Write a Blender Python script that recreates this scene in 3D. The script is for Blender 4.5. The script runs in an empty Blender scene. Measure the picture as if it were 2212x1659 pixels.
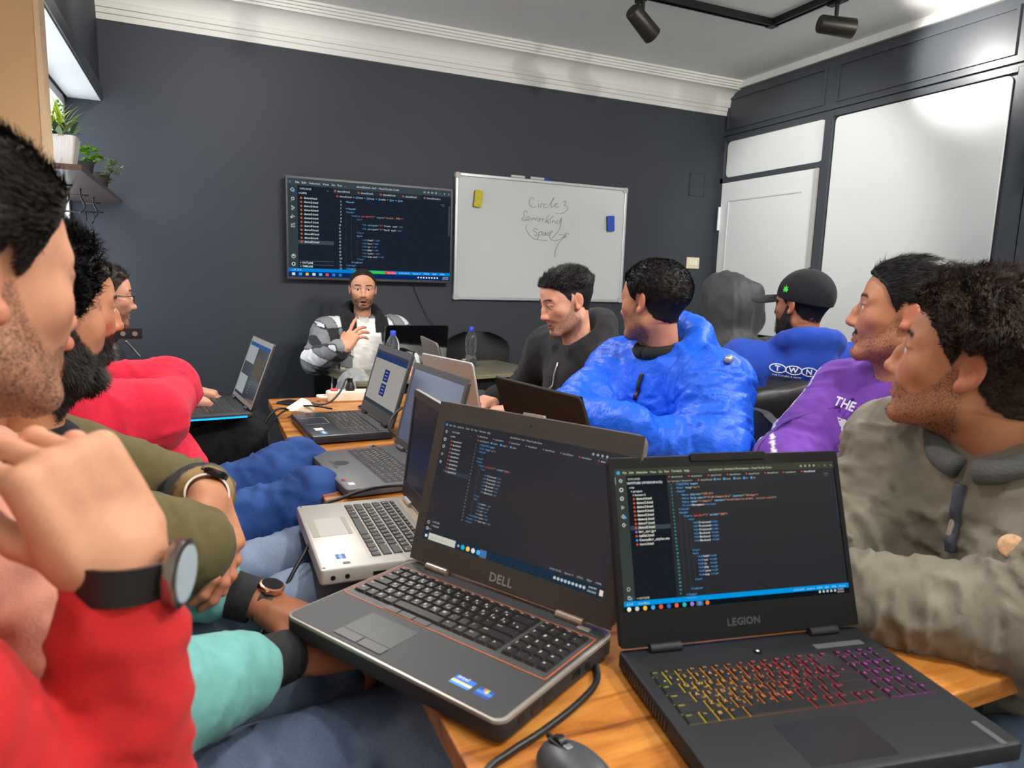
import bpy, bmesh, math, random
import numpy as np
from mathutils import Vector, Matrix
random.seed(7); np.random.seed(7)
SC = bpy.context.scene
COL = SC.collection
PI = math.pi

# ------------------------------------------------------------------ camera
CAM_Z = 1.255
cam_d = bpy.data.cameras.new('camera'); cam = bpy.data.objects.new('camera', cam_d); COL.objects.link(cam)
_r = Vector((0.9149516, -0.4023662, 0.0310633)); _d = Vector((-0.0322761, -0.1496845, -0.9882069)); _f = Vector((0.4022708, 0.9031589, -0.1499409))
cam.matrix_world = Matrix(((_r.x, -_d.x, -_f.x, 0), (_r.y, -_d.y, -_f.y, 0), (_r.z, -_d.z, -_f.z, CAM_Z), (0, 0, 0, 1)))
cam_d.sensor_fit = 'HORIZONTAL'; cam_d.sensor_width = 36.0; cam_d.lens = 1500.0 / 2212.0 * 36.0
cam_d.clip_start = 0.02; cam_d.clip_end = 60
cam_d.dof.use_dof = True; cam_d.dof.focus_distance = 2.1; cam_d.dof.aperture_fstop = 7.0
SC.camera = cam

# ------------------------------------------------------------------ world, exposure
EXP = 0.0
SC.view_settings.view_transform = 'Standard'; SC.view_settings.look = 'None'
SC.view_settings.gamma = 1.0; SC.view_settings.use_curve_mapping = False
SC.view_settings.exposure = EXP
w = bpy.data.worlds.new('world'); SC.world = w; w.use_nodes = True
w.node_tree.nodes['Background'].inputs[0].default_value = (0.80, 0.90, 1.0, 1)
w.node_tree.nodes['Background'].inputs[1].default_value = 1.0
SC.cycles.use_denoising = True
SC.cycles.max_bounces = 6; SC.cycles.diffuse_bounces = 4; SC.cycles.glossy_bounces = 3; SC.cycles.transmission_bounces = 6
SC.cycles.sample_clamp_indirect = 6.0; SC.cycles.caustics_reflective = False; SC.cycles.caustics_refractive = False

# light power knobs of the seen and the added track spots and the window
SPOT_W = 86.0      # each track spot
WINDOW_E = 3.2     # frosted daylight window

# ------------------------------------------------------------------ tagging
def tag(o, label=None, cat=None, group=None, kind=None):
    if label: o['label'] = label
    if cat: o['category'] = cat
    if group: o['group'] = group
    if kind: o['kind'] = kind
    return o

def thing(name, label, cat, loc=(0, 0, 0), rz=0.0, group=None):
    o = bpy.data.objects.new(name, None); COL.objects.link(o)
    o.empty_display_size = 0.05
    o.location = loc; o.rotation_euler = (0, 0, rz)
    return tag(o, label, cat, group)

# ------------------------------------------------------------------ materials
MATS = {}
def lin(c):
    return tuple(((v / 255.0) / 12.92 if v / 255.0 <= 0.04045 else ((v / 255.0 + 0.055) / 1.055) ** 2.4) for v in c)

def mat(name, rgb, rough=0.5, metal=0.0, noise=None, bump=None, spec=0.5, coat=0.0, sheen=0.0, emit=None, estr=1.0, trans=0.0, attr=None, alpha=1.0, bd=0.004):
    """rgb in 0..255 sRGB. noise=(scale, amount) varies the colour; bump=(scale, strength[, stretch])."""
    if name in MATS: return MATS[name]
    m = bpy.data.materials.new(name); m.use_nodes = True; MATS[name] = m
    nt = m.node_tree; n = nt.nodes; b = n['Principled BSDF']
    c = lin(rgb)
    b.inputs['Base Color'].default_value = (*c, 1)
    b.inputs['Roughness'].default_value = rough; b.inputs['Metallic'].default_value = metal
    b.inputs['Specular IOR Level'].default_value = spec
    b.inputs['Coat Weight'].default_value = coat; b.inputs['Coat Roughness'].default_value = 0.12
    if sheen: b.inputs['Sheen Weight'].default_value = sheen
    if trans: b.inputs['Transmission Weight'].default_value = trans
    if alpha < 1: b.inputs['Alpha'].default_value = alpha
    if emit:
        b.inputs['Emission Color'].default_value = (*lin(emit), 1); b.inputs['Emission Strength'].default_value = estr
    tc = n.new('ShaderNodeTexCoord')
    src = None
    if attr:
        a = n.new('ShaderNodeAttribute'); a.attribute_name = attr; src = a.outputs['Color']
        nt.links.new(src, b.inputs['Base Color'])
    if noise:
        t = n.new('ShaderNodeTexNoise'); t.inputs['Scale'].default_value = noise[0]; t.inputs['Detail'].default_value = 5
        nt.links.new(tc.outputs['Object'], t.inputs['Vector'])
        mx = n.new('ShaderNodeMix'); mx.data_type = 'RGBA'; mx.blend_type = 'MULTIPLY'; mx.inputs[0].default_value = 1.0
        mr = n.new('ShaderNodeMapRange'); mr.inputs['From Min'].default_value = 0.3; mr.inputs['From Max'].default_value = 0.7
        mr.inputs['To Min'].default_value = 1 - noise[1]; mr.inputs['To Max'].default_value = 1 + noise[1]
        nt.links.new(t.outputs['Fac'], mr.inputs['Value'])
        if src: nt.links.new(src, mx.inputs[6])
        else: mx.inputs[6].default_value = (*c, 1)
        nt.links.new(mr.outputs['Result'], mx.inputs[7])
        nt.links.new(mx.outputs[2], b.inputs['Base Color'])
    if bump:
        t = n.new('ShaderNodeTexNoise'); t.inputs['Scale'].default_value = bump[0]; t.inputs['Detail'].default_value = 4
        if len(bump) > 2:
            mp = n.new('ShaderNodeMapping'); mp.inputs['Scale'].default_value = bump[2]
            nt.links.new(tc.outputs['Object'], mp.inputs['Vector']); nt.links.new(mp.outputs['Vector'], t.inputs['Vector'])
        else: nt.links.new(tc.outputs['Object'], t.inputs['Vector'])
        bp = n.new('ShaderNodeBump'); bp.inputs['Strength'].default_value = bump[1]; bp.inputs['Distance'].default_value = bd
        nt.links.new(t.outputs['Fac'], bp.inputs['Height']); nt.links.new(bp.outputs['Normal'], b.inputs['Normal'])
    return m

def glow(rgb, strength=1.0):
    """self-lit screen colour (0..255) shown as is."""
    nm = 'screen_light_%d_%d_%d_%d' % (*rgb, int(strength * 100))
    if nm in MATS: return MATS[nm]
    m = bpy.data.materials.new(nm); m.use_nodes = True; MATS[nm] = m
    nt = m.node_tree; nt.nodes.clear()
    e = nt.nodes.new('ShaderNodeEmission'); o = nt.nodes.new('ShaderNodeOutputMaterial')
    e.inputs[0].default_value = (*lin(rgb), 1); e.inputs[1].default_value = strength * 2.0 ** (-EXP)
    nt.links.new(e.outputs[0], o.inputs[0])
    return m

# ------------------------------------------------------------------ mesh building
def link_mesh(name, me, m=None, parent=None, smooth=False):
    o = bpy.data.objects.new(name, me); COL.objects.link(o)
    if m is not None and not me.materials:
        for q in (m if isinstance(m, (list, tuple)) else [m]): me.materials.append(q)
    if parent is not None: o.parent = parent
    if smooth: me.shade_smooth()
    return o

class MB:
    """collects geometry of ONE part; transform M is applied as shapes are added"""
    def __init__(s, M=None): s.v = []; s.f = []; s.mi = []; s.M = M or Matrix(); s.k = 0
    def add(s, vs, fs, M=None):
        T = s.M @ M if M is not None else s.M
        b = len(s.v); s.v += [tuple(T @ Vector(p)) for p in vs]
        s.f += [tuple(i + b for i in q) for q in fs]; s.mi += [s.k] * len(fs); return s
    def box(s, a, b, M=None):
        x0, y0, z0 = a; x1, y1, z1 = b
        return s.add([(x0, y0, z0), (x1, y0, z0), (x1, y1, z0), (x0, y1, z0), (x0, y0, z1), (x1, y0, z1), (x1, y1, z1), (x0, y1, z1)],
                     [(3, 2, 1, 0), (4, 5, 6, 7), (0, 1, 5, 4), (1, 2, 6, 5), (2, 3, 7, 6), (3, 0, 4, 7)], M)
    def prism(s, poly, z0, z1, M=None):
        n = len(poly)
        vs = [(x, y, z0) for x, y in poly] + [(x, y, z1) for x, y in poly]
        fs = [tuple(range(n - 1, -1, -1)), tuple(range(n, 2 * n))] + [(i, (i + 1) % n, n + (i + 1) % n, n + i) for i in range(n)]
        return s.add(vs, fs, M)
    def slab(s, w, d, z0, z1, r=0.01, bev=0.0, cx=0, cy=0, M=None, seg=5):
        """rounded-corner plate with a bevelled rim"""
        def ring(ins, z):
            P = rrect(w - 2 * ins, d - 2 * ins, max(r - ins, 0.0005), seg); return [(x + cx, y + cy, z) for x, y in P]
        if bev <= 0: return s.prism([(p[0], p[1]) for p in ring(0, 0)], z0, z1, M)
        rings = [ring(bev, z0), ring(0, z0 + bev), ring(0, z1 - bev), ring(bev * .3, z1 - bev * .3), ring(bev, z1)]
        return s.loft(rings, M)
    def loft(s, rings, M=None, caps=True):
        n = len(rings[0]); vs = [p for q in rings for p in q]; fs = []
        for k in range(len(rings) - 1):
            for i in range(n): fs.append((k * n + i, k * n + (i + 1) % n, (k + 1) * n + (i + 1) % n, (k + 1) * n + i))
        if caps: fs += [tuple(range(n - 1, -1, -1)), tuple(range((len(rings) - 1) * n, len(rings) * n))]
        return s.add(vs, fs, M)
    def lathe(s, prof, n=24, M=None):
        rings = [[(r * math.cos(2 * PI * i / n), r * math.sin(2 * PI * i / n), z) for i in range(n)] for r, z in prof]
        return s.loft(rings, M)
    def cyl(s, p, q, r, r2=None, n=14):
        p = Vector(p); q = Vector(q); d = q - p; L = d.length
        T = Matrix.Translation(p) @ d.to_track_quat('Z', 'Y').to_matrix().to_4x4()
        r2 = r if r2 is None else r2
        return s.lathe([(r, 0), (r2, L)], n, T)
    def tube(s, pts, r, n=8, smooth=0):
        P = [Vector(p) for p in pts]
        if smooth: P = catmull(P, smooth)
        rings = []; up = Vector((0, 0, 1)); prev = None
        for i, p in enumerate(P):
            t = (P[min(i + 1, len(P) - 1)] - P[max(i - 1, 0)]).normalized()
            if prev is None:
                a = t.cross(up); a = a if a.length > 1e-3 else t.cross(Vector((1, 0, 0)))
            else: a = prev - t * prev.dot(t)
            a.normalize(); prev = a; b = t.cross(a)
            rr = r(i / (len(P) - 1)) if callable(r) else r
            rings.append([tuple(p + (a * math.cos(2 * PI * k / n) + b * math.sin(2 * PI * k / n)) * rr) for k in range(n)])
        return s.loft(rings)
    def build(s, name, m, parent=None, smooth=False, auto=None):
        me = bpy.data.meshes.new(name); me.from_pydata(s.v, [], s.f); me.validate(); me.update()
        bm = bmesh.new(); bm.from_mesh(me); bmesh.ops.recalc_face_normals(bm, faces=bm.faces); bm.to_mesh(me); bm.free()
        for q in (m if isinstance(m, (list, tuple)) else [m]): me.materials.append(q)
        if isinstance(m, (list, tuple)): me.polygons.foreach_set('material_index', s.mi)
        o = bpy.data.objects.new(name, me); COL.objects.link(o)
        if parent is not None: o.parent = parent
        if smooth:
            me.shade_smooth()
            if auto: me.set_sharp_from_angle(angle=math.radians(auto))
        return o

def rrect(w, d, r, seg=5):
    P = []
    for cx, cy, a0 in ((w / 2 - r, d / 2 - r, 0), (-w / 2 + r, d / 2 - r, PI / 2), (-w / 2 + r, -d / 2 + r, PI), (w / 2 - r, -d / 2 + r, 1.5 * PI)):
        for i in range(seg + 1):
            a = a0 + PI / 2 * i / seg; P.append((cx + r * math.cos(a), cy + r * math.sin(a)))
    return P

def catmull(P, k):
    P = [P[0] * 2 - P[1]] + list(P) + [P[-1] * 2 - P[-2]]; out = []
    for i in range(1, len(P) - 2):
        a, b, c, d = P[i - 1], P[i], P[i + 1], P[i + 2]
        for j in range(k):
            t = j / k
            out.append(0.5 * ((2 * b) + (c - a) * t + (2 * a - 5 * b + 4 * c - d) * t * t + (3 * b - a - 3 * c + d) * t ** 3))
    out.append(P[-2]); return out

def mbox(name, a, b, m, parent=None, bev=0.0):
    """bevelled box part"""
    mb = MB()
    if bev:
        w, d = b[0] - a[0], b[1] - a[1]
        mb.slab(w, d, a[2], b[2], bev, bev * .8, (a[0] + b[0]) / 2, (a[1] + b[1]) / 2, seg=2)
    else: mb.box(a, b)
    return mb.build(name, m, parent)

# ------------------------------------------------------------------ glyphs (flat print on screens, keys, signs)
_GL = {}
def glyphs(chars, bold=0.0):
    need = [c for c in sorted(set(chars)) if (c, bold) not in _GL and c != ' ']
    tmp = []
    for c in need:
        cu = bpy.data.curves.new('g', 'FONT'); cu.body = c; cu.size = 1.0; cu.resolution_u = 2; cu.offset = bold; cu.fill_mode = 'FRONT'
        o = bpy.data.objects.new('g', cu); COL.objects.link(o); tmp.append((c, o))
    dg = bpy.context.evaluated_depsgraph_get(); dg.update()
    for c, o in tmp:
        me = o.evaluated_get(dg).to_mesh()
        V = np.array([v.co[:2] for v in me.vertices], float).reshape(-1, 2); F = [tuple(p.vertices) for p in me.polygons]
        x0 = V[:, 0].min() if len(V) else 0; wd = (V[:, 0].max() - x0) if len(V) else .3
        V[:, 0] -= x0 if len(V) else 0
        _GL[(c, bold)] = (V, F, wd)
        o.evaluated_get(dg).to_mesh_clear()
    for c, o in tmp:
        cu = o.data; bpy.data.objects.remove(o); bpy.data.curves.remove(cu)

def text_geo(s, size, mono=None, bold=0.0):
    """list of (verts2d, faces) laid out along +x from 0; returns also the width"""
    glyphs(s, bold); x = 0; V = []; F = []
    for c in s:
        if c == ' ': x += (mono or 0.28); continue
        v, f, wd = _GL[(c, bold)]; b = len(V)
        ox = x + ((mono - wd) / 2 if mono else 0)
        V += [((p[0] + ox) * size, p[1] * size) for p in v]; F += [tuple(i + b for i in q) for q in f]
        x += mono if mono else wd + 0.09
    return V, F, x * size

glyphs_ready = False
def warm_glyphs():
    import string
    base = string.ascii_letters + string.digits + '<>/="-_.,:;%!()[]*+#\\`\'' + '≺ضصثقفغعهخحشسيبلاتنمئءؤرىة'
    for b in (0.0, .01, .02, .03, .04, .018): glyphs(base, b)
warm_glyphs()

class Print:
    """flat print gathered per colour; becomes one mesh part with one material slot per colour"""
    def __init__(s): s.v = []; s.f = []; s.mi = []; s.mats = []
    def slot(s, m):
        if m not in s.mats: s.mats.append(m)
        return s.mats.index(m)
    def poly(s, pts, m, fs=None):
        b = len(s.v); s.v += [tuple(p) for p in pts]
        fs = fs or [tuple(range(len(pts)))]
        s.f += [tuple(i + b for i in q) for q in fs]; s.mi += [s.slot(m)] * len(fs)
    def build(s, name, parent, M=None):
        me = bpy.data.meshes.new(name)
        me.from_pydata([tuple(M @ Vector(p)) for p in s.v] if M else s.v, [], s.f)
        for q in s.mats: me.materials.append(q)
        me.polygons.foreach_set('material_index', s.mi); me.update()
        o = bpy.data.objects.new(name, me); COL.objects.link(o); o.parent = parent; return o

class UI(Print):
    """screen layout in fractions of a W x H screen (origin top left), laid in the local plane x right, y up, z toward viewer"""
    def __init__(s, W, H): super().__init__(); s.W = W; s.H = H
    def pt(s, u, v, z): return ((u - .5) * s.W, (.5 - v) * s.H, z)
    def rect(s, u0, v0, u1, v1, rgb, z=.0003, st=1.0):
        s.poly([s.pt(u0, v1, z), s.pt(u1, v1, z), s.pt(u1, v0, z), s.pt(u0, v0, z)], glow(rgb, st))
    def text(s, u, v, h, t, rgb, z=.0006, mono=None, bold=0.0, st=1.0):
        V, F, wd = text_geo(t, h * s.H / 0.7, mono, bold)
        ox, oy, _ = s.pt(u, v, z)
        if V: s.poly([(x + ox, y + oy, z) for x, y in V], glow(rgb, st), F)
        return u + wd / s.W
    def dot(s, u, v, r, rgb, z=.0005, n=10, st=1.0):
        ox, oy, _ = s.pt(u, v, z); R = r * s.H
        s.poly([(ox + R * math.cos(2 * PI * i / n), oy + R * math.sin(2 * PI * i / n), z) for i in range(n)], glow(rgb, st))
    def ring(s, u, v, r, rgb, wd=.3, z=.0005, n=12):
        ox, oy, _ = s.pt(u, v, z); R = r * s.H
        P = [(ox + q * math.cos(2 * PI * i / n), oy + q * math.sin(2 * PI * i / n), z) for q in (R, R * (1 - wd)) for i in range(n)]
        s.poly(P, glow(rgb), [(i, (i + 1) % n, n + (i + 1) % n, n + i) for i in range(n)])
# ================================================================== the room
WX0, WXR, WYF, WYB, ZC = -0.75, 3.583, 4.30, -1.7, 2.70
m_dark = mat('slate_wall_paint', (50, 55, 64), 0.62, noise=(1.4, 0.06), bump=(60, 0.05))
m_dark2 = mat('slate_gloss_paint', (66, 70, 76), 0.38, noise=(2.0, 0.05), bump=(50, 0.04))
m_white = mat('white_plaster', (244, 244, 240), 0.75, noise=(2.0, 0.02), bump=(40, 0.04))
m_crown = mat('white_cornice_paint', (232, 232, 226), 0.55)
m_panel = mat('white_gloss_panel', (226, 230, 230), 0.22, coat=0.3)
m_dooredge = mat('door_edge_grey', (176, 176, 174), 0.5)
m_floor = mat('dark_floor_tile', (74, 70, 66), 0.45, noise=(6, 0.15))
m_black = mat('black_plastic', (18, 19, 21), 0.42)
m_blackm = mat('black_metal', (24, 25, 27), 0.38, metal=0.2)
m_beige = mat('beige_pier_paint', (214, 176, 132), 0.7, noise=(3, 0.05))

def struct(name, a, b, m, parent=None, label=None):
    o = MB().box(a, b).build(name, m, parent)
    if parent is None: tag(o, label, None, None, 'structure')
    return o

struct('floor', (WX0 - .3, WYB, -.1), (WXR + .1, WYF + .1, 0), m_floor, label='dark tiled floor of the meeting room')
struct('ceiling', (WX0 - .3, WYB, ZC), (WXR + .1, WYF + .1, ZC + .1), m_white, label='white plaster ceiling with track lights')
wf = struct('wall_front', (WX0 - .3, WYF, 0), (WXR + .1, WYF + .1, ZC), m_dark, label='dark slate painted wall carrying the television')
wb_ = struct('wall_back', (WX0 - .3, WYB - .1, 0), (WXR + .1, WYB, ZC), m_white, label='white wall behind the camera')
wr = struct('wall_right', (WXR, WYB, 0), (WXR + .1, WYF + .1, ZC), m_dark2, label='dark panelled partition wall with white boards and a door')
# left side: solid wall, then the window bay
wl = struct('wall_left', (WX0 - .3, WYB, 0), (WX0, 2.42, ZC), m_white, label='white wall along the seats')
struct('sill_wall', (WX0 - .3, 2.5, 0), (-.60, WYF, .86), m_dark, wl)
struct('window_lintel', (WX0 - .3, 2.5, 2.10), (-.452, WYF, ZC), m_dark, wl)
struct('lintel_soffit', (-.60, 2.5, 2.094), (-.452, WYF, 2.10), m_white, wl)
struct('lintel_lip', (-.452, 2.5, 2.10), (-.442, WYF, 2.16), m_dark2, wl)
struct('pier', (WX0, 2.42, 0), (-.405, 2.5, ZC), m_beige, wl)
struct('pier_edge', (-.405, 2.418, 0), (-.392, 2.502, ZC), mat('pale_pier_trim', (228, 198, 160), .6), wl)
wl.children[0]['kind'] = 'structure'
# frosted window
win = struct('window_1', (-.66, 2.5, .86), (-.645, WYF, 2.10), mat('frosted_pane', (235, 242, 250), .4, emit=(228, 238, 250), estr=WINDOW_E), label='frosted daylight window beside the plant shelf')
for k, y in enumerate((2.52, 3.12, 3.70, 4.28)):
    struct('window_mullion', (-.645, y - .02, .86), (-.615, y + .02, 2.10), m_crown, win)
for z in (.87, 2.07): struct('window_rail', (-.645, 2.5, z - .02), (-.612, WYF, z + .02), m_crown, win)

# cornice on the front wall
prof = [(0, 2.490), (.012, 2.490), (.014, 2.518), (.024, 2.520), (.026, 2.543), (.036, 2.545), (.038, 2.568)]
for i in range(9):
    a = PI / 2 * i / 8; prof.append((.040 + .085 * (1 - math.cos(a)), 2.572 + .076 * math.sin(a)))
prof += [(.132, 2.648), (.132, 2.660), (.146, 2.661), (.146, 2.673), (.160, 2.674), (.160, 2.686), (.176, 2.687), (.176, 2.70), (0, 2.70)]
cr = MB(); n = len(prof)
cr.add([(-.452, WYF - p, z) for p, z in prof] + [(WXR, WYF - p, z) for p, z in prof],
       [(i, (i + 1) % n, n + (i + 1) % n, n + i) for i in range(n)] + [tuple(range(n)), tuple(range(2 * n - 1, n - 1, -1))])
tag(cr.build('trim_1', m_crown), 'white stepped cornice above the slate wall', None, None, 'structure')
t2 = MB().box((WXR - .022, WYB, 2.655), (WXR, WYF - .1, ZC)).build('trim_2', m_crown)
tag(t2, 'thin white cornice strip over the panelled wall', None, None, 'structure')
tag(MB().box((-.6, WYF - .015, 0), (WXR, WYF, .09)).build('baseboard_front', m_black), 'black skirting under the slate wall', None, None, 'structure')

# right wall relief: upper panel frames, ledge, posts (parts of the wall)
def rbox(name, y0, y1, z0, z1, dep, m, parent=wr, x0=0.0):
    return MB().box((WXR - x0 - dep, y0, z0), (WXR - x0, y1, z1)).build(name, m, parent)
for (y0, y1) in ((3.385, 4.28), (2.26, 3.30), (1.1, 2.16)):
    for a in ((y0, y1, 2.595, 2.612), (y0, y1, 2.385, 2.400), (y0, y0 + .016, 2.40, 2.595), (y1 - .016, y1, 2.40, 2.595)):
        rbox('panel_moulding', *a, .010, m_dark2)
rbox('ledge', -1.0, WYF, 2.345, 2.357, .016, m_dark2)
rbox('ledge', -1.0, WYF, 2.320, 2.332, .022, m_dark2)
rbox('post', 3.285, 3.345, 0, 2.32, .030, m_dark2)
rbox('post', 2.13, 2.225, 0, 2.32, .020, m_dark2)
rbox('rail', 3.345, 4.28, 2.004, 2.038, .030, m_dark2)
rbox('header_rail', 2.225, 4.30, 2.298, 2.320, .022, m_dark2)
rbox('jamb', 4.252, 4.30, 0, 2.30, .030, m_dark2)
# rounded white boards let into the partition
def wboard(name, y0, y1, z0, z1, r, dep, lab):
    M = Matrix.Translation((WXR, (y0 + y1) / 2, (z0 + z1) / 2)) @ Matrix(((0, 0, -1, 0), (-1, 0, 0, 0), (0, 1, 0, 0), (0, 0, 0, 1)))
    o = MB(M).slab(y1 - y0, z1 - z0, 0, dep, r, .003).build(name, m_panel, wr)
    o['label'] = lab; return o
wboard('wall_panel', 3.350, 4.245, 2.042, 2.298, .035, .012, 'small white panel above the door')
wboard('wall_panel', 2.252, 3.280, .30, 2.292, .030, .012, 'large glossy white panel')
d1 = MB().box((WXR - .035, 3.360, .01), (WXR - .001, 4.246, 2.0)).build('door_1', m_panel); tag(d1, 'white door with inset panel beside the slate corner', None, None, 'structure')
MB().box((WXR - .041, 3.352, .01), (WXR - .030, 3.385, 2.0)).build('door_edge', m_dooredge, d1)
for a in ((3.47, 4.17, 1.862, 1.872), (4.160, 4.172, .2, 1.86)):
    MB().box((WXR - .040, a[0], a[2]), (WXR - .034, a[1], a[3])).build('door_moulding', mat('door_moulding_paint', (206, 210, 210), .4), d1)
MB().box((WXR - .045, 3.40, .905), (WXR - .034, 4.235, .922)).build('door_bar', m_black, d1)
hg = MB()
hg.cyl((WXR - .040, 4.252, 1.66), (WXR - .040, 4.252, 1.83), .010); hg.build('hinge', m_panel, d1, True, 40)
# cupboard leaf further along with its dark handle
cd = MB().box((WXR - .03, 1.2, .3), (WXR - .018, 2.12, 2.29)).build('cupboard_leaf', m_dark2, wr)
hh = MB().tube([(WXR - .03, 2.085, 1.98), (WXR - .055, 2.085, 1.96), (WXR - .055, 2.085, 1.78), (WXR - .03, 2.085, 1.76)], .008, 8, 4); hh.build('handle', m_black, wr, True)

# painted-over box and the socket on the slate wall
bx = MB()
for a in ((3.29, 3.425, 1.90, 1.906), (3.29, 3.296, 1.90, 2.06), (3.419, 3.425, 1.90, 2.06), (3.29, 3.425, 2.054, 2.06)):
    bx.box((a[0], WYF - .006, a[2]), (a[1], WYF, a[3]))
bx.box((3.296, WYF - .003, 1.906), (3.419, WYF, 2.054))
bx.build('junction_box', m_dark, wf)
sk = thing('wall_switch', 'cream triple switch plate on the slate wall near the door', 'switch', (3.365, WYF, 1.412))
mbox('plate', (-.058, -.010, -.042), (.058, 0, .042), mat('cream_plastic', (222, 214, 180), .4), sk, .004)
for x in (-.022, 0, .022): mbox('rocker', (x - .009, -.016, -.018), (x + .009, -.009, .018), mat('ivory_plastic', (238, 234, 214), .35), sk, .002)

# ------------------------------------------------------------------ track lights
TR = [(2.06, 3.17), (2.93, 2.72)]
trk = thing('light_track', 'black angled ceiling track carrying the spotlights', 'track light rail', (2.9, 3.16, 2.67))
ZT = 2.672
for nm, a, b in (('rail', (-2.85, -.018, 0), (.018, .018, .03)), ('rail', (-.018, -2.95, 0), (.018, -.018, .03)), ('rail', (-2.85, -2.986, 0), (.018, -2.95, .03)), ('rail', (-2.886, -2.986, 0), (-2.85, .018, .03))):
    MB().box(a, b).build(nm, m_blackm, trk)
for nm, a, b in (('rail_lip', (-2.85, -.020, -.006), (.020, -.012, .0)), ('rail_lip', (-2.85, .012, -.006), (.020, .020, 0)), ('rail_lip', (-.020, -2.95, -.006), (-.012, -.018, 0)), ('rail_lip', (.012, -2.95, -.006), (.020, -.018, 0)), ('corner_joint', (-.024, -.024, -.008), (.024, .024, .002))):
    MB().box(a, b).build(nm, m_blackm, trk)
m_lens = mat('lit_lens', (255, 255, 255), .3, emit=(255, 248, 236), estr=6.0)
def spot(x, y, aim, label, power=1.0, cone=95, group='track spotlights over the tables', blend=.6):
    o = thing('track_spotlight', label, 'spotlight', (x, y, ZT), 0, group)
    A = Vector(aim) - Vector((x, y, ZT - .10)); A.normalize()
    mbox('adapter', (-.02, -.05, -.022), (.02, .05, .0), m_blackm, o, .003)
    MB().cyl((0, 0, -.02), (0, 0, -.075), .010).build('stem', m_blackm, o, True, 40)
    M = Matrix.Translation((0, 0, -.125)) @ A.to_track_quat('Z', 'Y').to_matrix().to_4x4()
    MB(M).lathe([(.001, -.085), (.036, -.085), (.042, -.078), (.047, .090), (.045, .092), (.042, .086), (.040, .04), (.001, .04)], 24).build('lamp_head', mat('bronze_black_metal', (46, 42, 36), .42, metal=.3), o, True, 40)
    MB(M).lathe([(.001, .044), (.039, .044), (.039, .046), (.001, .046)], 20).build('lens', m_lens, o)
    L = bpy.data.lights.new('spot_light', 'SPOT'); L.energy = SPOT_W * power; L.spot_size = math.radians(cone); L.spot_blend = blend; L.shadow_soft_size = .06; L.color = (1.0, .965, .915)
    lo = bpy.data.objects.new('spot_light', L); COL.objects.link(lo); lo.parent = o
    lo.location = Vector((0, 0, -.125)) + A * .098; lo.rotation_euler = (-A).to_track_quat('Z', 'Y').to_euler()
    return o
spot(2.06, 3.16, (3.45, 3.45, 1.75), 'black spotlight tilted down above the whiteboard', .8, 75)
spot(2.92, 2.74, (3.62, 2.45, 2.50), 'black spotlight lying level toward the panelled wall', .5, 75)
for (x, y, a, pw, cn) in ((.55, 3.16, (.7, 2.6, .75), 1.0, 110), (.05, 2.3, (.5, 2.0, .8), .6, 115), (.05, 1.0, (.5, .9, .8), .30, 115), (.9, .2, (.7, 1.2, .8), .85, 110),
                      (2.0, .2, (1.4, 1.3, .9), 1.2, 115), (2.9, 1.5, (1.8, 1.6, .8), 1.1, 115), (2.35, .2, (2.7, 4.3, 1.7), 1.2, 80), (1.3, .2, (1.6, 4.3, 1.6), 1.2, 80),
                      (2.9, .7, (3.58, 1.9, 2.7), .8, 90), (.05, 2.9, (-.2, 3.9, 2.7), .35, 110), (.35, .2, (.0, -1.7, 2.55), 1.4, 110), (1.55, .2, (1.5, -1.7, 2.6), 2.2, 110), (2.9, .25, (2.8, -1.7, 2.6), 2.0, 110)):
    spot(x, y, a, 'unseen black track spotlight added for fill light over the table rows', pw, cn)  # added unseen spots: fill for the tables, bounce off walls and ceiling
# ================================================================== tables
TZ = 0.75
def wood(name, axis_scale, c0, c1, c2):
    m = bpy.data.materials.new(name); m.use_nodes = True; nt = m.node_tree; n = nt.nodes; b = n['Principled BSDF']
    tc = n.new('ShaderNodeTexCoord'); mp = n.new('ShaderNodeMapping'); mp.inputs['Scale'].default_value = axis_scale
    mp.inputs['Rotation'].default_value = (0, 0, math.radians(14))
    nt.links.new(tc.outputs['Object'], mp.inputs['Vector'])
    t = n.new('ShaderNodeTexNoise'); t.inputs['Scale'].default_value = 1.6; t.inputs['Detail'].default_value = 8; t.inputs['Roughness'].default_value = .62; t.inputs['Distortion'].default_value = .8
    nt.links.new(mp.outputs['Vector'], t.inputs['Vector'])
    cr = n.new('ShaderNodeValToRGB'); e = cr.color_ramp.elements
    e[0].position = .33; e[0].color = (*lin(c0), 1); e[1].position = .66; e[1].color = (*lin(c2), 1)
    q = e.new(.47); q.color = (*lin(c1), 1)
    nt.links.new(t.outputs['Fac'], cr.inputs['Fac']); nt.links.new(cr.outputs['Color'], b.inputs['Base Color'])
    b.inputs['Roughness'].default_value = .34; b.inputs['Coat Weight'].default_value = .25; b.inputs['Coat Roughness'].default_value = .2
    bp = n.new('ShaderNodeBump'); bp.inputs['Strength'].default_value = .06; nt.links.new(t.outputs['Fac'], bp.inputs['Height']); nt.links.new(bp.outputs['Normal'], b.inputs['Normal'])
    return m
m_wood = wood('honey_oak_top', (2.2, 15, 15), (116, 62, 20), (178, 112, 46), (204, 140, 66))
m_oliv = mat('olive_laminate', (104, 101, 84), .30, coat=.2, noise=(5, .06))
m_olive_edge = mat('olive_edge_band', (122, 117, 88), .45)

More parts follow.
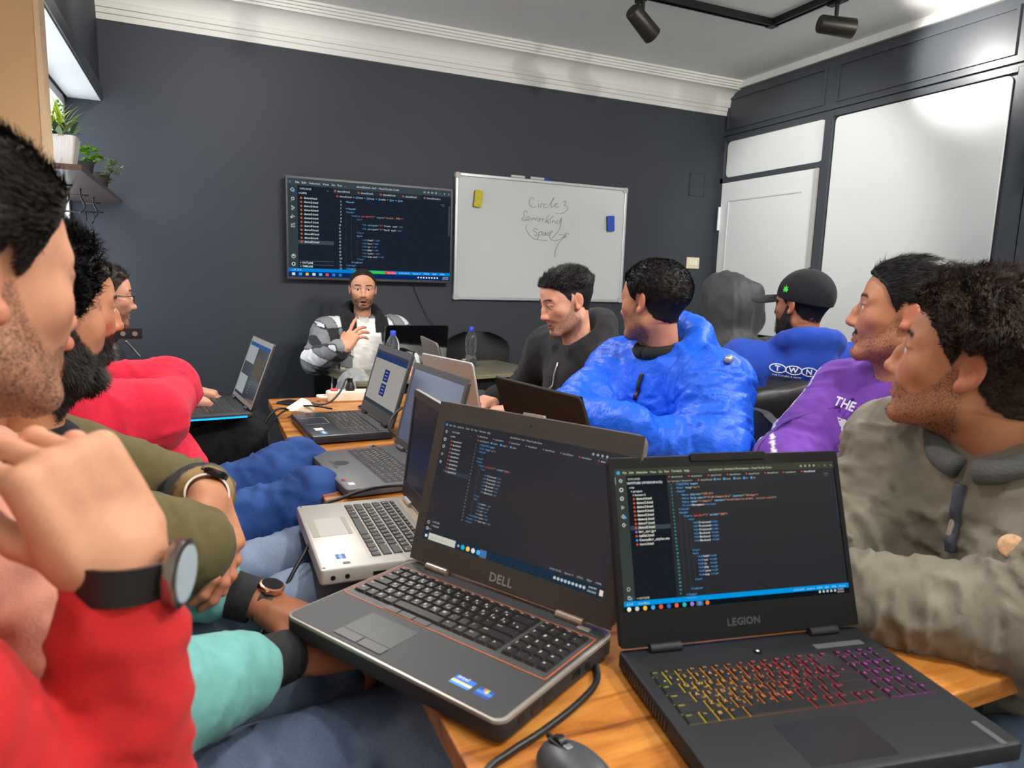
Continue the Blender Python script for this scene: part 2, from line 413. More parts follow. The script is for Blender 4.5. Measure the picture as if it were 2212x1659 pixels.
def desk(name, label, x0, x1, y0, y1, group):
    o = thing(name, label, 'table', ((x0 + x1) / 2, (y0 + y1) / 2, 0), 0, group)
    w, d = (x1 - x0), (y1 - y0)
    MB().slab(w, d, TZ - .032, TZ, .006, .003).build('tabletop', m_wood, o)
    for sy in (-1, 1):
        for sx in (-1, 1):
            mbox('leg', (sx * (w / 2 - .10) - .02, sy * (d / 2 - .09) - .02, 0), (sx * (w / 2 - .10) + .02, sy * (d / 2 - .09) + .02, TZ - .06), m_blackm, o, .003)
        mbox('crossbar', (-w / 2 + .08, sy * (d / 2 - .09) - .018, TZ - .062), (w / 2 - .08, sy * (d / 2 - .09) + .018, TZ - .032), m_blackm, o)
    return o
desk('wooden_table', 'honey oak table holding the mouse and the backlit laptop', .235, 1.13, .512, 1.705, 'oak tables pushed end to end')
desk('wooden_table', 'honey oak table holding the power strip and the crumpled tissue', .222, 1.13, 1.722, 2.885, 'oak tables pushed end to end')
# presenter's table
pt = thing('presenter_table', 'small olive laminate table under the television', 'table', (1.155, 3.615, 0), math.radians(11))
MB().slab(1.12, .53, TZ - .024, TZ - .004, .012, .002).build('edge_band', m_olive_edge, pt)
MB().slab(1.116, .526, TZ - .004, TZ, .012, .001).build('tabletop', m_oliv, pt)
for sx in (-1, 1):
    for sy in (-1, 1): mbox('leg', (sx * .49 - .018, sy * .2 - .018, 0), (sx * .49 + .018, sy * .2 + .018, TZ - .024), m_blackm, pt, .003)
mbox('apron', (-.50, -.215, TZ - .085), (.50, -.195, TZ - .024), m_black, pt)
# grey board box under the far table
gb = thing('storage_box', 'pale grey cardboard box under the oak table end', 'box', (.42, 2.52, 0))
mbox('body', (-.17, -.2, 0), (.17, .2, .50), mat('grey_card', (150, 152, 142), .8, noise=(9, .12), bump=(25, .2)), gb, .004)
fl = MB(); fl.add([(-.17, -.2, .5), (-.17, .2, .5), (-.205, .18, .585), (-.2, -.17, .57)], [(0, 1, 2, 3)]); fl.add([(-.17, -.2, .5), (.17, -.2, .5), (.15, -.245, .56), (-.16, -.24, .575)], [(3, 2, 1, 0)])
f_ = fl.build('flap', mat('grey_card_flap', (168, 170, 158), .8, noise=(9, .1)), gb); f_.modifiers.new('s', 'SOLIDIFY').thickness = .004

# ================================================================== laptops
KROWS = [
    (.62, [1] * 15, ['esc', 'F1', 'F2', 'F3', 'F4', 'F5', 'F6', 'F7', 'F8', 'F9', 'F10', 'F11', 'F12', 'ins', 'del']),
    (1, [1] * 13 + [2], list('`1234567890-=') + ['<-']),
    (1, [1.5] + [1] * 12 + [1.5], ['tab'] + list('QWERTYUIOP[]') + ['\\']),
    (1, [1.75] + [1] * 11 + [2.25], ['caps'] + list("ASDFGHJKL;'") + ['enter']),
    (1, [2.25] + [1] * 10 + [2.75], ['shift'] + list('ZXCVBNM,./') + ['shift']),
    (1, [1.25, 1, 1, 1.25, 5, 1.25, 1, 1.25, 1, 1], ['ctrl', 'fn', '#', 'alt', '', 'alt', '=', 'ctrl', '<', '>']),
]
NUMPAD = [['pg', 'up', 'hm', 'ed'], ['nm', '/', '*', '-'], ['7', '8', '9', '+'], ['4', '5', '6', '+'], ['1', '2', '3', '='], ['0', '.', ',', '=']]
ARAB = dict(zip('QWERTYUIOPASDFGHJKLZXCVBNM', 'ضصثقفغعهخحشسيبلاتنمئءؤرىة'))
_KM = {}
def key_mesh(w, h, t, m, ins):
    k = (round(w, 4), round(h, 4), t, m.name)
    if k not in _KM:
        me = bpy.data.meshes.new('key'); a, b = w / 2, h / 2
        v = [(-a, -b, 0), (a, -b, 0), (a, b, 0), (-a, b, 0), (-a + ins, -b + ins, t), (a - ins, -b + ins, t), (a - ins, b - ins * .6, t), (-a + ins, b - ins * .6, t)]
        me.from_pydata(v, [], [(4, 5, 6, 7), (0, 1, 5, 4), (1, 2, 6, 5), (2, 3, 7, 6), (3, 0, 4, 7)]); me.materials.append(m); _KM[k] = me
    return _KM[k]

def keyboard(base, x0, x1, y_top, pitch_y, z, m_key, legend, numpad=False, ins=.0015, t=.003, gap=.0016, arab=True, lg_h=.0042, emit_fn=None):
    """keys as sub-parts of the base; legends one flat print"""
    P = Print(); npx = 0
    W = x1 - x0
    if numpad: npx = W * .205; W -= npx + .006
    u = W / 15.0; y = y_top
    def key(cx, cy, w, h, s, row):
        o = bpy.data.objects.new('key', key_mesh(w - gap, h - gap, t, m_key, ins)); COL.objects.link(o); o.parent = base; o.location = (cx, cy, z)
        if not s: return
        m_l = emit_fn(cx) if emit_fn else legend
        if len(s) > 1: hh = lg_h * .55
        else: hh = lg_h
        V, F, wd = text_geo(s, hh / .7, None, .01)
        ox, oy = cx - w / 2 + ins + .0028, cy + h / 2 - ins - .0022 - hh
        if V: P.poly([(a + ox, b + oy, z + t + .0003) for a, b in V], m_l, F)
        if arab and s in ARAB:
            V, F, wd = text_geo(ARAB[s], lg_h * .8 / .7, None, .01)
            if V: P.poly([(a + cx + .0005, b + cy - h * .22, z + t + .0003) for a, b in V], m_l, F)
        elif arab and row in (1, 2) and len(s) == 1:
            P.poly([(cx + .001, cy - h * .22, z + t + .0003), (cx + .0035, cy - h * .22, z + t + .0003), (cx + .0035, cy - h * .1, z + t + .0003), (cx + .001, cy - h * .1, z + t + .0003)], m_l)
    for r, (hk, ws, ls) in enumerate(KROWS):
        h = pitch_y * hk; x = x0; f = 15.0 / sum(ws)
        for w_, s in zip(ws, ls):
            wk = w_ * u * f; key(x + wk / 2, y - h / 2, wk, h, s, r); x += wk
        if numpad:
            un = npx / 4
            for c, s in enumerate(NUMPAD[r]): key(x0 + W + .006 + un * (c + .5), y - h / 2, un, h, s, 9)
        y -= h
    return P.build('key_legends', base)

def laptop(name, label, cx, cy, rz, W, D, T, H, tilt, z0, body, lid, bez, scr_rgb, scr, group=None, bez_w=(.012, .02, .016), deck=None, foot=.003, hinge=None, corner=.010, lid_t=.008, gloss=.18):
    o = thing(name, label, 'laptop', (cx, cy, z0), math.radians(rz), group)
    b = MB().slab(W, D, foot, T, corner, .004).build('base', body, o, True, 35)
    for sx in (-1, 1):
        for sy in (-1, 1): MB().lathe([(.006, 0), (.006, foot + .001)], 10, Matrix.Translation((sx * (W / 2 - .03), sy * (D / 2 - .03), 0))).build('foot', m_black, o)
    if deck: MB().slab(W - .010, D - .012, T, T + .0006, corner * .7, 0, 0, -.001).build('deck', deck, b)
    t = math.radians(tilt)
    M = Matrix(((1, 0, 0, 0), (0, math.sin(t), -math.cos(t), D / 2 - .010), (0, math.cos(t), math.sin(t), T + .001), (0, 0, 0, 1)))
    Lo = MB(M).slab(W, H, -lid_t, 0, corner, .002, 0, H / 2 + .004).build('lid', lid, o, True, 35)
    for sx in (-1, 1):
        MB().cyl((sx * W * .33 - .022, D / 2 - .012, T + .004), (sx * W * .33 + .022, D / 2 - .012, T + .004), .0062).build('hinge', hinge or body, o, True, 40)
    sd, tp, bt = bez_w
    sw, sh = W - 2 * sd, H - tp - bt; cyS = .004 + bt + sh / 2
    bz = MB(M)
    y0, y1 = .004 + .0015, .004 + H - .0015; xs = W / 2 - .0015
    for a in ((-xs, y0, xs, cyS - sh / 2), (-xs, cyS + sh / 2, xs, y1), (-xs, cyS - sh / 2, -sw / 2, cyS + sh / 2), (sw / 2, cyS - sh / 2, xs, cyS + sh / 2)):
        bz.box((a[0], a[1], -.0002), (a[2], a[3], .0016))
    bz.build('bezel', bez, Lo)
    m_s = mat('display_%s_%d_%d_%d' % (name, *scr_rgb), (6, 7, 9), gloss, spec=.16, emit=scr_rgb, estr=2.0 ** (-EXP))
    sp = MB(M @ Matrix.Translation((0, cyS, .0003))).add([(-sw / 2, -sh / 2, 0), (sw / 2, -sh / 2, 0), (sw / 2, sh / 2, 0), (-sw / 2, sh / 2, 0)], [(0, 1, 2, 3)]).build('screen', m_s, Lo)
    if scr:
        u = UI(sw, sh); scr(u); u.build('screen_image', Lo, M @ Matrix.Translation((0, cyS, .0004)))
    MB(M).lathe([(.0022, .0016), (.0022, .0019)], 10, M=Matrix.Translation((0, .004 + H - tp / 2, 0))).build('webcam', m_black, Lo)
    return o, b, Lo, M, cyS, sw, sh

# ---- editor pictures
BLUE, CYAN, WHT, ORG, RED, GRY = (86, 156, 214), (140, 205, 240), (220, 224, 226), (206, 145, 120), (235, 84, 70), (120, 128, 134)
def code_line(u, x, y, h, parts, mono=.56, st=1.0):
    for s, c in parts: x = u.text(x, y, h, s, c, mono=mono, st=st)
def tagl(u, x, y, h, t0, body, t1, st=1.0):
    code_line(u, x, y, h, [('<', GRY), (t0, BLUE), ('>', GRY), (body, WHT), ('</', GRY), (t1, BLUE), ('>', GRY)], st=st)

def tv_screen(u):
    W_, K = (205, 212, 218), .017
    u.rect(0, 0, 1, .068, (56, 68, 74)); u.rect(0, .068, .055, .912, (52, 62, 66)); u.rect(.055, .068, .262, .912, (26, 34, 46))
    u.rect(.262, .068, 1, .125, (40, 48, 56)); u.rect(.80, .068, 1, .125, (28, 35, 45)); u.rect(.262, .125, 1, .912, (27, 34, 46))
    u.text(.008, .050, .024, '≺', (60, 160, 240), bold=.04)
    x = .045
    for s in ('File', 'Edit', 'Selection', 'View', 'Go', 'Run', '...'): x = u.text(x, .048, .021, s, W_) + .014
    u.text(.40, .046, .020, 'demo12.html - lw2 - Visual Studio Code', W_)
    for i, xx in enumerate((.825, .850, .875, .900)): u.ring(xx, .036, .012, W_, .35, n=4)
    for s, xx in (('-', .925), ('o', .952), ('x', .982)): u.text(xx, .045, .02, s, W_)
    for xx, s in ((.272, 'demo8.html'), (.412, 'demo9.html'), (.548, 'demo10.html'), (.688, 'demo11.html'), (.826, 'demo12.html x')):
        u.ring(xx, .098, .010, (240, 110, 70), .4); u.text(xx + .014, .107, .019, s, W_)
    u.ring(.285, .150, .010, (240, 90, 90), .4); x = u.text(.298, .158, .018, 'demo12.html', W_)
    for s in ('html', 'body', 'table', 'tr', 'th'):
        x = u.text(x + .008, .158, .018, '>', W_); u.ring(x + .014, .151, .012, (70, 170, 240), .4); x = u.text(x + .024, .158, .018, s, W_)
    # activity icons
    u.ring(.027, .115, .022, WHT, .25, n=4); u.dot(.033, .128, .013, (30, 140, 230)); u.ring(.029, .205, .016, WHT, .3); u.rect(.017, .222, .022, .238, WHT)
    for a, b in ((.024, .285), (.034, .297), (.025, .313)): u.ring(a, b, .009, WHT, .4)
    u.ring(.028, .383, .020, WHT, .25, n=3); u.ring(.020, .393, .010, WHT, .4)
    for a, b in ((.021, .468), (.034, .460), (.021, .488), (.034, .488)): u.ring(a, b, .011, WHT, .3, n=4)
    u.ring(.028, .79, .022, WHT, .2); u.dot(.028, .785, .008, WHT); u.ring(.028, .87, .020, WHT, .35, n=8)
    u.text(.070, .108, .017, 'EXPLORER', W_); u.text(.225, .105, .02, '...', W_)
    u.text(.062, .152, .018, 'v LW2', WHT, bold=.02)
    for k in range(12):
        y = .201 + .0405 * k
        if k == 11: u.rect(.056, y - .026, .262, y + .014, (62, 70, 84), z=.0004)
        u.ring(.076, y - .008, .010, (245, 110, 70) if k % 4 else (245, 140, 60), .45); u.text(.092, y, .020, 'demo%d.html' % (k + 1), WHT, bold=.01)
    for s, y in (('> OUTLINE', .862), ('> TIMELINE', .900)):
        u.rect(.057, y - .028, .262, y - .026, (110, 120, 130), z=.0004); u.text(.065, y, .018, s, WHT, bold=.02)
    # code
    y0, st, h = .210, .0350, .019
    L = {3: [(.335, '<head>', BLUE)], 5: [(.335, '</head>', BLUE)], 6: [(.335, '<body>', BLUE)], 9 - 1: [(.40, '<tr>', BLUE)], 12: [(.40, '</tr>', BLUE)], 13: [(.40, '<tr>', BLUE)],
         20: [(.40, '</tr>', BLUE)], 21: [(.367, '</table>', BLUE)], 22: [(.335, '</body>', BLUE)], 23: [(.335, '</html>', BLUE)]}
    for n in range(3, 24):
        y = y0 + st * (n - 3); u.text(.296 if n > 9 else .303, y, h, str(n), (200, 206, 210))
        for xx, s, c in L.get(n, []): u.text(xx, y, h, s, CYAN if n % 2 else BLUE, mono=.56)
    code_line(u, .367, y0 + st * 4, h, [('<', GRY), ('table', BLUE), (' border', RED), ('="1"', ORG), (' style', CYAN), ('="width: 50%;"', ORG), ('>', GRY)])
    for k, s in ((6.5, 'front end'), (7.7, 'back end')):
        code_line(u, .432, y0 + st * k, h, [('<', GRY), ('th', BLUE), (' colspan', CYAN), ('="3"', ORG), ('>', GRY), (s, WHT), ('</', GRY), ('th', BLUE), ('>', GRY)])
    for k, s in enumerate(('html', 'css', 'js', 'php', 'java', 'asp.net')): tagl(u, .432, y0 + st * (11.1 + k), h, 'td', s, 'td')
    for xx, a, b in ((.335, 4, 18), (.367, 5, 17), (.40, 6, 9), (.40, 11.2, 16.6)): u.rect(xx, y0 + st * a - .02, xx + .0012, y0 + st * b, (120, 126, 130))
    u.rect(.985, .17, .995, .50, (70, 82, 96)); u.rect(.93, .155, .955, .16, (90, 130, 160)); u.rect(.94, .17, .96, .175, (90, 130, 160))
    u.rect(0, .912, 1, .947, (0, 128, 214)); u.rect(0, .947, 1, 1, (10, 42, 92)); u.rect(.385, .915, .575, .946, (52, 200, 60), z=.0004); u.rect(.575, .915, .640, .946, (226, 52, 60), z=.0004)
    u.text(.588, .938, .016, 'Stop Share', WHT); u.text(.02, .938, .018, 'x 0  A 0', WHT)
    x = .665
    for s in ('Ln 10, Col 27', 'Spaces: 4', 'UTF-8', 'CRLF', 'HTML'): x = u.text(x, .938, .016, s, WHT) + .022
    for k, c in enumerate(((235, 240, 245), (60, 170, 230), (250, 190, 70), (240, 240, 240), (120, 200, 240), (240, 90, 70), (60, 130, 230), (30, 140, 220))):
        u.rect(.018 + k * .039, .958, .036 + k * .039, .986, c)
    for k in range(8): u.dot(.79 + k * .018, .972, .010, WHT)
    u.text(.955, .970, .013, '8:40 PM', WHT); u.text(.950, .988, .013, '3/15/2023', WHT)

def dell_screen(u):
    t = (176, 186, 190)
    x = .030
    for s in ('File', 'Edit', 'Selection', 'View', 'Go', 'Run', 'Terminal', 'Help'): x = u.text(x, .040, .013, s, t) + .010
    u.text(.40, .040, .013, 'demo12.html - lw2 - Visual Studio Code', t)
    u.dot(.012, .033, .010, (70, 150, 220))
    for k in range(4): u.ring(.835 + .022 * k, .036, .010, WHT, .4, n=4)
    for s, xx in (('-', .925), ('o', .955), ('x', .985)): u.text(xx, .042, .014, s, t)
    for k in range(8):
        xx = .215 + k * .093; u.dot(xx, .075, .005, (225, 90, 70)); u.text(xx + .010, .081, .012, 'demo%d.html' % (k + 5) + (' x' if k == 7 else ''), t if k < 7 else WHT)
    u.rect(.862, .052, .955, .055, (70, 90, 150))
    x = .23; u.dot(x - .01, .109, .005, (225, 90, 70)); x = u.text(x, .115, .012, 'demo12.html >', t)
    for s in ('html >', 'body >', 'table'): u.dot(x + .012, .109, .008, (80, 160, 220)); x = u.text(x + .022, .115, .012, s, t) + .006
    for k, y in enumerate((.09, .155, .215, .28, .345)): u.ring(.018, y, .014, (190, 196, 198), .35, n=(4, 10, 6, 3, 4)[k])
    u.ring(.018, .855, .014, (190, 196, 198), .3); u.ring(.018, .905, .014, (190, 196, 198), .4, n=8)
    u.text(.055, .090, .012, 'EXPLORER', t); u.text(.17, .09, .014, '...', t); u.text(.050, .128, .012, 'v LW2', WHT)
    for k in range(9):
        y = .165 + .0318 * k
        if k == 8: u.rect(.042, y - .02, .205, y + .012, (52, 60, 70), z=.0004)
        u.dot(.062, y - .006, .006, (225, 90, 70)); u.text(.072, y, .013, 'demo%d.html' % (k + 4), WHT)
    y0, st, h = .148, .0268, .0132
    for n in range(24): u.text(.212, y0 + st * n, h * .9, str(n + 1), (130, 140, 146))
    for n, xx, s in ((2, .235, '</head>'), (5, .235, '<body>'), (7, .27, '<tr>'), (15, .26, '</tr>'), (16, .26, '<tr>'), (23, .235, '</html>'), (22, .235, '</body>'), (4, .235, '<head>'), (21, .25, '</table>')): u.text(xx, y0 + st * n, h, s, BLUE, mono=.56)
    code_line(u, .235, y0, h, [('<!DOCTYPE ', BLUE), ('html', CYAN), ('>', BLUE)]); code_line(u, .235, y0 + st, h, [('<html ', BLUE), ('lang', CYAN), ('="en"', ORG), ('>', BLUE)])
    code_line(u, .25, y0 + st * 6, h, [('<table ', BLUE), ('border', RED), ('="1" ', ORG), ('width', CYAN), ('="50%"', ORG), ('>', BLUE)])
    for k in range(6): tagl(u, .29, y0 + st * (8.5 + k), h, 'th', ('Frontend', 'Backend')[k > 2], 'th')
    for k, s in enumerate(('html', 'css', 'js', 'php', 'java', 'asp.net')): tagl(u, .285, y0 + st * (17 + k), h, 'td', s, 'td')
    u.rect(.258, y0 + st * 7, .2592, y0 + st * 21, (70, 80, 86))
    for s, y in (('> OUTLINE', .848), ('> TIMELINE', .880)): u.text(.04, y, .012, s, t)
    u.text(.02, .912, .012, '0 A 0', t)
    u.rect(0, .925, 1, 1, (30, 46, 62), z=.00025)
    u.rect(.035, .936, .205, .992, (196, 194, 182)); u.text(.05, .972, .014, 'Type here to search', (150, 150, 146), z=.0009); u.rect(.012, .955, .026, .977, WHT)
    u.ring(.225, .965, .012, WHT, .4, n=4)
    for k, c in enumerate(((40, 170, 200), (244, 196, 84), (220, 224, 226), (70, 180, 236), (40, 120, 210))):
        if k == 4: u.rect(.352, .936, .392, .996, (86, 104, 130), z=.0004)
        u.dot(.252 + k * .031, .965, .020, c)
    x = .73
    for s in ('Ln 21, Col 23', 'Spaces: 4', 'UTF-8', 'CRLF', 'HTML'): x = u.text(x, .913, .013, s, t) + .018
    for k in range(9): u.dot(.76 + k * .018, .964, .012, t)
    u.text(.925, .955, .013, '8:40 PM', WHT); u.text(.92, .982, .013, '3/15/2023', WHT); u.rect(.975, .945, .992, .985, (226, 206, 186))

def legion_screen(u):
    t = (196, 198, 176)
    u.rect(0, 0, 1, .052, (62, 66, 54)); u.rect(0, .052, .048, .928, (56, 62, 58)); u.rect(.048, .052, .222, .928, (24, 30, 36))
    u.dot(.016, .028, .014, (60, 160, 220)); x = .035
    for s in ('File', 'Edit', 'Selection', 'View', 'Go', 'Run', 'Terminal', 'Help'): x = u.text(x, .036, .015, s, t, bold=.02) + .010
    u.text(.41, .036, .015, 'demo12.html - Untitled (Workspace) - Visual Studio Code', t, bold=.01)
    for k in range(4): u.ring(.84 + .021 * k, .028, .010, t, .5, n=4)
    for s, xx in (('-', .925), ('o', .953), ('x', .983)): u.text(xx, .036, .016, s, t)
    for k in range(8):
        xx = .232 + k * .087; u.dot(xx, .070, .006, (220, 84, 60)); u.text(xx + .010, .077, .013, ('demo%d.html' % (k + 5)), WHT if k == 7 else t, bold=.02 if k == 7 else 0)
    u.text(.225, .108, .013, 'lw > project > lecture 3 >', t); u.dot(.36, .101, .007, (220, 84, 60)); x = u.text(.37, .108, .013, 'demo12.html', t)
    for s in ('html', 'body', 'table', 'tr', 'th'): u.dot(x + .012, .101, .010, (70, 160, 220)); x = u.text(x + .021, .108, .013, s, t) + .004
    for k, y in enumerate((.085, .150, .212, .275, .340, .400)): u.ring(.024, y, .016, (206, 206, 190), .45, n=(4, 10, 6, 3, 4, 4)[k])
    u.dot(.032, .348, .010, (50, 150, 230)); u.rect(0, .06, .003, .11, WHT)
    u.ring(.024, .845, .014, t, .3); u.ring(.024, .905, .014, t, .4, n=8); u.dot(.032, .912, .010, (50, 150, 230))
    u.text(.055, .082, .013, 'EXPLORER', t, bold=.02); u.text(.05, .112, .015, 'UNTITLED (WORKSPACE)', WHT, bold=.03)
    for k, s in enumerate(('v lw', 'v project', 'v lecture 3')): u.text(.058 + .006 * k, .144 + .027 * k, .014, s, WHT, bold=.03)
    names = ['demo1.html', 'demo2.html', 'demo3.html', 'demo4.html', 'demo5.html', 'demo6.html', 'demo7.html', 'demo8.html', 'img_tag.jpg', 'table1.html', 'Cascading_styles.css', 'text.html']
    for k, s in enumerate(names):
        y = .226 + .0292 * k
        if k == 7: u.rect(.050, y - .021, .222, y + .010, (62, 68, 78), z=.0004)
        u.dot(.074, y - .006, .008, (216, 84, 56) if k not in (8, 10) else ((150, 120, 220) if k == 8 else (60, 170, 230))); u.text(.084, y, .016, s, (222, 220, 204), bold=.04)
    y0, st, h = .134, .0258, .0145
    for n in range(31): u.text(.236, y0 + st * n, h * .8, str(n + 1), (70, 176, 176), bold=.02)
    B = .02
    def cl(n, x, parts):
        for s, c in parts: x = u.text(x, y0 + st * n, h, s, c, mono=.58, bold=B)
    cl(0, .258, [('<!DOCTYPE ', BLUE), ('html>', CYAN)]); cl(1, .258, [('<html ', BLUE), ('lang', CYAN), ('="en">', ORG)]); cl(2, .258, [('<head>', BLUE)])
    cl(3, .278, [('<meta ', BLUE), ('charset', CYAN), ('="UTF-8">', ORG)])
    cl(4, .278, [('<meta ', BLUE), ('http-equiv', CYAN), ('="X-UA-Compatible" ', ORG), ('content', CYAN), ('="IE=edge">', ORG)])
    cl(5, .278, [('<meta ', BLUE), ('name', CYAN), ('="viewport" ', ORG), ('content', CYAN), ('="width=device-width, initial-scale">', ORG)])
    cl(6, .278, [('<title>', BLUE), ('Document', WHT), ('</title>', BLUE)]); cl(7, .262, [('</head>', BLUE)]); cl(8, .262, [('<body>', BLUE)])
    cl(9, .28, [('<table ', BLUE), ('border', RED), ('="1" ', ORG), ('width', CYAN), ('="50%">', ORG)]); cl(10, .30, [('<tr>', BLUE)])
    for k in range(6): cl(11 + k, .318, [('<th>', BLUE), ('Frontend' if k < 3 else 'Backend ', WHT), ('</th>', BLUE)])
    cl(18.6, .305, [('</tr>', BLUE)]); cl(19.5, .305, [('<tr>', BLUE)])
    for k, s in enumerate(('html', 'css', 'js', 'php', 'java', 'asp ')): cl(20.4 + k, .325, [('<td>', BLUE), (s.ljust(4), WHT), ('</td>', BLUE)])
    cl(26.6, .305, [('</tr>', BLUE)]); cl(29, .285, [('</table>', BLUE)]); cl(30.5, .262, [('</body>', BLUE)]); cl(31.4, .262, [('</html>', BLUE)])
    for xx, a, b in ((.262, 3, 30), (.285, 9, 29), (.303, 10.4, 18.3), (.308, 20, 26.4)): u.rect(xx, y0 + st * a, xx + .0012, y0 + st * b, (66, 72, 76))
    u.rect(.988, .10, .996, .48, (50, 56, 64)); u.rect(.945, .09, .97, .094, (110, 120, 110)); u.rect(.95, .105, .965, .109, (110, 120, 110))
    u.text(.055, .918, .013, '> OUTLINE', t, bold=.02)
    u.rect(0, .928, 1, .962, (0, 146, 220)); u.rect(0, .962, 1, 1, (12, 20, 28)); u.text(.012, .953, .014, '0 A 0', (200, 225, 240)); u.text(.06, .953, .014, 'Live Share', (200, 230, 190))
    x = .74
    for s in ('Ln 14, Col 27', 'Spaces: 4', 'UTF-8', 'CRLF', 'HTML', 'Go Live'): x = u.text(x, .953, .012, s, (180, 220, 240)) + .012
    for k, c in enumerate(((238, 236, 220), (200, 200, 200), (248, 190, 70), (70, 170, 224), (226, 96, 50), (50, 110, 200), (236, 96, 70), (50, 180, 190), (160, 120, 210), (50, 150, 220), (240, 120, 60))):
        if k == 9: u.rect(.302, .964, .332, .998, (86, 92, 98), z=.0004)
        u.dot(.02 + k * .033, .981, .016, c)
    for k in range(5): u.dot(.86 + k * .018, .976, .010, t)
    u.text(.945, .976, .011, '8:40 PM', WHT); u.text(.942, .993, .011, '3/15/2023', WHT)

def doc_screen(u):      # pale page in a browser
    u.rect(0, .0, 1, .045, (58, 64, 74)); u.rect(0, .045, 1, .15, (36, 56, 98)); u.rect(0, .15, 1, .93, (154, 150, 146))
    for k in range(6): u.text(.04, .19 + .03 * k, .010, 'Lecture notes  html table colspan', (118, 114, 114))
    for y in (.30, .56):
        u.rect(.40, y, .56, y + .22, (34, 48, 104), z=.0005)
        for a in range(3): u.rect(.43, y + .04 + a * .06, .52, y + .06 + a * .06, (120, 130, 170), z=.0008)
    u.rect(0, .93, 1, 1, (52, 58, 66))

# ---- the five laptops on the oak tables and the rest
m_dlid = mat('dell_lid_grey', (112, 105, 98), .45, metal=.3)
m_dbez = mat('charcoal_bezel', (62, 60, 58), .5)
m_silver = mat('brushed_silver_rim', (172, 166, 158), .35, metal=.6)
m_char = mat('charcoal_rubber_deck', (50, 52, 55), .55, bump=(400, .05))
m_key = mat('black_keycap', (34, 34, 36), .45); m_leg = mat('white_legend', (226, 222, 214), .6)
dl, b, lo, M, cyS, sw, sh = laptop('laptop', 'grey laptop with an orange keyboard outline and a big code screen', .294, .854, -60.5, .384, .255, .031, .270, 15.5, TZ, mat('dell_underside', (38, 37, 38), .55), m_dlid, m_dbez, (40, 41, 47), dell_screen, bez_w=(.020, .032, .038), deck=None, hinge=mat('hinge_chrome', (176, 162, 148), .3, metal=.7), corner=.016, lid_t=.012)
MB().slab(.3845, .2555, .0245, .0312, .016, .002).build('metal_rim', m_silver, b, True, 35)
MB().slab(.374, .242, .031, .0318, .012, 0, 0, -.003).build('palm_rest', m_char, b)
m_or = mat('orange_trim', (196, 96, 52), .5)
orb = MB()
for a in ((-.183, .092, .183, .0935), (-.183, -.030, .183, -.0285), (-.183, -.030, -.1815, .0935), (.1815, -.030, .183, .0935)): orb.box((a[0], a[1], .0318), (a[2], a[3], .0325))
orb.build('orange_outline', m_or, b)
MB().box((-.181, -.028, .0318), (.181, .0915, .0322)).build('keyboard_tray', mat('tray_grey', (64, 65, 66), .5), b)
keyboard(b, -.176, .176, .088, .0186, .0322, m_key, m_leg, True, ins=.0022, t=.0042, lg_h=.0050)
MB().box((-.100, -.098, .0318), (-.010, -.046, .0322)).build('touchpad', mat('touchpad_grey', (58, 60, 63), .45), b)
for x in (-.0995, -.0535): MB().slab(.044, .017, .0318, .0330, .002, .0004, x + .022, -.108).build('touchpad_button', mat('pad_button', (66, 67, 69), .45), b)
for x in (-.085, -.056, -.027): MB().slab(.027, .012, .0322, .0336, .002, .0004, x, -.0225).build('pointer_button', mat('pad_button', (66, 67, 69), .45), b)
MB().slab(.020, .010, .0318, .0335, .002, .0005, .155, .107).build('power_button', m_silver, b)
for x in (-.165, -.150, -.135): MB().box((x - .005, .103, .0318), (x + .005, .107, .0323)).build('volume_button', mat('pad_button', (66, 67, 69), .45), b)
def sticker(par, x, y, w, d, z, cols, nm='sticker'):
    P = Print()
    n = len(cols)
    for i, c in enumerate(cols):
        y0 = y - d / 2 + d * i / n; y1 = y - d / 2 + d * (i + 1) / n
        P.poly([(x - w / 2, y0, z), (x + w / 2, y0, z), (x + w / 2, y1, z), (x - w / 2, y1, z)], mat('sticker_%d_%d_%d' % c, c, .4))
    return P
P = sticker(b, .110, -.095, .030, .018, .0320, [(60, 140, 220), (230, 214, 150), (40, 110, 210), (40, 110, 210)])
V, F, wd = text_geo('intel', .009, None, .01); P.poly([(x + .098, y - .091, .0322) for x, y in V], m_leg, F)
P.build('sticker', b)
P = sticker(b, .143, -.096, .022, .017, .0320, [(40, 70, 150), (60, 130, 210), (40, 70, 150)])
for dx, dy, c in ((-.004, .004, (230, 90, 60)), (0, .004, (120, 190, 80)), (-.004, .000, (70, 140, 230)), (0, 0, (240, 200, 70))):
    P.poly([(.143 + dx, -.096 + dy, .0322), (.147 + dx, -.096 + dy, .0322), (.147 + dx, -.092 + dy, .0322), (.143 + dx, -.092 + dy, .0322)], mat('sticker_%d_%d_%d' % c, c, .4))
P.build('sticker', b)
P = Print(); V, F, wd = text_geo('DELL', .019, None, .018); P.poly([(x - wd / 2, y + .014, .0019) for x, y in V], mat('logo_silver', (150, 152, 150), .4), F); P.build('brand_lettering', lo, M)
ports = MB()
for y, w_ in ((-.095, .012), (-.07, .014), (-.045, .014), (.02, .018), (.05, .012)): ports.box((.1905, y, .012), (.1925, y + w_, .022))
ports.build('port', m_black, b)
MB().slab(.040, .006, -.006, .0005, .002, .001, 0, .2745, M).build('lid_latch', mat('latch_grey', (150, 140, 128), .4), lo)

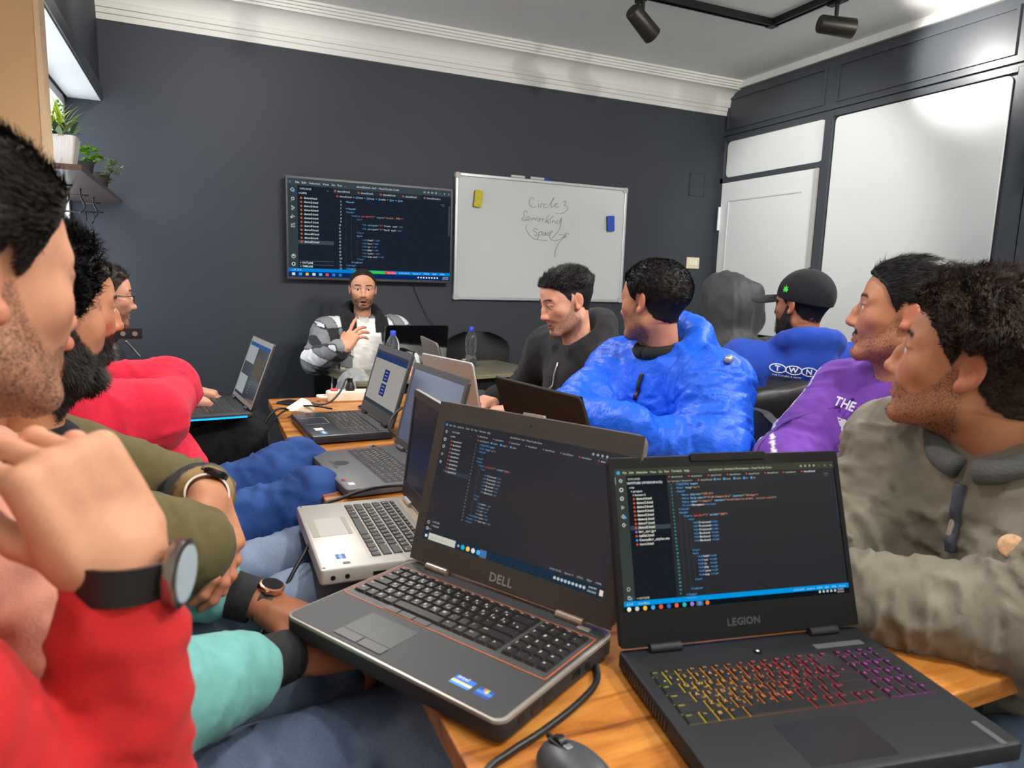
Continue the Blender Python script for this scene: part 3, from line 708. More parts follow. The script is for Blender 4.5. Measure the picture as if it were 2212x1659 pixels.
m_lb = mat('graphite_shell', (34, 36, 40), .55, bump=(500, .04), spec=.3); m_lbz = mat('matte_black_bezel', (9, 10, 13), .5, spec=.2)
lg, b, lo, M, cyS, sw, sh = laptop('laptop', 'black gaming laptop with rainbow backlit keys beside the mouse', .641, .557, -10, .365, .262, .026, .250, 19, TZ, m_lb, m_lb, m_lbz, (15, 18, 26), legion_screen, bez_w=(.009, .016, .046), corner=.008, lid_t=.009, gloss=.3)
MB().slab(.12, .012, .0, .0035, .004, .001, 0, .2505, M).build('camera_bar', m_lbz, lo)
# backlight sheet glowing between the caps, green-yellow-red-magenta across the board
bl = bpy.data.materials.new('keyboard_backlight'); bl.use_nodes = True; nt = bl.node_tree; nt.nodes.clear()
tc = nt.nodes.new('ShaderNodeTexCoord'); sx = nt.nodes.new('ShaderNodeSeparateXYZ'); mr = nt.nodes.new('ShaderNodeMapRange'); cr = nt.nodes.new('ShaderNodeValToRGB'); em = nt.nodes.new('ShaderNodeEmission'); ou = nt.nodes.new('ShaderNodeOutputMaterial')
mr.inputs['From Min'].default_value = -.165; mr.inputs['From Max'].default_value = .165
RAMP = [(0, (150, 220, 40)), (.06, (225, 190, 50)), (.30, (245, 140, 40)), (.50, (250, 70, 40)), (.70, (240, 40, 90)), (.85, (235, 40, 190)), (1, (220, 50, 235))]
for i, (p_, c) in enumerate(RAMP):
    e = cr.color_ramp.elements[i] if i < 2 else cr.color_ramp.elements.new(p_)
    if i < 2: e.position = p_
    e.color = (*lin(c), 1)
cr.color_ramp.elements[1].position = .06
nt.links.new(tc.outputs['Object'], sx.inputs[0]); nt.links.new(sx.outputs['X'], mr.inputs['Value']); nt.links.new(mr.outputs[0], cr.inputs['Fac']); nt.links.new(cr.outputs['Color'], em.inputs[0]); nt.links.new(em.outputs[0], ou.inputs[0])
em.inputs[1].default_value = .8
for e in list(cr.color_ramp.elements): pass
MB().box((-.1645, -.0312, .0260), (.0905, .0710, .0264)).build('backlight', bl, b); MB().box((.0995, -.0312, .0260), (.1645, .0710, .0264)).build('backlight', bl, b)
def rgb_at(x):
    t = (x + .165) / .33
    for (a, ca), (c_, cb) in zip(RAMP, RAMP[1:]):
        if t <= c_:
            k = max(0, min(1, (t - a) / (c_ - a))); return tuple(int(round((ca[i] * (1 - k) + cb[i] * k) * .7 + 70 * .6) // 12 * 12) for i in range(3))
    return (220, 70, 220)
keyboard(b, -.166, .166, .0725, .0187, .0266, mat('gaming_keycap', (20, 20, 23), .5), m_leg, True, ins=.0010, t=.0018, gap=.0018, lg_h=.0056, emit_fn=lambda x: glow(rgb_at(x), 1.5))
MB().slab(.105, .070, .0260, .0263, .003, 0, -.02, -.083).build('touchpad', mat('gaming_touchpad', (38, 38, 44), .3), b)
MB().lathe([(.006, .026), (.006, .0275)], 16, Matrix.Translation((0, .092, 0))).build('power_button', m_blackm, b)
MB().lathe([(.002, .0275), (.002, .0278)], 10, Matrix.Translation((0, .092, 0))).build('power_light', glow((240, 230, 240), 1.5), b)
MB().box((.085, .083, .026), (.160, .094, .0264)).build('indicator_strip', mat('indicator_grey', (92, 92, 94), .5), b)
P = Print(); V, F, wd = text_geo('LEGION', .0135, None, .03); P.poly([(x - wd / 2, y + .021, .0019) for x, y in V], mat('logo_dark', (70, 70, 72), .35, metal=.4), F); P.build('brand_lettering', lo, M)
MB().slab(.040, .008, .0260, .0264, .002, 0, .158, -.108, Matrix.Translation((.158, -.108, 0)) @ Matrix.Rotation(PI / 2, 4, 'Z') @ Matrix.Translation((-.158, .108, 0))).build('brand_plate', mat('plate_grey', (84, 84, 86), .4), b)
P = sticker(b, -.150, -.118, .022, .018, .0262, [(120, 220, 40), (120, 220, 40)]); P.build('sticker', b)
vt = MB()
for k in range(16): vt.box((-.1836, .10 - k * .0075, .008), (-.1822, .1045 - k * .0075, .020))
vt.build('side_vent', m_black, b)

m_sil = mat('silver_alloy', (176, 173, 168), .42, metal=.25); m_sil2 = mat('silver_lid', (168, 160, 150), .4, metal=.4)
hp, b, lo, M, cyS, sw, sh = laptop('laptop', 'silver laptop with black keys and a dark blank screen', .274, 1.255, -90.5, .338, .231, .031, .232, 6.5, TZ, m_sil, m_sil2, mat('worn_black_bezel', (44, 40, 40), .5), (26, 26, 33), None, bez_w=(.012, .016, .034), corner=.007, lid_t=.009, gloss=.25)
MB().box((-.150, .088, .031), (.150, .104, .0314)).build('speaker_strip', mat('bronze_strip', (172, 156, 138), .4), b)
MB().box((-.142, -.030, .031), (.142, .080, .0313)).build('keyboard_tray', m_sil2, b)
keyboard(b, -.140, .140, .079, .0187, .0313, m_key, m_leg, False, ins=.0012, t=.0022, gap=.0030)
MB().box((-.075, -.094, .031), (.020, -.045, .0314)).build('touchpad', mat('silver_pad', (186, 183, 178), .4), b)
for y, w_ in ((-.043, .008), (-.106, .011)): MB().box((-.075, y, .031), (.020, y + w_, .0318)).build('pad_button', mat('olive_silver_button', (158, 156, 140), .4), b)
P = sticker(b, .120, -.075, .022, .016, .0312, [(60, 90, 170), (120, 170, 230), (60, 90, 170)]); P.build('sticker', b)
P = sticker(b, .150, -.070, .010, .012, .0312, [(70, 66, 62)]); P.build('sticker', b)
for x in (-.16, .16): MB().box((x - .002, -.110, .031), (x + .002, -.106, .0316)).build('bumper', m_black, b)
pr = MB()
for y, w_, h_ in ((-.030, .022, .006), (.005, .014, .006), (.030, .016, .006), (.060, .005, .012), (.069, .005, .012), (.078, .005, .012), (.087, .005, .012)): pr.box((.1682, y, .012), (.1698, y + w_, .012 + h_))
pr.build('port', m_black, b)
for y in (-.095, -.072): MB().cyl((.1685, y, .016), (.1700, y, .016), .004).build('audio_jack', m_black, b)
MB().cyl((-.15, .110, .034), (.15, .110, .034), .006).build('hinge_bar', mat('hinge_cream', (206, 188, 160), .35), hp, True, 40)

m_g2 = mat('slate_grey_shell', (74, 75, 80), .5)
l2, b, lo, M, cyS, sw, sh = laptop('laptop', 'dark grey laptop with a worn touchpad and blank blue-grey screen', .387, 1.716, -85, .365, .250, .024, .240, 14.5, TZ, m_g2, mat('dark_lid', (40, 40, 44), .45), mat('grey_bezel', (66, 64, 66), .5), (84, 88, 108), None, bez_w=(.014, .018, .022), corner=.012)
MB().box((-.168, -.028, .024), (.168, .072, .0243)).build('keyboard_tray', mat('tray_dark', (52, 53, 57), .5), b)
keyboard(b, -.165, .165, .071, .0172, .0243, mat('black_keycap_flat', (26, 26, 29), .5), m_leg, True, ins=.0010, t=.0016, gap=.0026, lg_h=.0046)
MB().lathe([(.022, .024), (.022, .0242)], 24, Matrix.Translation((-.045, -.076, 0))).build('worn_spot', mat('worn_dark', (48, 49, 55), .35), b)
MB().box((-.08, -.100, .024), (.0, -.092, .0243)).build('pad_button', mat('pad_dark', (62, 62, 66), .4), b)
P = sticker(b, .105, -.108, .020, .013, .0242, [(60, 30, 30), (170, 60, 50)]); P.build('sticker', b)
P = sticker(b, .140, -.100, .022, .014, .0242, [(200, 206, 214)]); P.build('sticker', b)

m_g1 = mat('navy_black_shell', (26, 32, 42), .35)
l1, b, lo, M, cyS, sw, sh = laptop('laptop', 'black laptop showing a pale web page next to the power strip', .392, 2.245, -87, .365, .250, .028, .240, 16.5, TZ, m_g1, mat('dark_lid', (40, 40, 44), .45), mat('grey_bezel', (66, 64, 66), .5), (120, 118, 118), doc_screen, bez_w=(.014, .020, .036), corner=.006, deck=None)
MB().box((-.168, -.022, .028), (.168, .076, .0284)).build('keyboard_tray', mat('tray_silver_worn', (104, 96, 86), .4, metal=.2), b)
keyboard(b, -.165, .165, .075, .0172, .0284, mat('black_keycap_flat', (26, 26, 29), .5), m_leg, True, ins=.0010, t=.0016, gap=.0022, lg_h=.0046)
MB().box((-.175, .085, .028), (.175, .118, .0286)).build('speaker_grille', mat('grille_grey', (58, 58, 60), .5), b)
tp = MB()
for a in ((-.09, -.036, .012, -.034), (-.09, -.110, -.088, -.036), (.01, -.110, .012, -.036)): tp.box((a[0], a[1], .028), (a[2], a[3], .0284))
tp.build('touchpad_outline', mat('gold_line', (150, 140, 112), .4), b)
P = sticker(b, .090, -.085, .040, .026, .0283, [(214, 212, 208)]); P.build('sticker', b)
P = sticker(b, .140, -.080, .034, .018, .0283, [(60, 150, 200), (200, 220, 230), (60, 150, 200)]); P.build('sticker', b)

# laptops whose lids are seen from behind
def lid_laptop(label, cx, cy, rz, W, D, T, H, tilt, z0, lidc, scr, kb=True):
    q = laptop('laptop', label, cx, cy, rz, W, D, T, H, tilt, z0, mat('dark_shell', (38, 38, 42), .45), lidc, m_lbz, scr, None, corner=.014)
    if kb: keyboard(q[1], -W / 2 + .018, W / 2 - .018, .07, .0172, T + .0002, m_key, m_leg, False, ins=.001, t=.0016, gap=.0024, arab=False)
    return q
m_lid_b = mat('black_lid_matte', (40, 38, 40), .7, spec=.2, noise=(30, .08))
m_lid_g = mat('glossy_black_lid', (12, 13, 16), .08, coat=.6)
lid_laptop('black laptop lid standing in front of the blue puffer jacket', .945, 1.565, 100, .365, .25, .024, .235, 22, TZ, m_lid_b, (120, 124, 130))
lid_laptop('glossy black laptop open in front of the presenter', 1.03, 3.72, 180, .345, .235, .022, .225, 12, TZ, m_lid_g, (90, 96, 104))
lid_laptop('thin grey laptop standing beside the clear water bottle', .985, 2.655, 84, .345, .23, .018, .240, 14, TZ, mat('warm_grey_lid', (104, 101, 96), .42, metal=.2), (70, 74, 80))
lid_laptop('pale silver laptop lid behind the web page screen', .895, 2.275, 104, .325, .225, .018, .215, 12, TZ, mat('pale_silver_lid', (190, 188, 184), .4, metal=.2), (70, 74, 80))
# ================================================================== television and whiteboard
tv = thing('television', 'wall television showing a code editor', 'television', (.939, 4.22, 1.5025))
MB().slab(.992, .577, -.045, -.004, .006, .003, M=Matrix.Rotation(PI / 2, 4, 'X')).build('casing', m_black, tv)
fr = MB(Matrix.Rotation(PI / 2, 4, 'X'))
for a in ((-.496, -.2885, .496, -.274), (-.496, .277, .496, .2885), (-.496, -.274, -.486, .277), (.486, -.274, .496, .277)): fr.box((a[0], a[1], -.005), (a[2], a[3], .003))
fr.build('bezel', mat('tv_bezel', (30, 30, 34), .35), tv)
MT = Matrix.Rotation(PI / 2, 4, 'X') @ Matrix.Translation((0, .0015, 0))
sp = MB(MT).add([(-.486, -.2755, 0), (.486, -.2755, 0), (.486, .2755, 0), (-.486, .2755, 0)], [(0, 1, 2, 3)]).build('screen', mat('tv_display', (10, 11, 13), .16, emit=(20, 25, 34), estr=2.0 ** (-EXP)), tv)
u_ = UI(.972, .551); tv_screen(u_); u_.build('screen_image', tv, MT @ Matrix.Translation((0, 0, .0006)))
MB().box((-.15, .035, -.12), (.15, .078, .12)).build('wall_bracket', m_blackm, tv)
tcb = MB().tube([(1.20, 4.285, 1.21), (1.24, 4.29, 1.12), (1.30, 4.285, 1.00), (1.38, 4.27, .90), (1.40, 4.24, .80)], .0022, 6, 6).build('television_cable', m_black, None, True); tag(tcb, 'thin black cable trailing down the slate wall from the television', 'cable')

wbd = thing('whiteboard', 'framed whiteboard with faint handwriting', 'whiteboard', (2.108, 4.285, 1.508))
WBW, WBH = 1.273, .795
m_alu = mat('aluminium_frame', (198, 202, 204), .35, metal=.5)
MB().box((-WBW / 2 + .012, -.006, -WBH / 2 + .012), (WBW / 2 - .012, .012, WBH / 2 - .012)).build('writing_surface', mat('whiteboard_gloss', (212, 216, 216), .16, noise=(3, .02), coat=.3), wbd)
for a, b in (((-WBW / 2, -.014, WBH / 2 - .020), (WBW / 2, .014, WBH / 2)), ((-WBW / 2, -.014, -WBH / 2), (WBW / 2, .014, -WBH / 2 + .020)), ((-WBW / 2, -.014, -WBH / 2 + .02), (-WBW / 2 + .020, .014, WBH / 2 - .02)), ((WBW / 2 - .020, -.014, -WBH / 2 + .02), (WBW / 2, .014, WBH / 2 - .02))):
    mbox('frame_bar', a, b, m_alu, wbd, .004)
for sx in (-1, 1):
    for sz in (-1, 1):
        MB(Matrix.Translation((sx * (WBW / 2 - .016), 0, sz * (WBH / 2 - .016))) @ Matrix.Rotation(PI / 2, 4, 'X')).slab(.036, .036, -.016, .016, .010, .002).build('corner_cap', mat('corner_cap_grey', (190, 186, 180), .5), wbd)
# handwriting, strokes in zoomed-photo units of the board: (2212 px = board crop) mapped to board metres
def hw(pts): return [((x - 1056) / 1880 * WBW, -.0078, -(y - (x - 1056) * .072 - 810) / 1290 * WBH * .985) for x, y in pts]
INK = [
    [(930, 350), (905, 335), (880, 370), (890, 420), (930, 440), (965, 425)], [(985, 400), (980, 445)], [(980, 368), (984, 372)], [(1005, 440), (1010, 400), (1035, 405)],
    [(1075, 400), (1045, 410), (1040, 440), (1080, 440)], [(1090, 425), (1135, 360), (1150, 335), (1125, 370), (1120, 430), (1145, 435)], [(1150, 420), (1190, 400), (1170, 400), (1160, 430), (1205, 435)],
    [(1250, 385), (1275, 370), (1285, 390), (1260, 415), (1300, 430), (1300, 470), (1240, 505), (1170, 505)],
    [(870, 500), (845, 480), (825, 500), (830, 540), (805, 560), (830, 580), (875, 570), (885, 545), (860, 545), (850, 575), (900, 575)], [(905, 550), (915, 575), (940, 550), (950, 575), (975, 545)],
    [(990, 560), (975, 575), (985, 590), (1005, 575), (995, 560), (1030, 570)], [(1030, 590), (1035, 560), (1055, 565)], [(1060, 600), (1085, 540), (1100, 520)], [(1065, 605), (1150, 535)], [(1075, 580), (1105, 620)], [(1120, 575), (1118, 610)], [(1140, 610), (1150, 580), (1170, 605), (1180, 610)],
    [(1215, 580), (1190, 590), (1195, 615), (1225, 600), (1240, 545), (1235, 630), (1210, 700), (1150, 770)], [(862, 625), (855, 670), (890, 730), (950, 780), (1060, 798), (1090, 795)],
    [(985, 680), (950, 665), (935, 685), (975, 720), (970, 745), (945, 735)], [(1000, 700), (985, 790)], [(1000, 710), (1030, 700), (1025, 735), (995, 740)], [(1060, 710), (1035, 730), (1060, 745), (1070, 705), (1075, 745)], [(1105, 710), (1085, 735), (1115, 745)], [(1120, 730), (1150, 700), (1125, 705), (1115, 745), (1135, 790), (1190, 800), (1250, 780), (1300, 730)],
    [(1220, 732), (1290, 745), (1275, 765), (1305, 765), (1290, 725), (1335, 730)], [(1290, 755), (1230, 820), (1190, 900), (1180, 985)],
]
ik_ = MB()
for st in INK: ik_.tube(hw(st), .0015, 5, 4)
ik_.build('handwriting', mat('faded_marker_ink', (128, 132, 148), .6), wbd, True)
def eraser(label, x, z, rot, rgb):
    o = thing('board_eraser', label, 'eraser', (x, 4.279, z)); o.rotation_euler = (0, math.radians(rot), 0)
    MB(Matrix.Rotation(PI / 2, 4, 'X')).slab(.052, .105, .012, .028, .006, .002).build('grip', mat('eraser_%d' % rgb[0], rgb, .6, noise=(60, .15)), o)
    MB(Matrix.Rotation(PI / 2, 4, 'X')).slab(.050, .102, .0, .012, .005, .001).build('felt', mat('eraser_felt', (52, 52, 58), .9), o)
eraser('yellow whiteboard eraser stuck on the board', 1.622, 1.752, 6, (206, 190, 40)); eraser('blue whiteboard eraser stuck on the board', 2.612, 1.655, -5, (42, 86, 190))
for x, lab, cap in ((1.905, 'white marker lying on the board frame without a cap', None), (2.045, 'white marker with blue cap lying on the board frame', (44, 60, 190))):
    o = thing('board_marker', lab, 'marker', (x, 4.280, 1.914))
    MB().cyl((-.052, 0, 0), (.045, 0, 0), .0085).build('barrel', mat('marker_white', (214, 214, 214), .4), o, True, 40)
    if cap: MB().cyl((.045, 0, 0), (.078, 0, 0), .0092).build('cap', mat('marker_cap', cap, .4), o, True, 40)
    else: MB().cyl((.045, 0, 0), (.052, 0, 0), .004).build('nib', m_black, o)

# ================================================================== plant shelf
m_brown = mat('walnut_shelf', (84, 62, 54), .35, noise=(14, .2), coat=.3)
shf = thing('wall_shelf', 'dark walnut shelf under the window with wire hooks below', 'shelf', (-.49, 3.62, 1.58))
MB().box((-.11, -.72, 0), (.115, .66, .020)).build('board', m_brown, shf)
for k, y in enumerate((-.45, -.05, .35)):
    hk = MB(); hk.tube([(.02, y, 0), (.02, y, -.035), (.035, y - .01, -.075), (.015, y - .02, -.105)], .0035, 6, 4); hk.tube([(-.03, y + .02, -.028), (.05, y - .02, -.028)], .003, 6); hk.build('wire_hook', m_blackm, shf, True)
br = MB(); br.tube([(-.10, .1, -.09), (.09, .05, -.088)], .0035, 6); br.tube([(.02, .07, -.09), (.02, .07, -.13)], .003, 6); br.tube([(.05, .06, -.09), (.05, .06, -.125), (.04, .05, -.14)], .003, 6, 3); br.build('hook_rail', m_blackm, shf, True)
def leaf_mesh(nm, L, W, bend, rgb):
    me = bpy.data.meshes.new(nm); v = []; n = 6
    for i in range(n + 1):
        t = i / n; w = W * math.sin(PI * min(1, .12 + t * .88)) ** .7 * (1 - t * .3) / 2; z = L * t - bend * .25 * t * t; y = bend * t * t
        v += [(-w, y, z), (0, y - w * .3, z), (w, y, z)]
    f = []
    for i in range(n): f += [(3 * i, 3 * i + 1, 3 * i + 4, 3 * i + 3), (3 * i + 1, 3 * i + 2, 3 * i + 5, 3 * i + 4)]
    me.from_pydata(v, [], f); me.shade_smooth(); me.materials.append(mat('leaf_%d_%d_%d' % rgb, rgb, .5, noise=(40, .2))); return me
def put_leaf(me, par, loc, az, tilt, sc=1, nm='leaf'):
    o = bpy.data.objects.new(nm, me); COL.objects.link(o); o.parent = par; o.location = loc; o.scale = (sc, sc, sc)
    o.rotation_euler = (Matrix.Rotation(az, 3, 'Z') @ Matrix.Rotation(-tilt, 3, 'X')).to_euler()
rl = random.Random(5)
p1 = thing('potted_plant', 'spiky lime plant in a white ribbed square pot', 'plant', (-.455, 3.02, 1.60))
pp = MB(); pp.loft([[(x * s, y * s, z) for x, y in rrect(1, 1, .08, 3)] for s, z in ((.088, 0), (.122, .105), (.116, .105), (.108, .09))]); pp.build('pot', mat('white_ribbed_pot', (226, 222, 216), .5, bump=(3, .4, (60, 60, 1))), p1)
lm = leaf_mesh('blade', .115, .009, .035, (168, 190, 48))
for k in range(34): put_leaf(lm, p1, (rl.uniform(-.02, .025), rl.uniform(-.02, .02), .13), rl.uniform(0, 2 * PI), rl.uniform(.1, 1.15), rl.uniform(.7, 1.15))
lw = leaf_mesh('pale_leaf', .040, .020, .012, (170, 186, 150)); lg2 = leaf_mesh('dark_leaf', .05, .022, .02, (62, 96, 60))
for k in range(46):
    a = rl.uniform(0, 2 * PI); r = rl.uniform(.01, .055); put_leaf(lw if k % 3 else lg2, p1, (r * math.cos(a), r * math.sin(a), rl.uniform(.09, .135)), a - PI / 2, rl.uniform(.2, 1.3), rl.uniform(.7, 1.2))
lb = leaf_mesh('bud_leaf', .018, .009, .006, (112, 168, 44))
for k in range(26): put_leaf(lb, p1, (.01 + .006 * math.cos(k * 2.4), .006 * math.sin(k * 2.4), .15 + .0028 * k), k * 2.4, .6)
def rosettes(label, loc, n, spread, hang, rgb, sz):
    o = thing('potted_plant', label, 'plant', loc)
    MB().lathe([(.030, 0), (.042, .055), (.038, .055), (.036, .045)], 18).build('pot', mat('small_dark_pot', (54, 50, 48), .6), o, True, 40)
    me = leaf_mesh('succulent_leaf', .024 * sz, .013 * sz, .010, rgb)
    for k in range(n):
        c = (rl.gauss(0, spread) + .02, rl.gauss(0, spread), .06 + rl.uniform(-hang, .05))
        for j in range(9): put_leaf(me, o, c, j * 2.4 + k, .35 + .09 * j, rl.uniform(.8, 1.15))
    return o
rosettes('bushy lime green succulent behind the white pot', (-.42, 3.28, 1.60), 20, .028, .01, (138, 190, 52), 1.0)
rosettes('grey-green trailing plant spilling over the shelf corner', (-.40, 3.60, 1.60), 24, .030, .05, (150, 166, 122), .95)

# ================================================================== small things on the tables
ps = thing('power_strip', 'white power strip with a red rocker switch on the oak table', 'power strip', (.555, 2.775, TZ), math.radians(-2))
m_cream = mat('warm_white_plastic', (240, 226, 206), .4)
MB().slab(.245, .070, .0, .042, .020, .006).build('body', m_cream, ps, True, 40)
MB().tube([(-.122, -.02, .02), (-.150, -.018, .02), (-.155, .004, .022), (-.150, .022, .02), (-.122, .022, .02)], .006, 8, 5).build('hanging_loop', m_cream, ps, True)
mbox('rocker_switch', (-.105, -.014, .040), (-.078, .014, .050), mat('red_rocker', (226, 62, 52), .35, emit=(220, 40, 30), estr=.3), ps, .003)
for x in (-.035, .03, .09): MB().lathe([(.019, .0415), (.019, .0425), (.016, .0430)], 18, Matrix.Translation((x, 0, 0))).build('socket_face', mat('socket_grey', (206, 200, 190), .5), ps)
def plug(label, loc, rz, rgb, pts):
    o = thing('power_plug', label, 'plug', loc, rz)
    MB().lathe([(.018, 0), (.019, .012), (.013, .030), (.010, .036)], 16).build('plug_body', mat('plug_%d' % rgb[0], rgb, .5), o, True, 40)
    for k in range(4): MB().lathe([(.0115, .033 + k * .004), (.0115, .0355 + k * .004)], 12).build('grip_ring', m_black, o)
    MB().tube(pts, .0038, 8, 6).build('cord', m_black, o, True); return o
plug('black round plug pushed in the power strip next to the switch', (.525, 2.772, TZ + .043), 0, (30, 28, 28), [(0, 0, .045), (-.02, -.02, .045), (-.05, -.05, .0), (-.10, -.08, -.034), (-.17, -.085, -.036), (-.22, -.075, -.034)])
plug('dark grey plug in the last socket of the power strip', (.648, 2.772, TZ + .043), 0, (96, 92, 88), [(0, 0, .045), (.01, -.05, .045), (-.01, -.10, -.02), (-.06, -.14, -.036), (-.12, -.16, -.037), (-.10, -.22, -.037), (-.02, -.26, -.037)])
ph = thing('phone', 'black phone lying face up on the table corner', 'phone', (.315, 2.735, TZ), math.radians(-50))
MB().slab(.150, .073, 0, .0085, .010, .002).build('case', mat('phone_case', (36, 40, 52), .4), ph, True, 40); MB().slab(.142, .066, .0085, .0088, .007, 0).build('screen', mat('phone_glass', (12, 14, 20), .08), ph)
# crumpled tissue
def crumple(name, label, loc, R):
    bm = bmesh.new(); bmesh.ops.create_icosphere(bm, subdivisions=4, radius=R); rr = random.Random(4)
    planes = [(Vector((rr.gauss(0, 1), rr.gauss(0, 1), rr.gauss(0, 1))).normalized(), rr.uniform(.45, .95) * R) for _ in range(26)]
    for v in bm.verts:
        d = v.co.normalized(); s = min([pl / max(d.dot(n), .25) for n, pl in planes] + [R * 1.35])
        v.co = d * s; v.co.x *= 1.15; v.co.z = max(v.co.z * .95, -R * .55)
    me = bpy.data.meshes.new(name); bm.to_mesh(me); bm.free()
    o = link_mesh(name, me, mat('tissue_paper', (244, 232, 214), .85, bump=(60, .4))); o.location = loc; tag(o, label, 'tissue'); return o
crumple('crumpled_tissue', 'crumpled cream tissue by the laptop corner', (.300, 2.50, TZ + .030), .055)
# two dark leads running off the table end
lead = MB().tube([(.35, 2.50, TZ + .006), (.29, 2.60, TZ + .006), (.225, 2.62, TZ + .004), (.175, 2.55, TZ - .06), (.165, 2.50, TZ - .20), (.17, 2.46, TZ - .40), (.20, 2.45, .2)], .0045, 8, 8).build('loose_cable', m_black, None, True); tag(lead, 'black cable drooping over the table corner beside the tissue', 'cable')
lead = MB().tube([(.40, 2.44, TZ + .034), (.33, 2.46, TZ + .045), (.255, 2.49, TZ + .03), (.195, 2.47, TZ - .02), (.172, 2.45, TZ - .12), (.165, 2.44, TZ - .35), (.19, 2.44, .2)], .0032, 8, 8).build('loose_cable', m_blackm, None, True); tag(lead, 'thin cable rising from the laptop edge and dropping beside the table', 'cable')
# charger lead heap between the two dark laptops
hp_ = MB().tube([(.455, 1.925, TZ + .004), (.50, 1.95, TZ + .006), (.56, 1.985, TZ + .008), (.62, 2.02, TZ + .05), (.56, 2.07, TZ + .10), (.50, 2.03, TZ + .05), (.55, 1.97, TZ + .01), (.62, 1.96, TZ + .04), (.66, 2.05, TZ + .08), (.60, 2.10, TZ + .085), (.58, 2.02, TZ + .02), (.66, 1.98, TZ + .006), (.75, 2.0, TZ + .006)], .0045, 8, 8).build('charger_cable', m_black, None, True); tag(hp_, 'looped black charger cable between the two dark laptops', 'cable')
dcj = thing('charger_tip', 'angled charger tip lying loose on the oak table', 'connector', (.452, 1.927, TZ)); MB().cyl((0, 0, .006), (-.012, .045, .006), .006).build('sleeve', m_black, dcj, True, 40); MB().cyl((-.012, .045, .006), (-.017, .064, .006), .0035).build('barrel', mat('steel', (190, 184, 172), .3, metal=.8), dcj, True, 40)
# leads behind the silver laptop
l_ = MB().tube([(.46, 1.47, TZ + .03), (.40, 1.485, TZ + .035), (.33, 1.50, TZ + .03), (.265, 1.505, TZ + .012), (.225, 1.50, TZ), (.205, 1.49, TZ - .05), (.20, 1.47, TZ - .2)], .0045, 8, 8).build('charger_cable', m_black, None, True); tag(l_, 'twisted black charger cable crossing the table gap', 'cable')
l_ = thing('inline_adapter', 'black lead with a thick ferrite bead behind the silver laptop', 'cable', (0, 0, 0))
MB().tube([(.45, 1.43, TZ + .015), (.40, 1.435, TZ + .014), (.33, 1.44, TZ + .012), (.28, 1.44, TZ + .012), (.24, 1.43, TZ + .005), (.215, 1.41, TZ - .04), (.21, 1.40, TZ - .2)], .0042, 8, 8).build('cord', m_black, l_, True); MB().cyl((.285, 1.44, TZ + .012), (.335, 1.441, TZ + .012), .0105).build('ferrite_bead', m_black, l_, True, 40)
tg = MB().tube([(.165, 1.24, .775), (.13, 1.20, .74), (.09, 1.16, .69), (.05, 1.10, .66), (.0, 1.08, .64)], .0035, 8, 8)
lead = tg.build('laptop_lead', m_black, None, True); tag(lead, 'thin black lead falling from the silver laptop onto the jeans', 'cable')
# cable from the grey laptop round to the mouse
mc = MB().tube([(.470, .800, TZ + .012), (.463, .745, TZ + .006), (.440, .695, TZ + .005), (.395, .662, TZ + .005), (.335, .632, TZ + .005), (.285, .612, TZ + .005), (.245, .590, TZ + .005), (.21, .55, TZ - .02), (.19, .52, TZ - .1)], .0042, 8, 8).build('power_lead', m_black, None, True); tag(mc, 'black power lead curving from the grey laptop past the mouse', 'cable')
ms = thing('computer_mouse', 'dark grey mouse at the corner of the oak table', 'mouse', (.327, .545, TZ), math.radians(14))
def mouse_ring(z, s): return [(.031 * s * math.cos(a), (.052 if math.sin(a) > 0 else .050) * s * math.sin(a), z) for a in np.linspace(0, 2 * PI, 33)[:-1]]
mm_ = MB(); mm_.loft([mouse_ring(0, .92), mouse_ring(.006, 1.0), mouse_ring(.016, .99), mouse_ring(.026, .88), mouse_ring(.033, .66), mouse_ring(.0365, .38), mouse_ring(.0375, .12)]); mm_.build('shell', mat('mouse_grey', (62, 66, 70), .42), ms, True, 50)
mbox('button_split', (-.0015, .012, .030), (.0015, .046, .0355), m_black, ms); mbox('wheel_well', (-.007, .004, .0315), (.007, .038, .0368), m_black, ms, .002)
MB().cyl((-.0045, .026, .0345), (.0045, .026, .0345), .0075).build('scroll_wheel', m_blackm, ms, True, 40); mbox('dpi_button', (-.004, .010, .0365), (.004, .017, .0385), mat('chrome_bit', (190, 192, 194), .25, metal=.8), ms, .001)
# bottles
m_pet = bpy.data.materials.new('clear_plastic'); m_pet.use_nodes = True; _b = m_pet.node_tree.nodes['Principled BSDF']; _b.inputs['Transmission Weight'].default_value = .96; _b.inputs['Roughness'].default_value = .03; _b.inputs['IOR'].default_value = 1.33; _b.inputs['Base Color'].default_value = (.86, .93, .97, 1)
def bottle(label, loc):
    o = thing('water_bottle', label, 'bottle', loc)
    pr_ = [(.012, .001), (.030, 0), (.033, .006), (.033, .045), (.030, .060), (.026, .075), (.030, .090), (.033, .102), (.033, .112), (.0315, .116), (.033, .120), (.0315, .128), (.033, .132), (.033, .160), (.028, .180), (.018, .198), (.0125, .206), (.0125, .214)]
    MB().lathe(pr_, 24).build('bottle_body', m_pet, o, True, 60)
    MB().lathe([(.0155, .205), (.0155, .208), (.0145, .209), (.0150, .225), (.0130, .228)], 20).build('cap', mat('blue_cap', (44, 66, 196), .4), o, True, 40)
bottle('clear water bottle with blue cap standing on the olive table', (1.385, 3.70, TZ)); bottle('water bottle with blue cap half hidden behind the web page laptop', (.868, 3.44, TZ))
gl = thing('glass_cube', 'small faceted glass ornament beside the clear bottle', 'ornament', (1.33, 3.66, TZ)); mbox('cube', (-.018, -.018, 0), (.018, .018, .045), m_pet, gl, .004); MB().lathe([(.012, .045), (.012, .050)], 12).build('stopper', m_alu, gl)
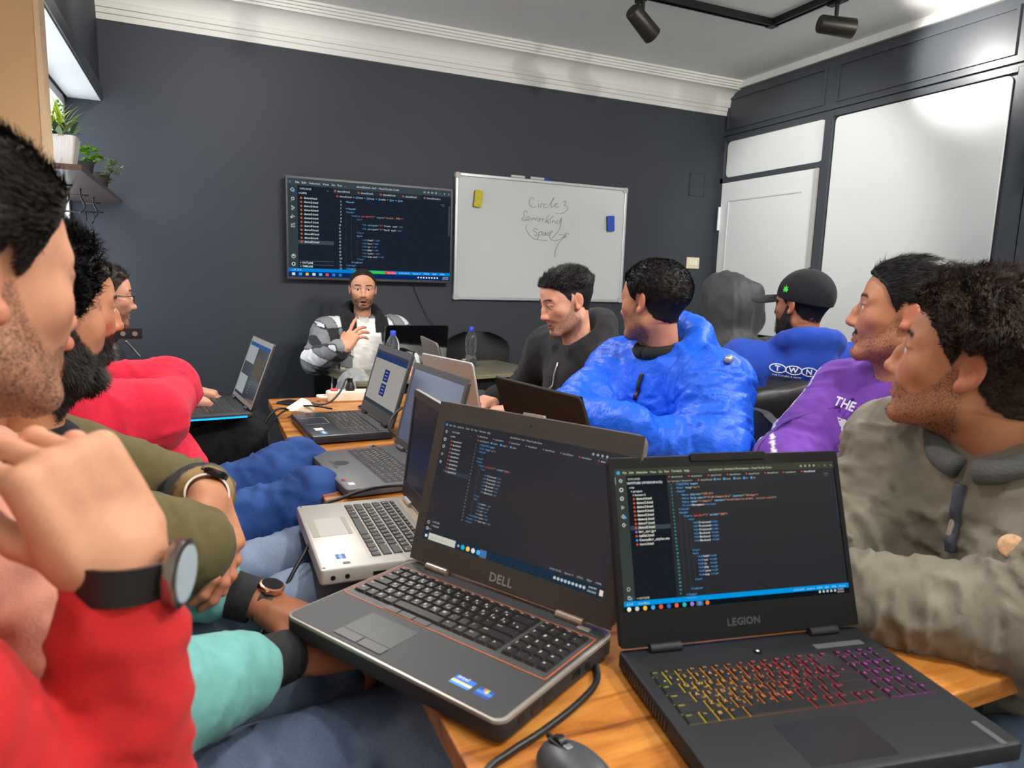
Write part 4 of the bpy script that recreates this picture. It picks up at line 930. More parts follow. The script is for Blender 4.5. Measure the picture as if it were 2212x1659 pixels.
us = thing('usb_adapter', 'pink cable with a small adapter beside the thin grey laptop', 'cable', (0, 0, 0)); m_pink = mat('pink_plastic', (214, 134, 160), .45)
mbox('adapter', (.985, 2.250, TZ + .006), (1.035, 2.270, TZ + .018), m_pink, us, .002); MB().tube([(1.035, 2.26, TZ + .012), (1.08, 2.24, TZ + .010), (1.12, 2.22, TZ + .016), (1.16, 2.20, TZ + .02)], .003, 8, 5).build('cord', m_pink, us, True)

# ================================================================== chairs
m_vin = mat('black_vinyl', (22, 22, 24), .38, bump=(120, .12)); m_chp = mat('grey_plastic_shell', (58, 60, 62), .4)
def chair(label, x, y, yaw, group='black chairs at the tables', bw=.44, zt=.84, shell=False, zb=.50):
    o = thing('chair', label, 'chair', (x, y, 0), -math.radians(yaw), group)
    MB().slab(.44, .42, .41, .455, .05, .012).build('seat', m_vin, o, True, 40)
    bk = MB(); n = 18; m_ = 15
    def prof2(off): return [[(bw / 2 * t * (1 if zz < zt - .10 else math.sqrt(max(.15, 1 - ((zz - zt + .10) / .105) ** 2))), -.20 - off - .05 * (zz - .45) + .035 * t * t, zz) for t in np.linspace(-1, 1, n)] for zz in np.linspace(zb, zt, m_)]
    A, B = prof2(0), prof2(.030); v = [p for r in A for p in r] + [p for r in B for p in r]; f = []; N0 = m_ * n
    for k in range(m_ - 1):
        for i in range(n - 1): f += [(k * n + i, k * n + i + 1, (k + 1) * n + i + 1, (k + 1) * n + i), (N0 + k * n + i + 1, N0 + k * n + i, N0 + (k + 1) * n + i, N0 + (k + 1) * n + i + 1)]
        f += [(k * n, (k + 1) * n, N0 + (k + 1) * n, N0 + k * n), ((k + 1) * n + n - 1, k * n + n - 1, N0 + k * n + n - 1, N0 + (k + 1) * n + n - 1)]
    for i in range(n - 1): f += [(i + 1, i, N0 + i, N0 + i + 1), ((m_ - 1) * n + i, (m_ - 1) * n + i + 1, N0 + (m_ - 1) * n + i + 1, N0 + (m_ - 1) * n + i)]
    bk.add(v, f); bk.build('backrest', m_chp if shell else m_vin, o, True, 50)
    for sx in (-1, 1):
        MB().tube([(sx * .19, -.19, 0), (sx * .185, -.20, .42), (sx * .15, -.235, zb + .10)], .011, 8).build('leg', m_blackm, o, True); MB().tube([(sx * .19, .18, 0), (sx * .18, .17, .42)], .011, 8).build('leg', m_blackm, o, True)
    return o
chair('empty black chair behind the olive table', 1.60, 4.02, 185, zt=.905)
# ================================================================== people: implicit surfaces meshed with surface nets
def _n(v): v = np.asarray(v, float); return v / (np.linalg.norm(v) + 1e-12)
def vec(*a): return np.array(a, float)
class Field:
    def __init__(s, lo, hi, h):
        lo = np.asarray(lo, float) - 3 * h; hi = np.asarray(hi, float) + 3 * h
        s.lo = lo; s.h = h; s.n = np.ceil((hi - lo) / h).astype(int) + 1
        s.d = np.full(s.n, .2, np.float32)
    def _put(s, fn, lo, hi, k, sub=False):
        pad = k + 3 * s.h
        i0 = np.clip(np.floor((np.asarray(lo) - pad - s.lo) / s.h).astype(int), 0, s.n); i1 = np.clip(np.ceil((np.asarray(hi) + pad - s.lo) / s.h).astype(int) + 1, 0, s.n)
        if (i1 <= i0).any(): return
        sl = tuple(slice(a, b) for a, b in zip(i0, i1))
        X = (s.lo[0] + s.h * np.arange(i0[0], i1[0])).astype(np.float32)[:, None, None]
        Y = (s.lo[1] + s.h * np.arange(i0[1], i1[1])).astype(np.float32)[None, :, None]
        Z = (s.lo[2] + s.h * np.arange(i0[2], i1[2])).astype(np.float32)[None, None, :]
        q = fn(X, Y, Z); a = s.d[sl]
        if sub:
            q = -q
            if k > 0:
                hh = np.maximum(k - np.abs(a - q), 0) / k; s.d[sl] = np.maximum(a, q) + hh * hh * k * .25
            else: s.d[sl] = np.maximum(a, q)
        else:
            if k > 0:
                hh = np.maximum(k - np.abs(a - q), 0) / k; s.d[sl] = np.minimum(a, q) - hh * hh * k * .25
            else: s.d[sl] = np.minimum(a, q)
    def cone(s, a, b, ra, rb, k=.02, sub=False, flat=None):
        a = np.asarray(a, float); b = np.asarray(b, float); ba = b - a; L2 = float(ba @ ba) + 1e-12; R = max(ra, rb)
        def fn(X, Y, Z):
            px, py, pz = X - a[0], Y - a[1], Z - a[2]
            t = np.clip((px * ba[0] + py * ba[1] + pz * ba[2]) / L2, 0, 1)
            return np.sqrt((px - t * ba[0]) ** 2 + (py - t * ba[1]) ** 2 + (pz - t * ba[2]) ** 2) - (ra + (rb - ra) * t)
        s._put(fn, np.minimum(a, b) - R, np.maximum(a, b) + R, k, sub)
    def chain(s, P, R, k=.02, sub=False):
        for i in range(len(P) - 1): s.cone(P[i], P[i + 1], R[i], R[i + 1], k, sub)
    def ell(s, c, r, k=.02, sub=False, A=None):
        c = np.asarray(c, float); r = np.asarray(r, float); A = np.eye(3) if A is None else np.asarray(A, float)   # rows: local axes
        def fn(X, Y, Z):
            px, py, pz = X - c[0], Y - c[1], Z - c[2]; k0 = 0; k1 = 0
            for i in range(3):
                q = (px * A[i][0] + py * A[i][1] + pz * A[i][2]) / r[i]; k0 = k0 + q * q; k1 = k1 + (q / r[i]) ** 2
            k0 = np.sqrt(k0); return k0 * (k0 - 1) / np.sqrt(k1 + 1e-9)
        e = np.sqrt(((A * r[:, None]) ** 2).sum(0))
        s._put(fn, c - e, c + e, k, sub)
    def rbox(s, c, b, rr, k=.01, sub=False, A=None):
        c = np.asarray(c, float); A = np.eye(3) if A is None else np.asarray(A, float)
        def fn(X, Y, Z):
            px, py, pz = X - c[0], Y - c[1], Z - c[2]
            q = [np.abs(px * A[i][0] + py * A[i][1] + pz * A[i][2]) - b[i] for i in range(3)]
            return np.sqrt(sum(np.maximum(v, 0) ** 2 for v in q)) + np.minimum(np.maximum(np.maximum(q[0], q[1]), q[2]), 0) - rr
        e = np.sqrt(((A * np.asarray(b)[:, None]) ** 2).sum(0)) + rr
        s._put(fn, c - e, c + e, k, sub)
    def cut(s, c, nrm):
        """remove everything on the +nrm side of the plane"""
        c = np.asarray(c, float); nrm = _n(nrm)
        X = (s.lo[0] + s.h * np.arange(s.n[0]))[:, None, None]; Y = (s.lo[1] + s.h * np.arange(s.n[1]))[None, :, None]; Z = (s.lo[2] + s.h * np.arange(s.n[2]))[None, None, :]
        s.d = np.maximum(s.d, ((X - c[0]) * nrm[0] + (Y - c[1]) * nrm[1] + (Z - c[2]) * nrm[2]).astype(np.float32))
    def mesh(s, smooth=1):
        d = s.d; S = d < 0
        n = np.array(d.shape) - 1
        cnt = np.zeros(n, np.int8)
        offs = [(i, j, k) for i in (0, 1) for j in (0, 1) for k in (0, 1)]
        for o in offs: cnt += S[o[0]:o[0] + n[0], o[1]:o[1] + n[1], o[2]:o[2] + n[2]]
        act = (cnt > 0) & (cnt < 8); I = np.argwhere(act)
        idx = np.full(n, -1, np.int64); idx[act] = np.arange(len(I))
        val = {o: d[I[:, 0] + o[0], I[:, 1] + o[1], I[:, 2] + o[2]].astype(float) for o in offs}
        acc = np.zeros((len(I), 3)); c = np.zeros(len(I))
        for o in offs:
            for ax in range(3):
                if o[ax]: continue
                o2 = list(o); o2[ax] = 1; o2 = tuple(o2)
                va, vb = val[o], val[o2]; m = (va < 0) != (vb < 0)
                t = np.where(m, va / np.where(m, va - vb, 1), 0)
                p = np.array(o, float)[None] + 0 * acc; p[:, ax] += t
                acc += p * m[:, None]; c += m
        V = s.lo + s.h * (I + acc / np.maximum(c, 1)[:, None])
        Q = []
        for ax in range(3):
            b, e = (ax + 1) % 3, (ax + 2) % 3
            A = np.moveaxis(S, (ax, b, e), (0, 1, 2)); Ix = np.moveaxis(idx, (ax, b, e), (0, 1, 2))
            A0 = A[:-1, 1:-1, 1:-1]; A1 = A[1:, 1:-1, 1:-1]
            for m, flip in ((A0 & ~A1, False), (~A0 & A1, True)):
                w_ = np.argwhere(m)
                if not len(w_): continue
                i, j, k = w_.T
                q = np.stack([Ix[i, j, k], Ix[i, j + 1, k], Ix[i, j + 1, k + 1], Ix[i, j, k + 1]], 1)
                Q.append(q[:, ::-1] if flip else q)
        Q = np.concatenate(Q) if Q else np.zeros((0, 4), int)
        for _ in range(smooth): V = lap(V, Q, .5)
        return V, Q

def lap(V, Q, w):
    e = np.concatenate([Q[:, [0, 1]], Q[:, [1, 2]], Q[:, [2, 3]], Q[:, [3, 0]]]); a = np.concatenate([e[:, 0], e[:, 1]]); b = np.concatenate([e[:, 1], e[:, 0]])
    n = len(V); c = np.maximum(np.bincount(a, minlength=n), 1)
    A = np.stack([np.bincount(a, V[b, i], n) for i in range(3)], 1) / c[:, None]
    return V * (1 - w) + A * w
def vnormals(V, Q):
    f = np.cross(V[Q[:, 2]] - V[Q[:, 0]], V[Q[:, 3]] - V[Q[:, 1]]); N = np.zeros_like(V)
    for k in range(4):
        for i in range(3): N[:, i] += np.bincount(Q[:, k], f[:, i], len(V))
    return N / (np.linalg.norm(N, axis=1)[:, None] + 1e-12)

_rs = np.random.RandomState(3); _TAB = _rs.rand(4096).astype(np.float32)
def vnoise(P):
    """value noise 0..1 at points (n,3)"""
    I = np.floor(P).astype(np.int64); f = P - I; f = f * f * (3 - 2 * f); out = 0
    for i in (0, 1):
        for j in (0, 1):
            for k in (0, 1):
                hsh = ((I[:, 0] + i) * 73856093 ^ (I[:, 1] + j) * 19349663 ^ (I[:, 2] + k) * 83492791) & 4095
                out = out + _TAB[hsh] * (f[:, 0] if i else 1 - f[:, 0]) * (f[:, 1] if j else 1 - f[:, 1]) * (f[:, 2] if k else 1 - f[:, 2])
    return out
def fbm(P, o=3): return sum(vnoise(P * 2 ** i + 17 * i) * .5 ** i for i in range(o)) / sum(.5 ** i for i in range(o))
def sstep(a, b, x): t = np.clip((x - a) / (b - a), 0, 1); return t * t * (3 - 2 * t)

def np_mesh(name, V, Q, m, parent, loc, attrs=None, smooth=True):
    me = bpy.data.meshes.new(name); V = np.asarray(V, float) - np.asarray(loc)[None]
    me.vertices.add(len(V)); me.vertices.foreach_set('co', V.astype(np.float32).ravel())
    nq, kk = Q.shape
    me.loops.add(nq * kk); me.loops.foreach_set('vertex_index', Q.astype(np.int32).ravel())
    me.polygons.add(nq); me.polygons.foreach_set('loop_start', np.arange(0, nq * kk, kk, dtype=np.int32))
    if smooth: me.polygons.foreach_set('use_smooth', np.ones(nq, bool))
    me.update(calc_edges=True); me.validate()
    for k, a in (attrs or {}).items():
        if a.ndim == 1:
            at = me.attributes.new(k, 'FLOAT', 'POINT'); at.data.foreach_set('value', a.astype(np.float32))
        else:
            at = me.attributes.new(k, 'FLOAT_COLOR', 'POINT'); at.data.foreach_set('color', np.concatenate([a, np.ones((len(a), 1))], 1).astype(np.float32).ravel())
    for q in (m if isinstance(m, (list, tuple)) else [m]): me.materials.append(q)
    o = bpy.data.objects.new(name, me); COL.objects.link(o); o.parent = parent
    return o
def cat_meshes(L):
    V = []; Q = []; A = {}; b = 0; keys = set(k for _, _, a in L for k in a)
    for v, q, a in L:
        V.append(v); Q.append(q + b); b += len(v)
        for k in keys: A.setdefault(k, []).append(a.get(k, np.zeros(len(v))))
    return np.concatenate(V), np.concatenate(Q), {k: np.concatenate(a) for k, a in A.items()}

def skin_mat(name, rgb, beard=(30, 24, 20), lip=(150, 88, 78)):
    m = bpy.data.materials.new(name); m.use_nodes = True; nt = m.node_tree; n = nt.nodes; b = n['Principled BSDF']
    tc = n.new('ShaderNodeTexCoord'); t = n.new('ShaderNodeTexNoise'); t.inputs['Scale'].default_value = 26; t.inputs['Detail'].default_value = 5
    nt.links.new(tc.outputs['Object'], t.inputs['Vector'])
    cr = n.new('ShaderNodeValToRGB'); e = cr.color_ramp.elements; c = lin(rgb)
    e[0].position = .3; e[0].color = (c[0] * .86, c[1] * .80, c[2] * .78, 1); e[1].position = .7; e[1].color = (min(1, c[0] * 1.08), c[1] * 1.06, c[2] * 1.05, 1)
    nt.links.new(t.outputs['Fac'], cr.inputs['Fac']); prev = cr.outputs['Color']
    t2 = n.new('ShaderNodeTexNoise'); t2.inputs['Scale'].default_value = 420; t2.inputs['Detail'].default_value = 2; nt.links.new(tc.outputs['Object'], t2.inputs['Vector'])
    for att, col, sp in (('flush', (196, 104, 84), False), ('lips', lip, False), ('beard', beard, True)):
        a = n.new('ShaderNodeAttribute'); a.attribute_name = att; mx = n.new('ShaderNodeMix'); mx.data_type = 'RGBA'
        if sp:
            mu = n.new('ShaderNodeMath'); mu.operation = 'MULTIPLY_ADD'; mr = n.new('ShaderNodeMapRange'); mr.inputs['From Min'].default_value = .35; mr.inputs['From Max'].default_value = .65; mr.inputs['To Min'].default_value = -.25; mr.inputs['To Max'].default_value = .25
            nt.links.new(t2.outputs['Fac'], mr.inputs['Value'])
            m1 = n.new('ShaderNodeMath'); m1.operation = 'MULTIPLY'; m2 = n.new('ShaderNodeMath'); m2.operation = 'SUBTRACT'; m2.inputs[0].default_value = 1
            nt.links.new(a.outputs['Fac'], m2.inputs[1]); nt.links.new(m2.outputs[0], m1.inputs[0]); nt.links.new(a.outputs['Fac'], m1.inputs[1])
            nt.links.new(m1.outputs[0], mu.inputs[0]); mu.use_clamp = True
            mm = n.new('ShaderNodeMath'); mm.operation = 'MULTIPLY'; mm.inputs[1].default_value = 4; nt.links.new(mr.outputs[0], mm.inputs[0]); nt.links.new(mm.outputs[0], mu.inputs[1]); nt.links.new(a.outputs['Fac'], mu.inputs[2])
            nt.links.new(mu.outputs[0], mx.inputs[0])
        else: nt.links.new(a.outputs['Fac'], mx.inputs[0])
        nt.links.new(prev, mx.inputs[6]); mx.inputs[7].default_value = (*lin(col), 1); prev = mx.outputs[2]
    nt.links.new(prev, b.inputs['Base Color']); b.inputs['Roughness'].default_value = .56; b.inputs['Specular IOR Level'].default_value = .35
    b.inputs['Subsurface Weight'].default_value = .12; b.inputs['Subsurface Radius'].default_value = (1.0, .35, .2); b.inputs['Subsurface Scale'].default_value = .006
    bp = n.new('ShaderNodeBump'); bp.inputs['Strength'].default_value = .12; bp.inputs['Distance'].default_value = .002; nt.links.new(t2.outputs['Fac'], bp.inputs['Height']); nt.links.new(bp.outputs['Normal'], b.inputs['Normal'])
    return m

def cloth_mat(name, rgb=None, sc=260, st=.35, noise=.10, rough=.9, sheen=.06, weave=None):
    m = mat(name, rgb or (128, 128, 128), rough, noise=(sc * .12, noise), bump=(sc, st), bd=.0012, sheen=sheen, attr=None if rgb else 'col', spec=.25)
    return m
def denim_mat(name):
    return mat(name, (128, 128, 128), .85, noise=(900, .30), bump=(700, .35), attr='col', spec=.2)

def eye_mat(nm, iris):
    if nm in MATS: return MATS[nm]
    m = bpy.data.materials.new(nm); m.use_nodes = True; MATS[nm] = m; nt = m.node_tree; n = nt.nodes; b = n['Principled BSDF']
    tc = n.new('ShaderNodeTexCoord'); mp = n.new('ShaderNodeMapping'); mp.inputs['Scale'].default_value = (1, 0, 1); ln = n.new('ShaderNodeVectorMath'); ln.operation = 'LENGTH'
    nt.links.new(tc.outputs['Object'], mp.inputs['Vector']); nt.links.new(mp.outputs['Vector'], ln.inputs[0])
    cr = n.new('ShaderNodeValToRGB'); cr.color_ramp.interpolation = 'CONSTANT'; e = cr.color_ramp.elements
    mr = n.new('ShaderNodeMapRange'); mr.inputs['From Max'].default_value = .0128; nt.links.new(ln.outputs['Value'], mr.inputs['Value'])
    e[0].position = 0; e[0].color = (.005, .004, .004, 1); e[1].position = .20; e[1].color = (*lin(iris), 1); q = e.new(.47); q.color = (*lin((214, 206, 200)), 1)
    nt.links.new(mr.outputs[0], cr.inputs['Fac']); nt.links.new(cr.outputs['Color'], b.inputs['Base Color']); b.inputs['Roughness'].default_value = .12
    return m

# ------------------------------------------------------------------ head
def head_mesh(p, nb, vox):
    """head in its own frame: x right, y face, z up; nb = neck base in that frame. Returns V, Q, attributes"""
    g = p.get; jw = g('jaw', 1.0); nz = g('nose', 1.0); op = g('mouth', 0.0); eo = g('eye', .0052); fat = g('fat', 0.0)
    lo = np.minimum(vec(-.105, -.125, -.16), nb - .07); hi = np.maximum(vec(.105, .150, .135), nb + .07)
    F = Field(lo, hi, vox)
    F.ell((0, -.014, .034), (.0755, .097, .084), 0)
    F.ell((0, .026, .032), (.066, .067, .070), .03)
    F.ell((0, .028, -.036), (.058 * jw + fat, .058, .076), .03)
    for s in (-1, 1):
        F.cone((s * (.049 * jw + fat), .000, -.060), (s * .016 * jw, .071, -.099), .020, .016, .026)
        F.ell((s * .040, .056, -.018), (.023, .023, .020), .026)
        F.cone((s * .011, .0885, .0245), (s * .047, .070, .0225), .0075, .0085, .016)
    F.ell((0, .081, -.100), (.021 * jw, .015, .016), .018)
    F.ell((0, .075, -.060), (.027, .020, .028), .02)
    for s in (-1, 1): F.ell((s * .023, .074, -.033), (.017, .016, .022), .02)
    for s in (-1, 1): F.ell((s * .0325, .1020, .0035), (.0170, .0135, .0110), .014, True)
    F.chain([(0, .084, .016), (0, .094 + .005 * nz, -.008), (0, .101 + .007 * nz, -.031)], [.0075, .0080, .0100], .014)
    F.ell((0, .101 + .006 * nz, -.0355), (.0115, .0115, .0090), .008)
    F.ell((0, .090, -.032), (.0150, .016, .0135), .010)
    for s in (-1, 1):
        F.ell((s * .0140, .0945, -.0375), (.0078, .0110, .0075), .007)
        F.ell((s * .0070, .0995, -.0455), (.0034, .0050, .0032), .003, True)
    for s in (-1, 1):                                   # lids over the eyeball, opened by a slit
        F.ell((s * .0325, .0765, .003), (.0152, .0150, .0142), .005)
        F.cone((s * .019, .0885, .0105), (s * .046, .0815, .0100), .0030, .0028, .006)
        F.ell((s * .0335, .0935, .0018), (.0150, .0130, eo), .0015, True)
    zl = -.0640; zo = zl - .010 - op * .010
    for s in (-1, 1):
        F.cone((0, .0930, zl), (s * .0215, .0845, zl - .0030), .0054, .0030, .008)
        F.cone((0, .0915 - op * .002, zo), (s * .0195, .0840, zl - .0055 - op * .004), .0060, .0032, .008)
    F.ell((0, .0965, (zl + zo) / 2 - .0003), (.0205, .0135 + op * .004, .0010 + op * .0060), .002, True)
    F.ell((0, .0905, zo - .0125), (.012, .005, .004), .010, True)
    F.cone((0, -.020, -.040), nb, .050, .054, .035)
    F.cone((0, .030, -.085), nb + vec(0, .028, .02), .016, .018, .03)
    for s in (-1, 1):
        a = -math.radians(26) * s; A = np.array([[math.cos(a), -math.sin(a), 0], [math.sin(a), math.cos(a), 0], [0, 0, 1]])
        ti = math.radians(12); T = np.array([[1, 0, 0], [0, math.cos(ti), math.sin(ti)], [0, -math.sin(ti), math.cos(ti)]]); A = T @ A
        F.ell((s * .0780, -.012, -.001), (.0060, .0170, .0285), .004, False, A)
        F.ell((s * .0765, -.002, -.024), (.0075, .0090, .0100), .006)
        F.ell((s * .0846, -.008, .001), (.0060, .0105, .0175), .004, True, A)
        F.cone((s * .0800, -.012, .010), (s * .0800, -.013, -.010), .0026, .0024, .003)
    V, Q = F.mesh(1)
    x, y, z = V.T; ax = np.abs(x)
    att = {}
    ear = (ax > np.where(z > .004, .0772, .0715)) & (y < .010) & (y > -.035) & (z > -.040) & (z < .034)
    # hairline
    hb = np.interp(y, [-.13, -.07, -.045, -.024, -.010, .008, .016, .024, .040, .056, .072, .095, .12], [-.062, -.060, -.050, -.028, .012, .030, .002, .010, .040, .060, .070 + g('hl', 0), .078 + g('hl', 0), .085 + g('hl', 0)])
    hb = hb + .010 * (fbm(V * 90, 2) - .5)
    scalp = sstep(-.004, .005, z - hb) * (~ear)
    att['scalp'] = scalp
    # beard
    bl = np.interp(y, [-.02, .002, .014, .030, .050, .066, .085, .12], [-.015, .006, .002, -.030, -.052, -.057, -.0485, -.0485])
    bd = sstep(.005, -.005, z - bl) * sstep(-.016, -.002, y - np.interp(z, [-.13, -.10, -.04, .02], [.012, -.005, .0, .004])) * (~ear)
    bd *= sstep(-.142, -.118, z + .35 * np.maximum(0, .03 - y))
    lipm = sstep(1.25, .85, (x / .0225) ** 2 + ((z - (zl + zo) / 2) / (.0105 + op * .006)) ** 2) * (y > .075)
    bd *= 1 - lipm
    if g('mst', True) is False: bd *= 1 - (z > -.062) * (y > .075) * (ax < .03)
    att['bmask'] = bd
    mous = sstep(-.0625, -.059, z) * sstep(-.046, -.049, z) * (y > .072) * sstep(.034, .026, ax)
    brow = np.exp(-((z - (.0275 + .10 * (ax - .012) - 2.6 * np.maximum(ax - .034, 0) ** 1.5)) / .0042) ** 2) * sstep(.008, .014, ax) * sstep(.056, .046, ax) * (y > .055)
    att['brow'] = brow
    att['beard'] = np.clip(bd * g('beard', .5) + mous * g('mous', 0) + scalp * g('stub', .75) + brow * g('browd', .85), 0, 1)
    lash = np.exp(-(((ax - .0335) / .016) ** 2)) * np.exp(-((z - (.0022 + eo)) / .0022) ** 2) * (y > .074)
    att['beard'] = np.clip(att['beard'] + lash * .95, 0, 1)
    att['lips'] = lipm * .75
    att['flush'] = np.clip(.35 * np.exp(-((ax - .045) ** 2 + (y - .07) ** 2 + (z + .025) ** 2) / .02 ** 2) + .45 * np.exp(-(ax ** 2 + (y - .115) ** 2 + (z + .034) ** 2) / .014 ** 2) + .4 * ear, 0, .6)
    if op > .3:
        inm = ((x / .018) ** 2 + ((z - (zl + zo) / 2) / (.004 + op * .004)) ** 2 < 1) & (y < .093) & (y > .07); att['beard'] = np.where(inm, .9, att['beard'])
    return V, Q, att

def strands(V, N, Q, w, n, length, width, comb, curl=0.0, lift=.5, seg=3, seed=0, droop=0.0, clump=0.0):
    """thin tapering ribbons rooted on the faces where w>0; returns verts, quads"""
    rs = np.random.RandomState(seed)
    fa = np.linalg.norm(np.cross(V[Q[:, 2]] - V[Q[:, 0]], V[Q[:, 3]] - V[Q[:, 1]]), axis=1) * w[Q].mean(1)
    if fa.sum() <= 0: return np.zeros((0, 3)), np.zeros((0, 4), int)
    f = rs.choice(len(Q), n, p=fa / fa.sum()); b = rs.dirichlet([1, 1, 1, 1], n)
    P = (V[Q[f]] * b[:, :, None]).sum(1); Nn = N[Q[f, 0]]; ww = w[Q[f]].mean(1)
    c = comb(P); c = c - (c * Nn).sum(1)[:, None] * Nn; c /= np.linalg.norm(c, axis=1)[:, None] + 1e-9
    j = rs.randn(n, 3); D = Nn * lift + c * (1 - lift) + j * .18; D /= np.linalg.norm(D, axis=1)[:, None]
    if clump:
        cn = np.stack([vnoise(P * clump + 31 * i) for i in range(3)], 1) - .5; D += cn * 1.3; D /= np.linalg.norm(D, axis=1)[:, None]
    L = (length(P) if callable(length) else length) * (.7 + .5 * rs.rand(n)) * np.clip(ww, .3, 1)
    S = np.cross(D, Nn + j * .3); S /= np.linalg.norm(S, axis=1)[:, None] + 1e-9
    pts = []; cur = P - Nn * .001; ph = rs.rand(n) * 6.28
    if clump: ph = vnoise(P * clump * .8 + 5) * 12.0
    for k in range(seg + 1):
        t = k / seg; wd = width * (1 - .75 * t)
        pts.append(cur - S * wd / 2); pts.append(cur + S * wd / 2)
        d2 = D + c * t * .5 - np.array([0, 0, 1]) * droop * t
        if curl: d2 = d2 + (S * np.sin(ph + t * 7)[:, None] + np.cross(D, S) * np.cos(ph + t * 7)[:, None]) * curl
        cur = cur + d2 * (L / seg)[:, None]
    A = np.stack(pts, 1); m = 2 * (seg + 1); base = (np.arange(n) * m)[:, None]
    q = np.concatenate([base + np.array([2 * k, 2 * k + 1, 2 * k + 3, 2 * k + 2])[None] for k in range(seg)], 0)
    return A.reshape(-1, 3), q

def hair_mat(name, rgb, rough=.58):
    if name in MATS: return MATS[name]
    return mat(name, rgb, rough, noise=(120, .35), spec=.25)
# ------------------------------------------------------------------ hands
FING = [(.030, .086, (.043, .026, .021), .0090), (.010, .091, (.047, .030, .022), .0092), (-.010, .088, (.044, .028, .021), .0088), (-.029, .079, (.034, .021, .019), .0078)]
def hand_mesh(W, d, pn, side, curl=(25, 30, 20), spread=6, thumb=(35, 20), curls=None, vox=.0026, arm=None, scale=1.0, thumb_bend=20):
    """W wrist, d finger direction, pn direction the palm faces, side 'R'/'L'"""
    W = np.asarray(W, float); Y = _n(d); Z = -np.asarray(pn, float); Z = _n(Z - Y * (Z @ Y)); X = np.cross(Y, Z)
    s = -1 if side == 'R' else 1
    def G(p): return W + (X * p[0] + Y * p[1] + Z * p[2]) * scale
    A = np.stack([X, Y, Z]); prims = []
    pts = [W]
    for i, (bx, by, ln, r) in enumerate(FING):
        c = curls[i] if curls else curl
        b = np.array([s * bx, by, 0.0]); th = 0.0; sp = math.radians(spread * (1.5 - i)) * s
        P = [b - np.array([0, .03, 0]), b]
        for k in range(3):
            th += math.radians(c[k]); dv = np.array([math.sin(sp) * math.cos(th), math.cos(sp) * math.cos(th), -math.sin(th)]); P.append(P[-1] + dv * ln[k])
        prims.append(([G(q) for q in P], [r * 1.0, r * 1.06, r * .98, r * .9, r * .74]))
    t0 = np.array([s * .020, .018, -.008]); el, dn = math.radians(thumb[0]), math.radians(thumb[1])
    dv = np.array([s * math.sin(el), math.cos(el), 0]) * math.cos(dn) - np.array([0, 0, math.sin(dn)]); P = [t0, t0 + dv * .046]
    e2 = el - math.radians(thumb_bend); dv2 = np.array([s * math.sin(e2), math.cos(e2), 0]) * math.cos(dn) - np.array([0, 0, math.sin(dn)]); P += [P[-1] + dv2 * .032, P[-1] + dv2 * .032 + (dv2 * .85 + np.array([0, .15, -.1])) * .024]
    prims.append(([G(q) for q in P], [.0165, .0115, .0105, .0082]))
    allp = np.concatenate([np.array(p) for p, _ in prims] + [np.array([G((0, -.05, 0)), G((.045, .09, .02)), G((-.045, 0, -.03))])])
    if arm is not None: allp = np.concatenate([allp, np.asarray(arm, float)[None]])
    F = Field(allp.min(0) - .03, allp.max(0) + .03, vox)
    F.rbox(G((0, .052, 0)), (.0285 * scale, .034 * scale, .0035 * scale), .0115 * scale, .01, False, A)
    F.ell(G((s * .024, .034, -.010)), np.array([.017, .030, .014]) * scale, .014, False, A)
    F.ell(G((-s * .026, .036, -.006)), np.array([.013, .032, .013]) * scale, .012, False, A)
    if arm is not None:
        a = np.asarray(arm, float); F.cone(G((0, .012, 0)), a, .0245 * scale, .030 * scale, .02); F.cone(G((.010, .0, 0)), a, .021 * scale, .026 * scale, .01); F.cone(G((-.010, .0, 0)), a, .021 * scale, .026 * scale, .01)
    else: F.cone(G((0, .012, 0)), G((0, -.05, 0)), .0245, .026, .02)
    for P, R in prims:
        for i in range(len(P) - 1): F.cone(P[i], P[i + 1], R[i] * scale, R[i + 1] * scale, .003 if i else .010)
        for q, r in zip(P[2:4], R[2:4]): F.ell(q + Z * .0015, np.array([1, 1, 1]) * r * 1.07 * scale, .003)
    V, Q = F.mesh(1)
    rel = (V - W) @ A.T
    fl = .25 * sstep(.07, .13, rel[:, 1])
    for P, R in prims:
        for q in P[1:4]: fl = np.maximum(fl, .38 * np.exp(-((V - q) ** 2).sum(1) / .010 ** 2))
    return V, Q, {'flush': fl}

def rotm(yaw, pitch=0, roll=0):
    """rows = right, forward, up of a frame that faces yaw (deg clockwise from +Y), pitched up, rolled to its right"""
    a, b, c = (math.radians(v) for v in (yaw, pitch, roll))
    f = vec(math.sin(a) * math.cos(b), math.cos(a) * math.cos(b), math.sin(b)); r = vec(math.cos(a), -math.sin(a), 0); u = np.cross(r, f)
    return np.stack([r * math.cos(c) - u * math.sin(c), f, u * math.cos(c) + r * math.sin(c)])

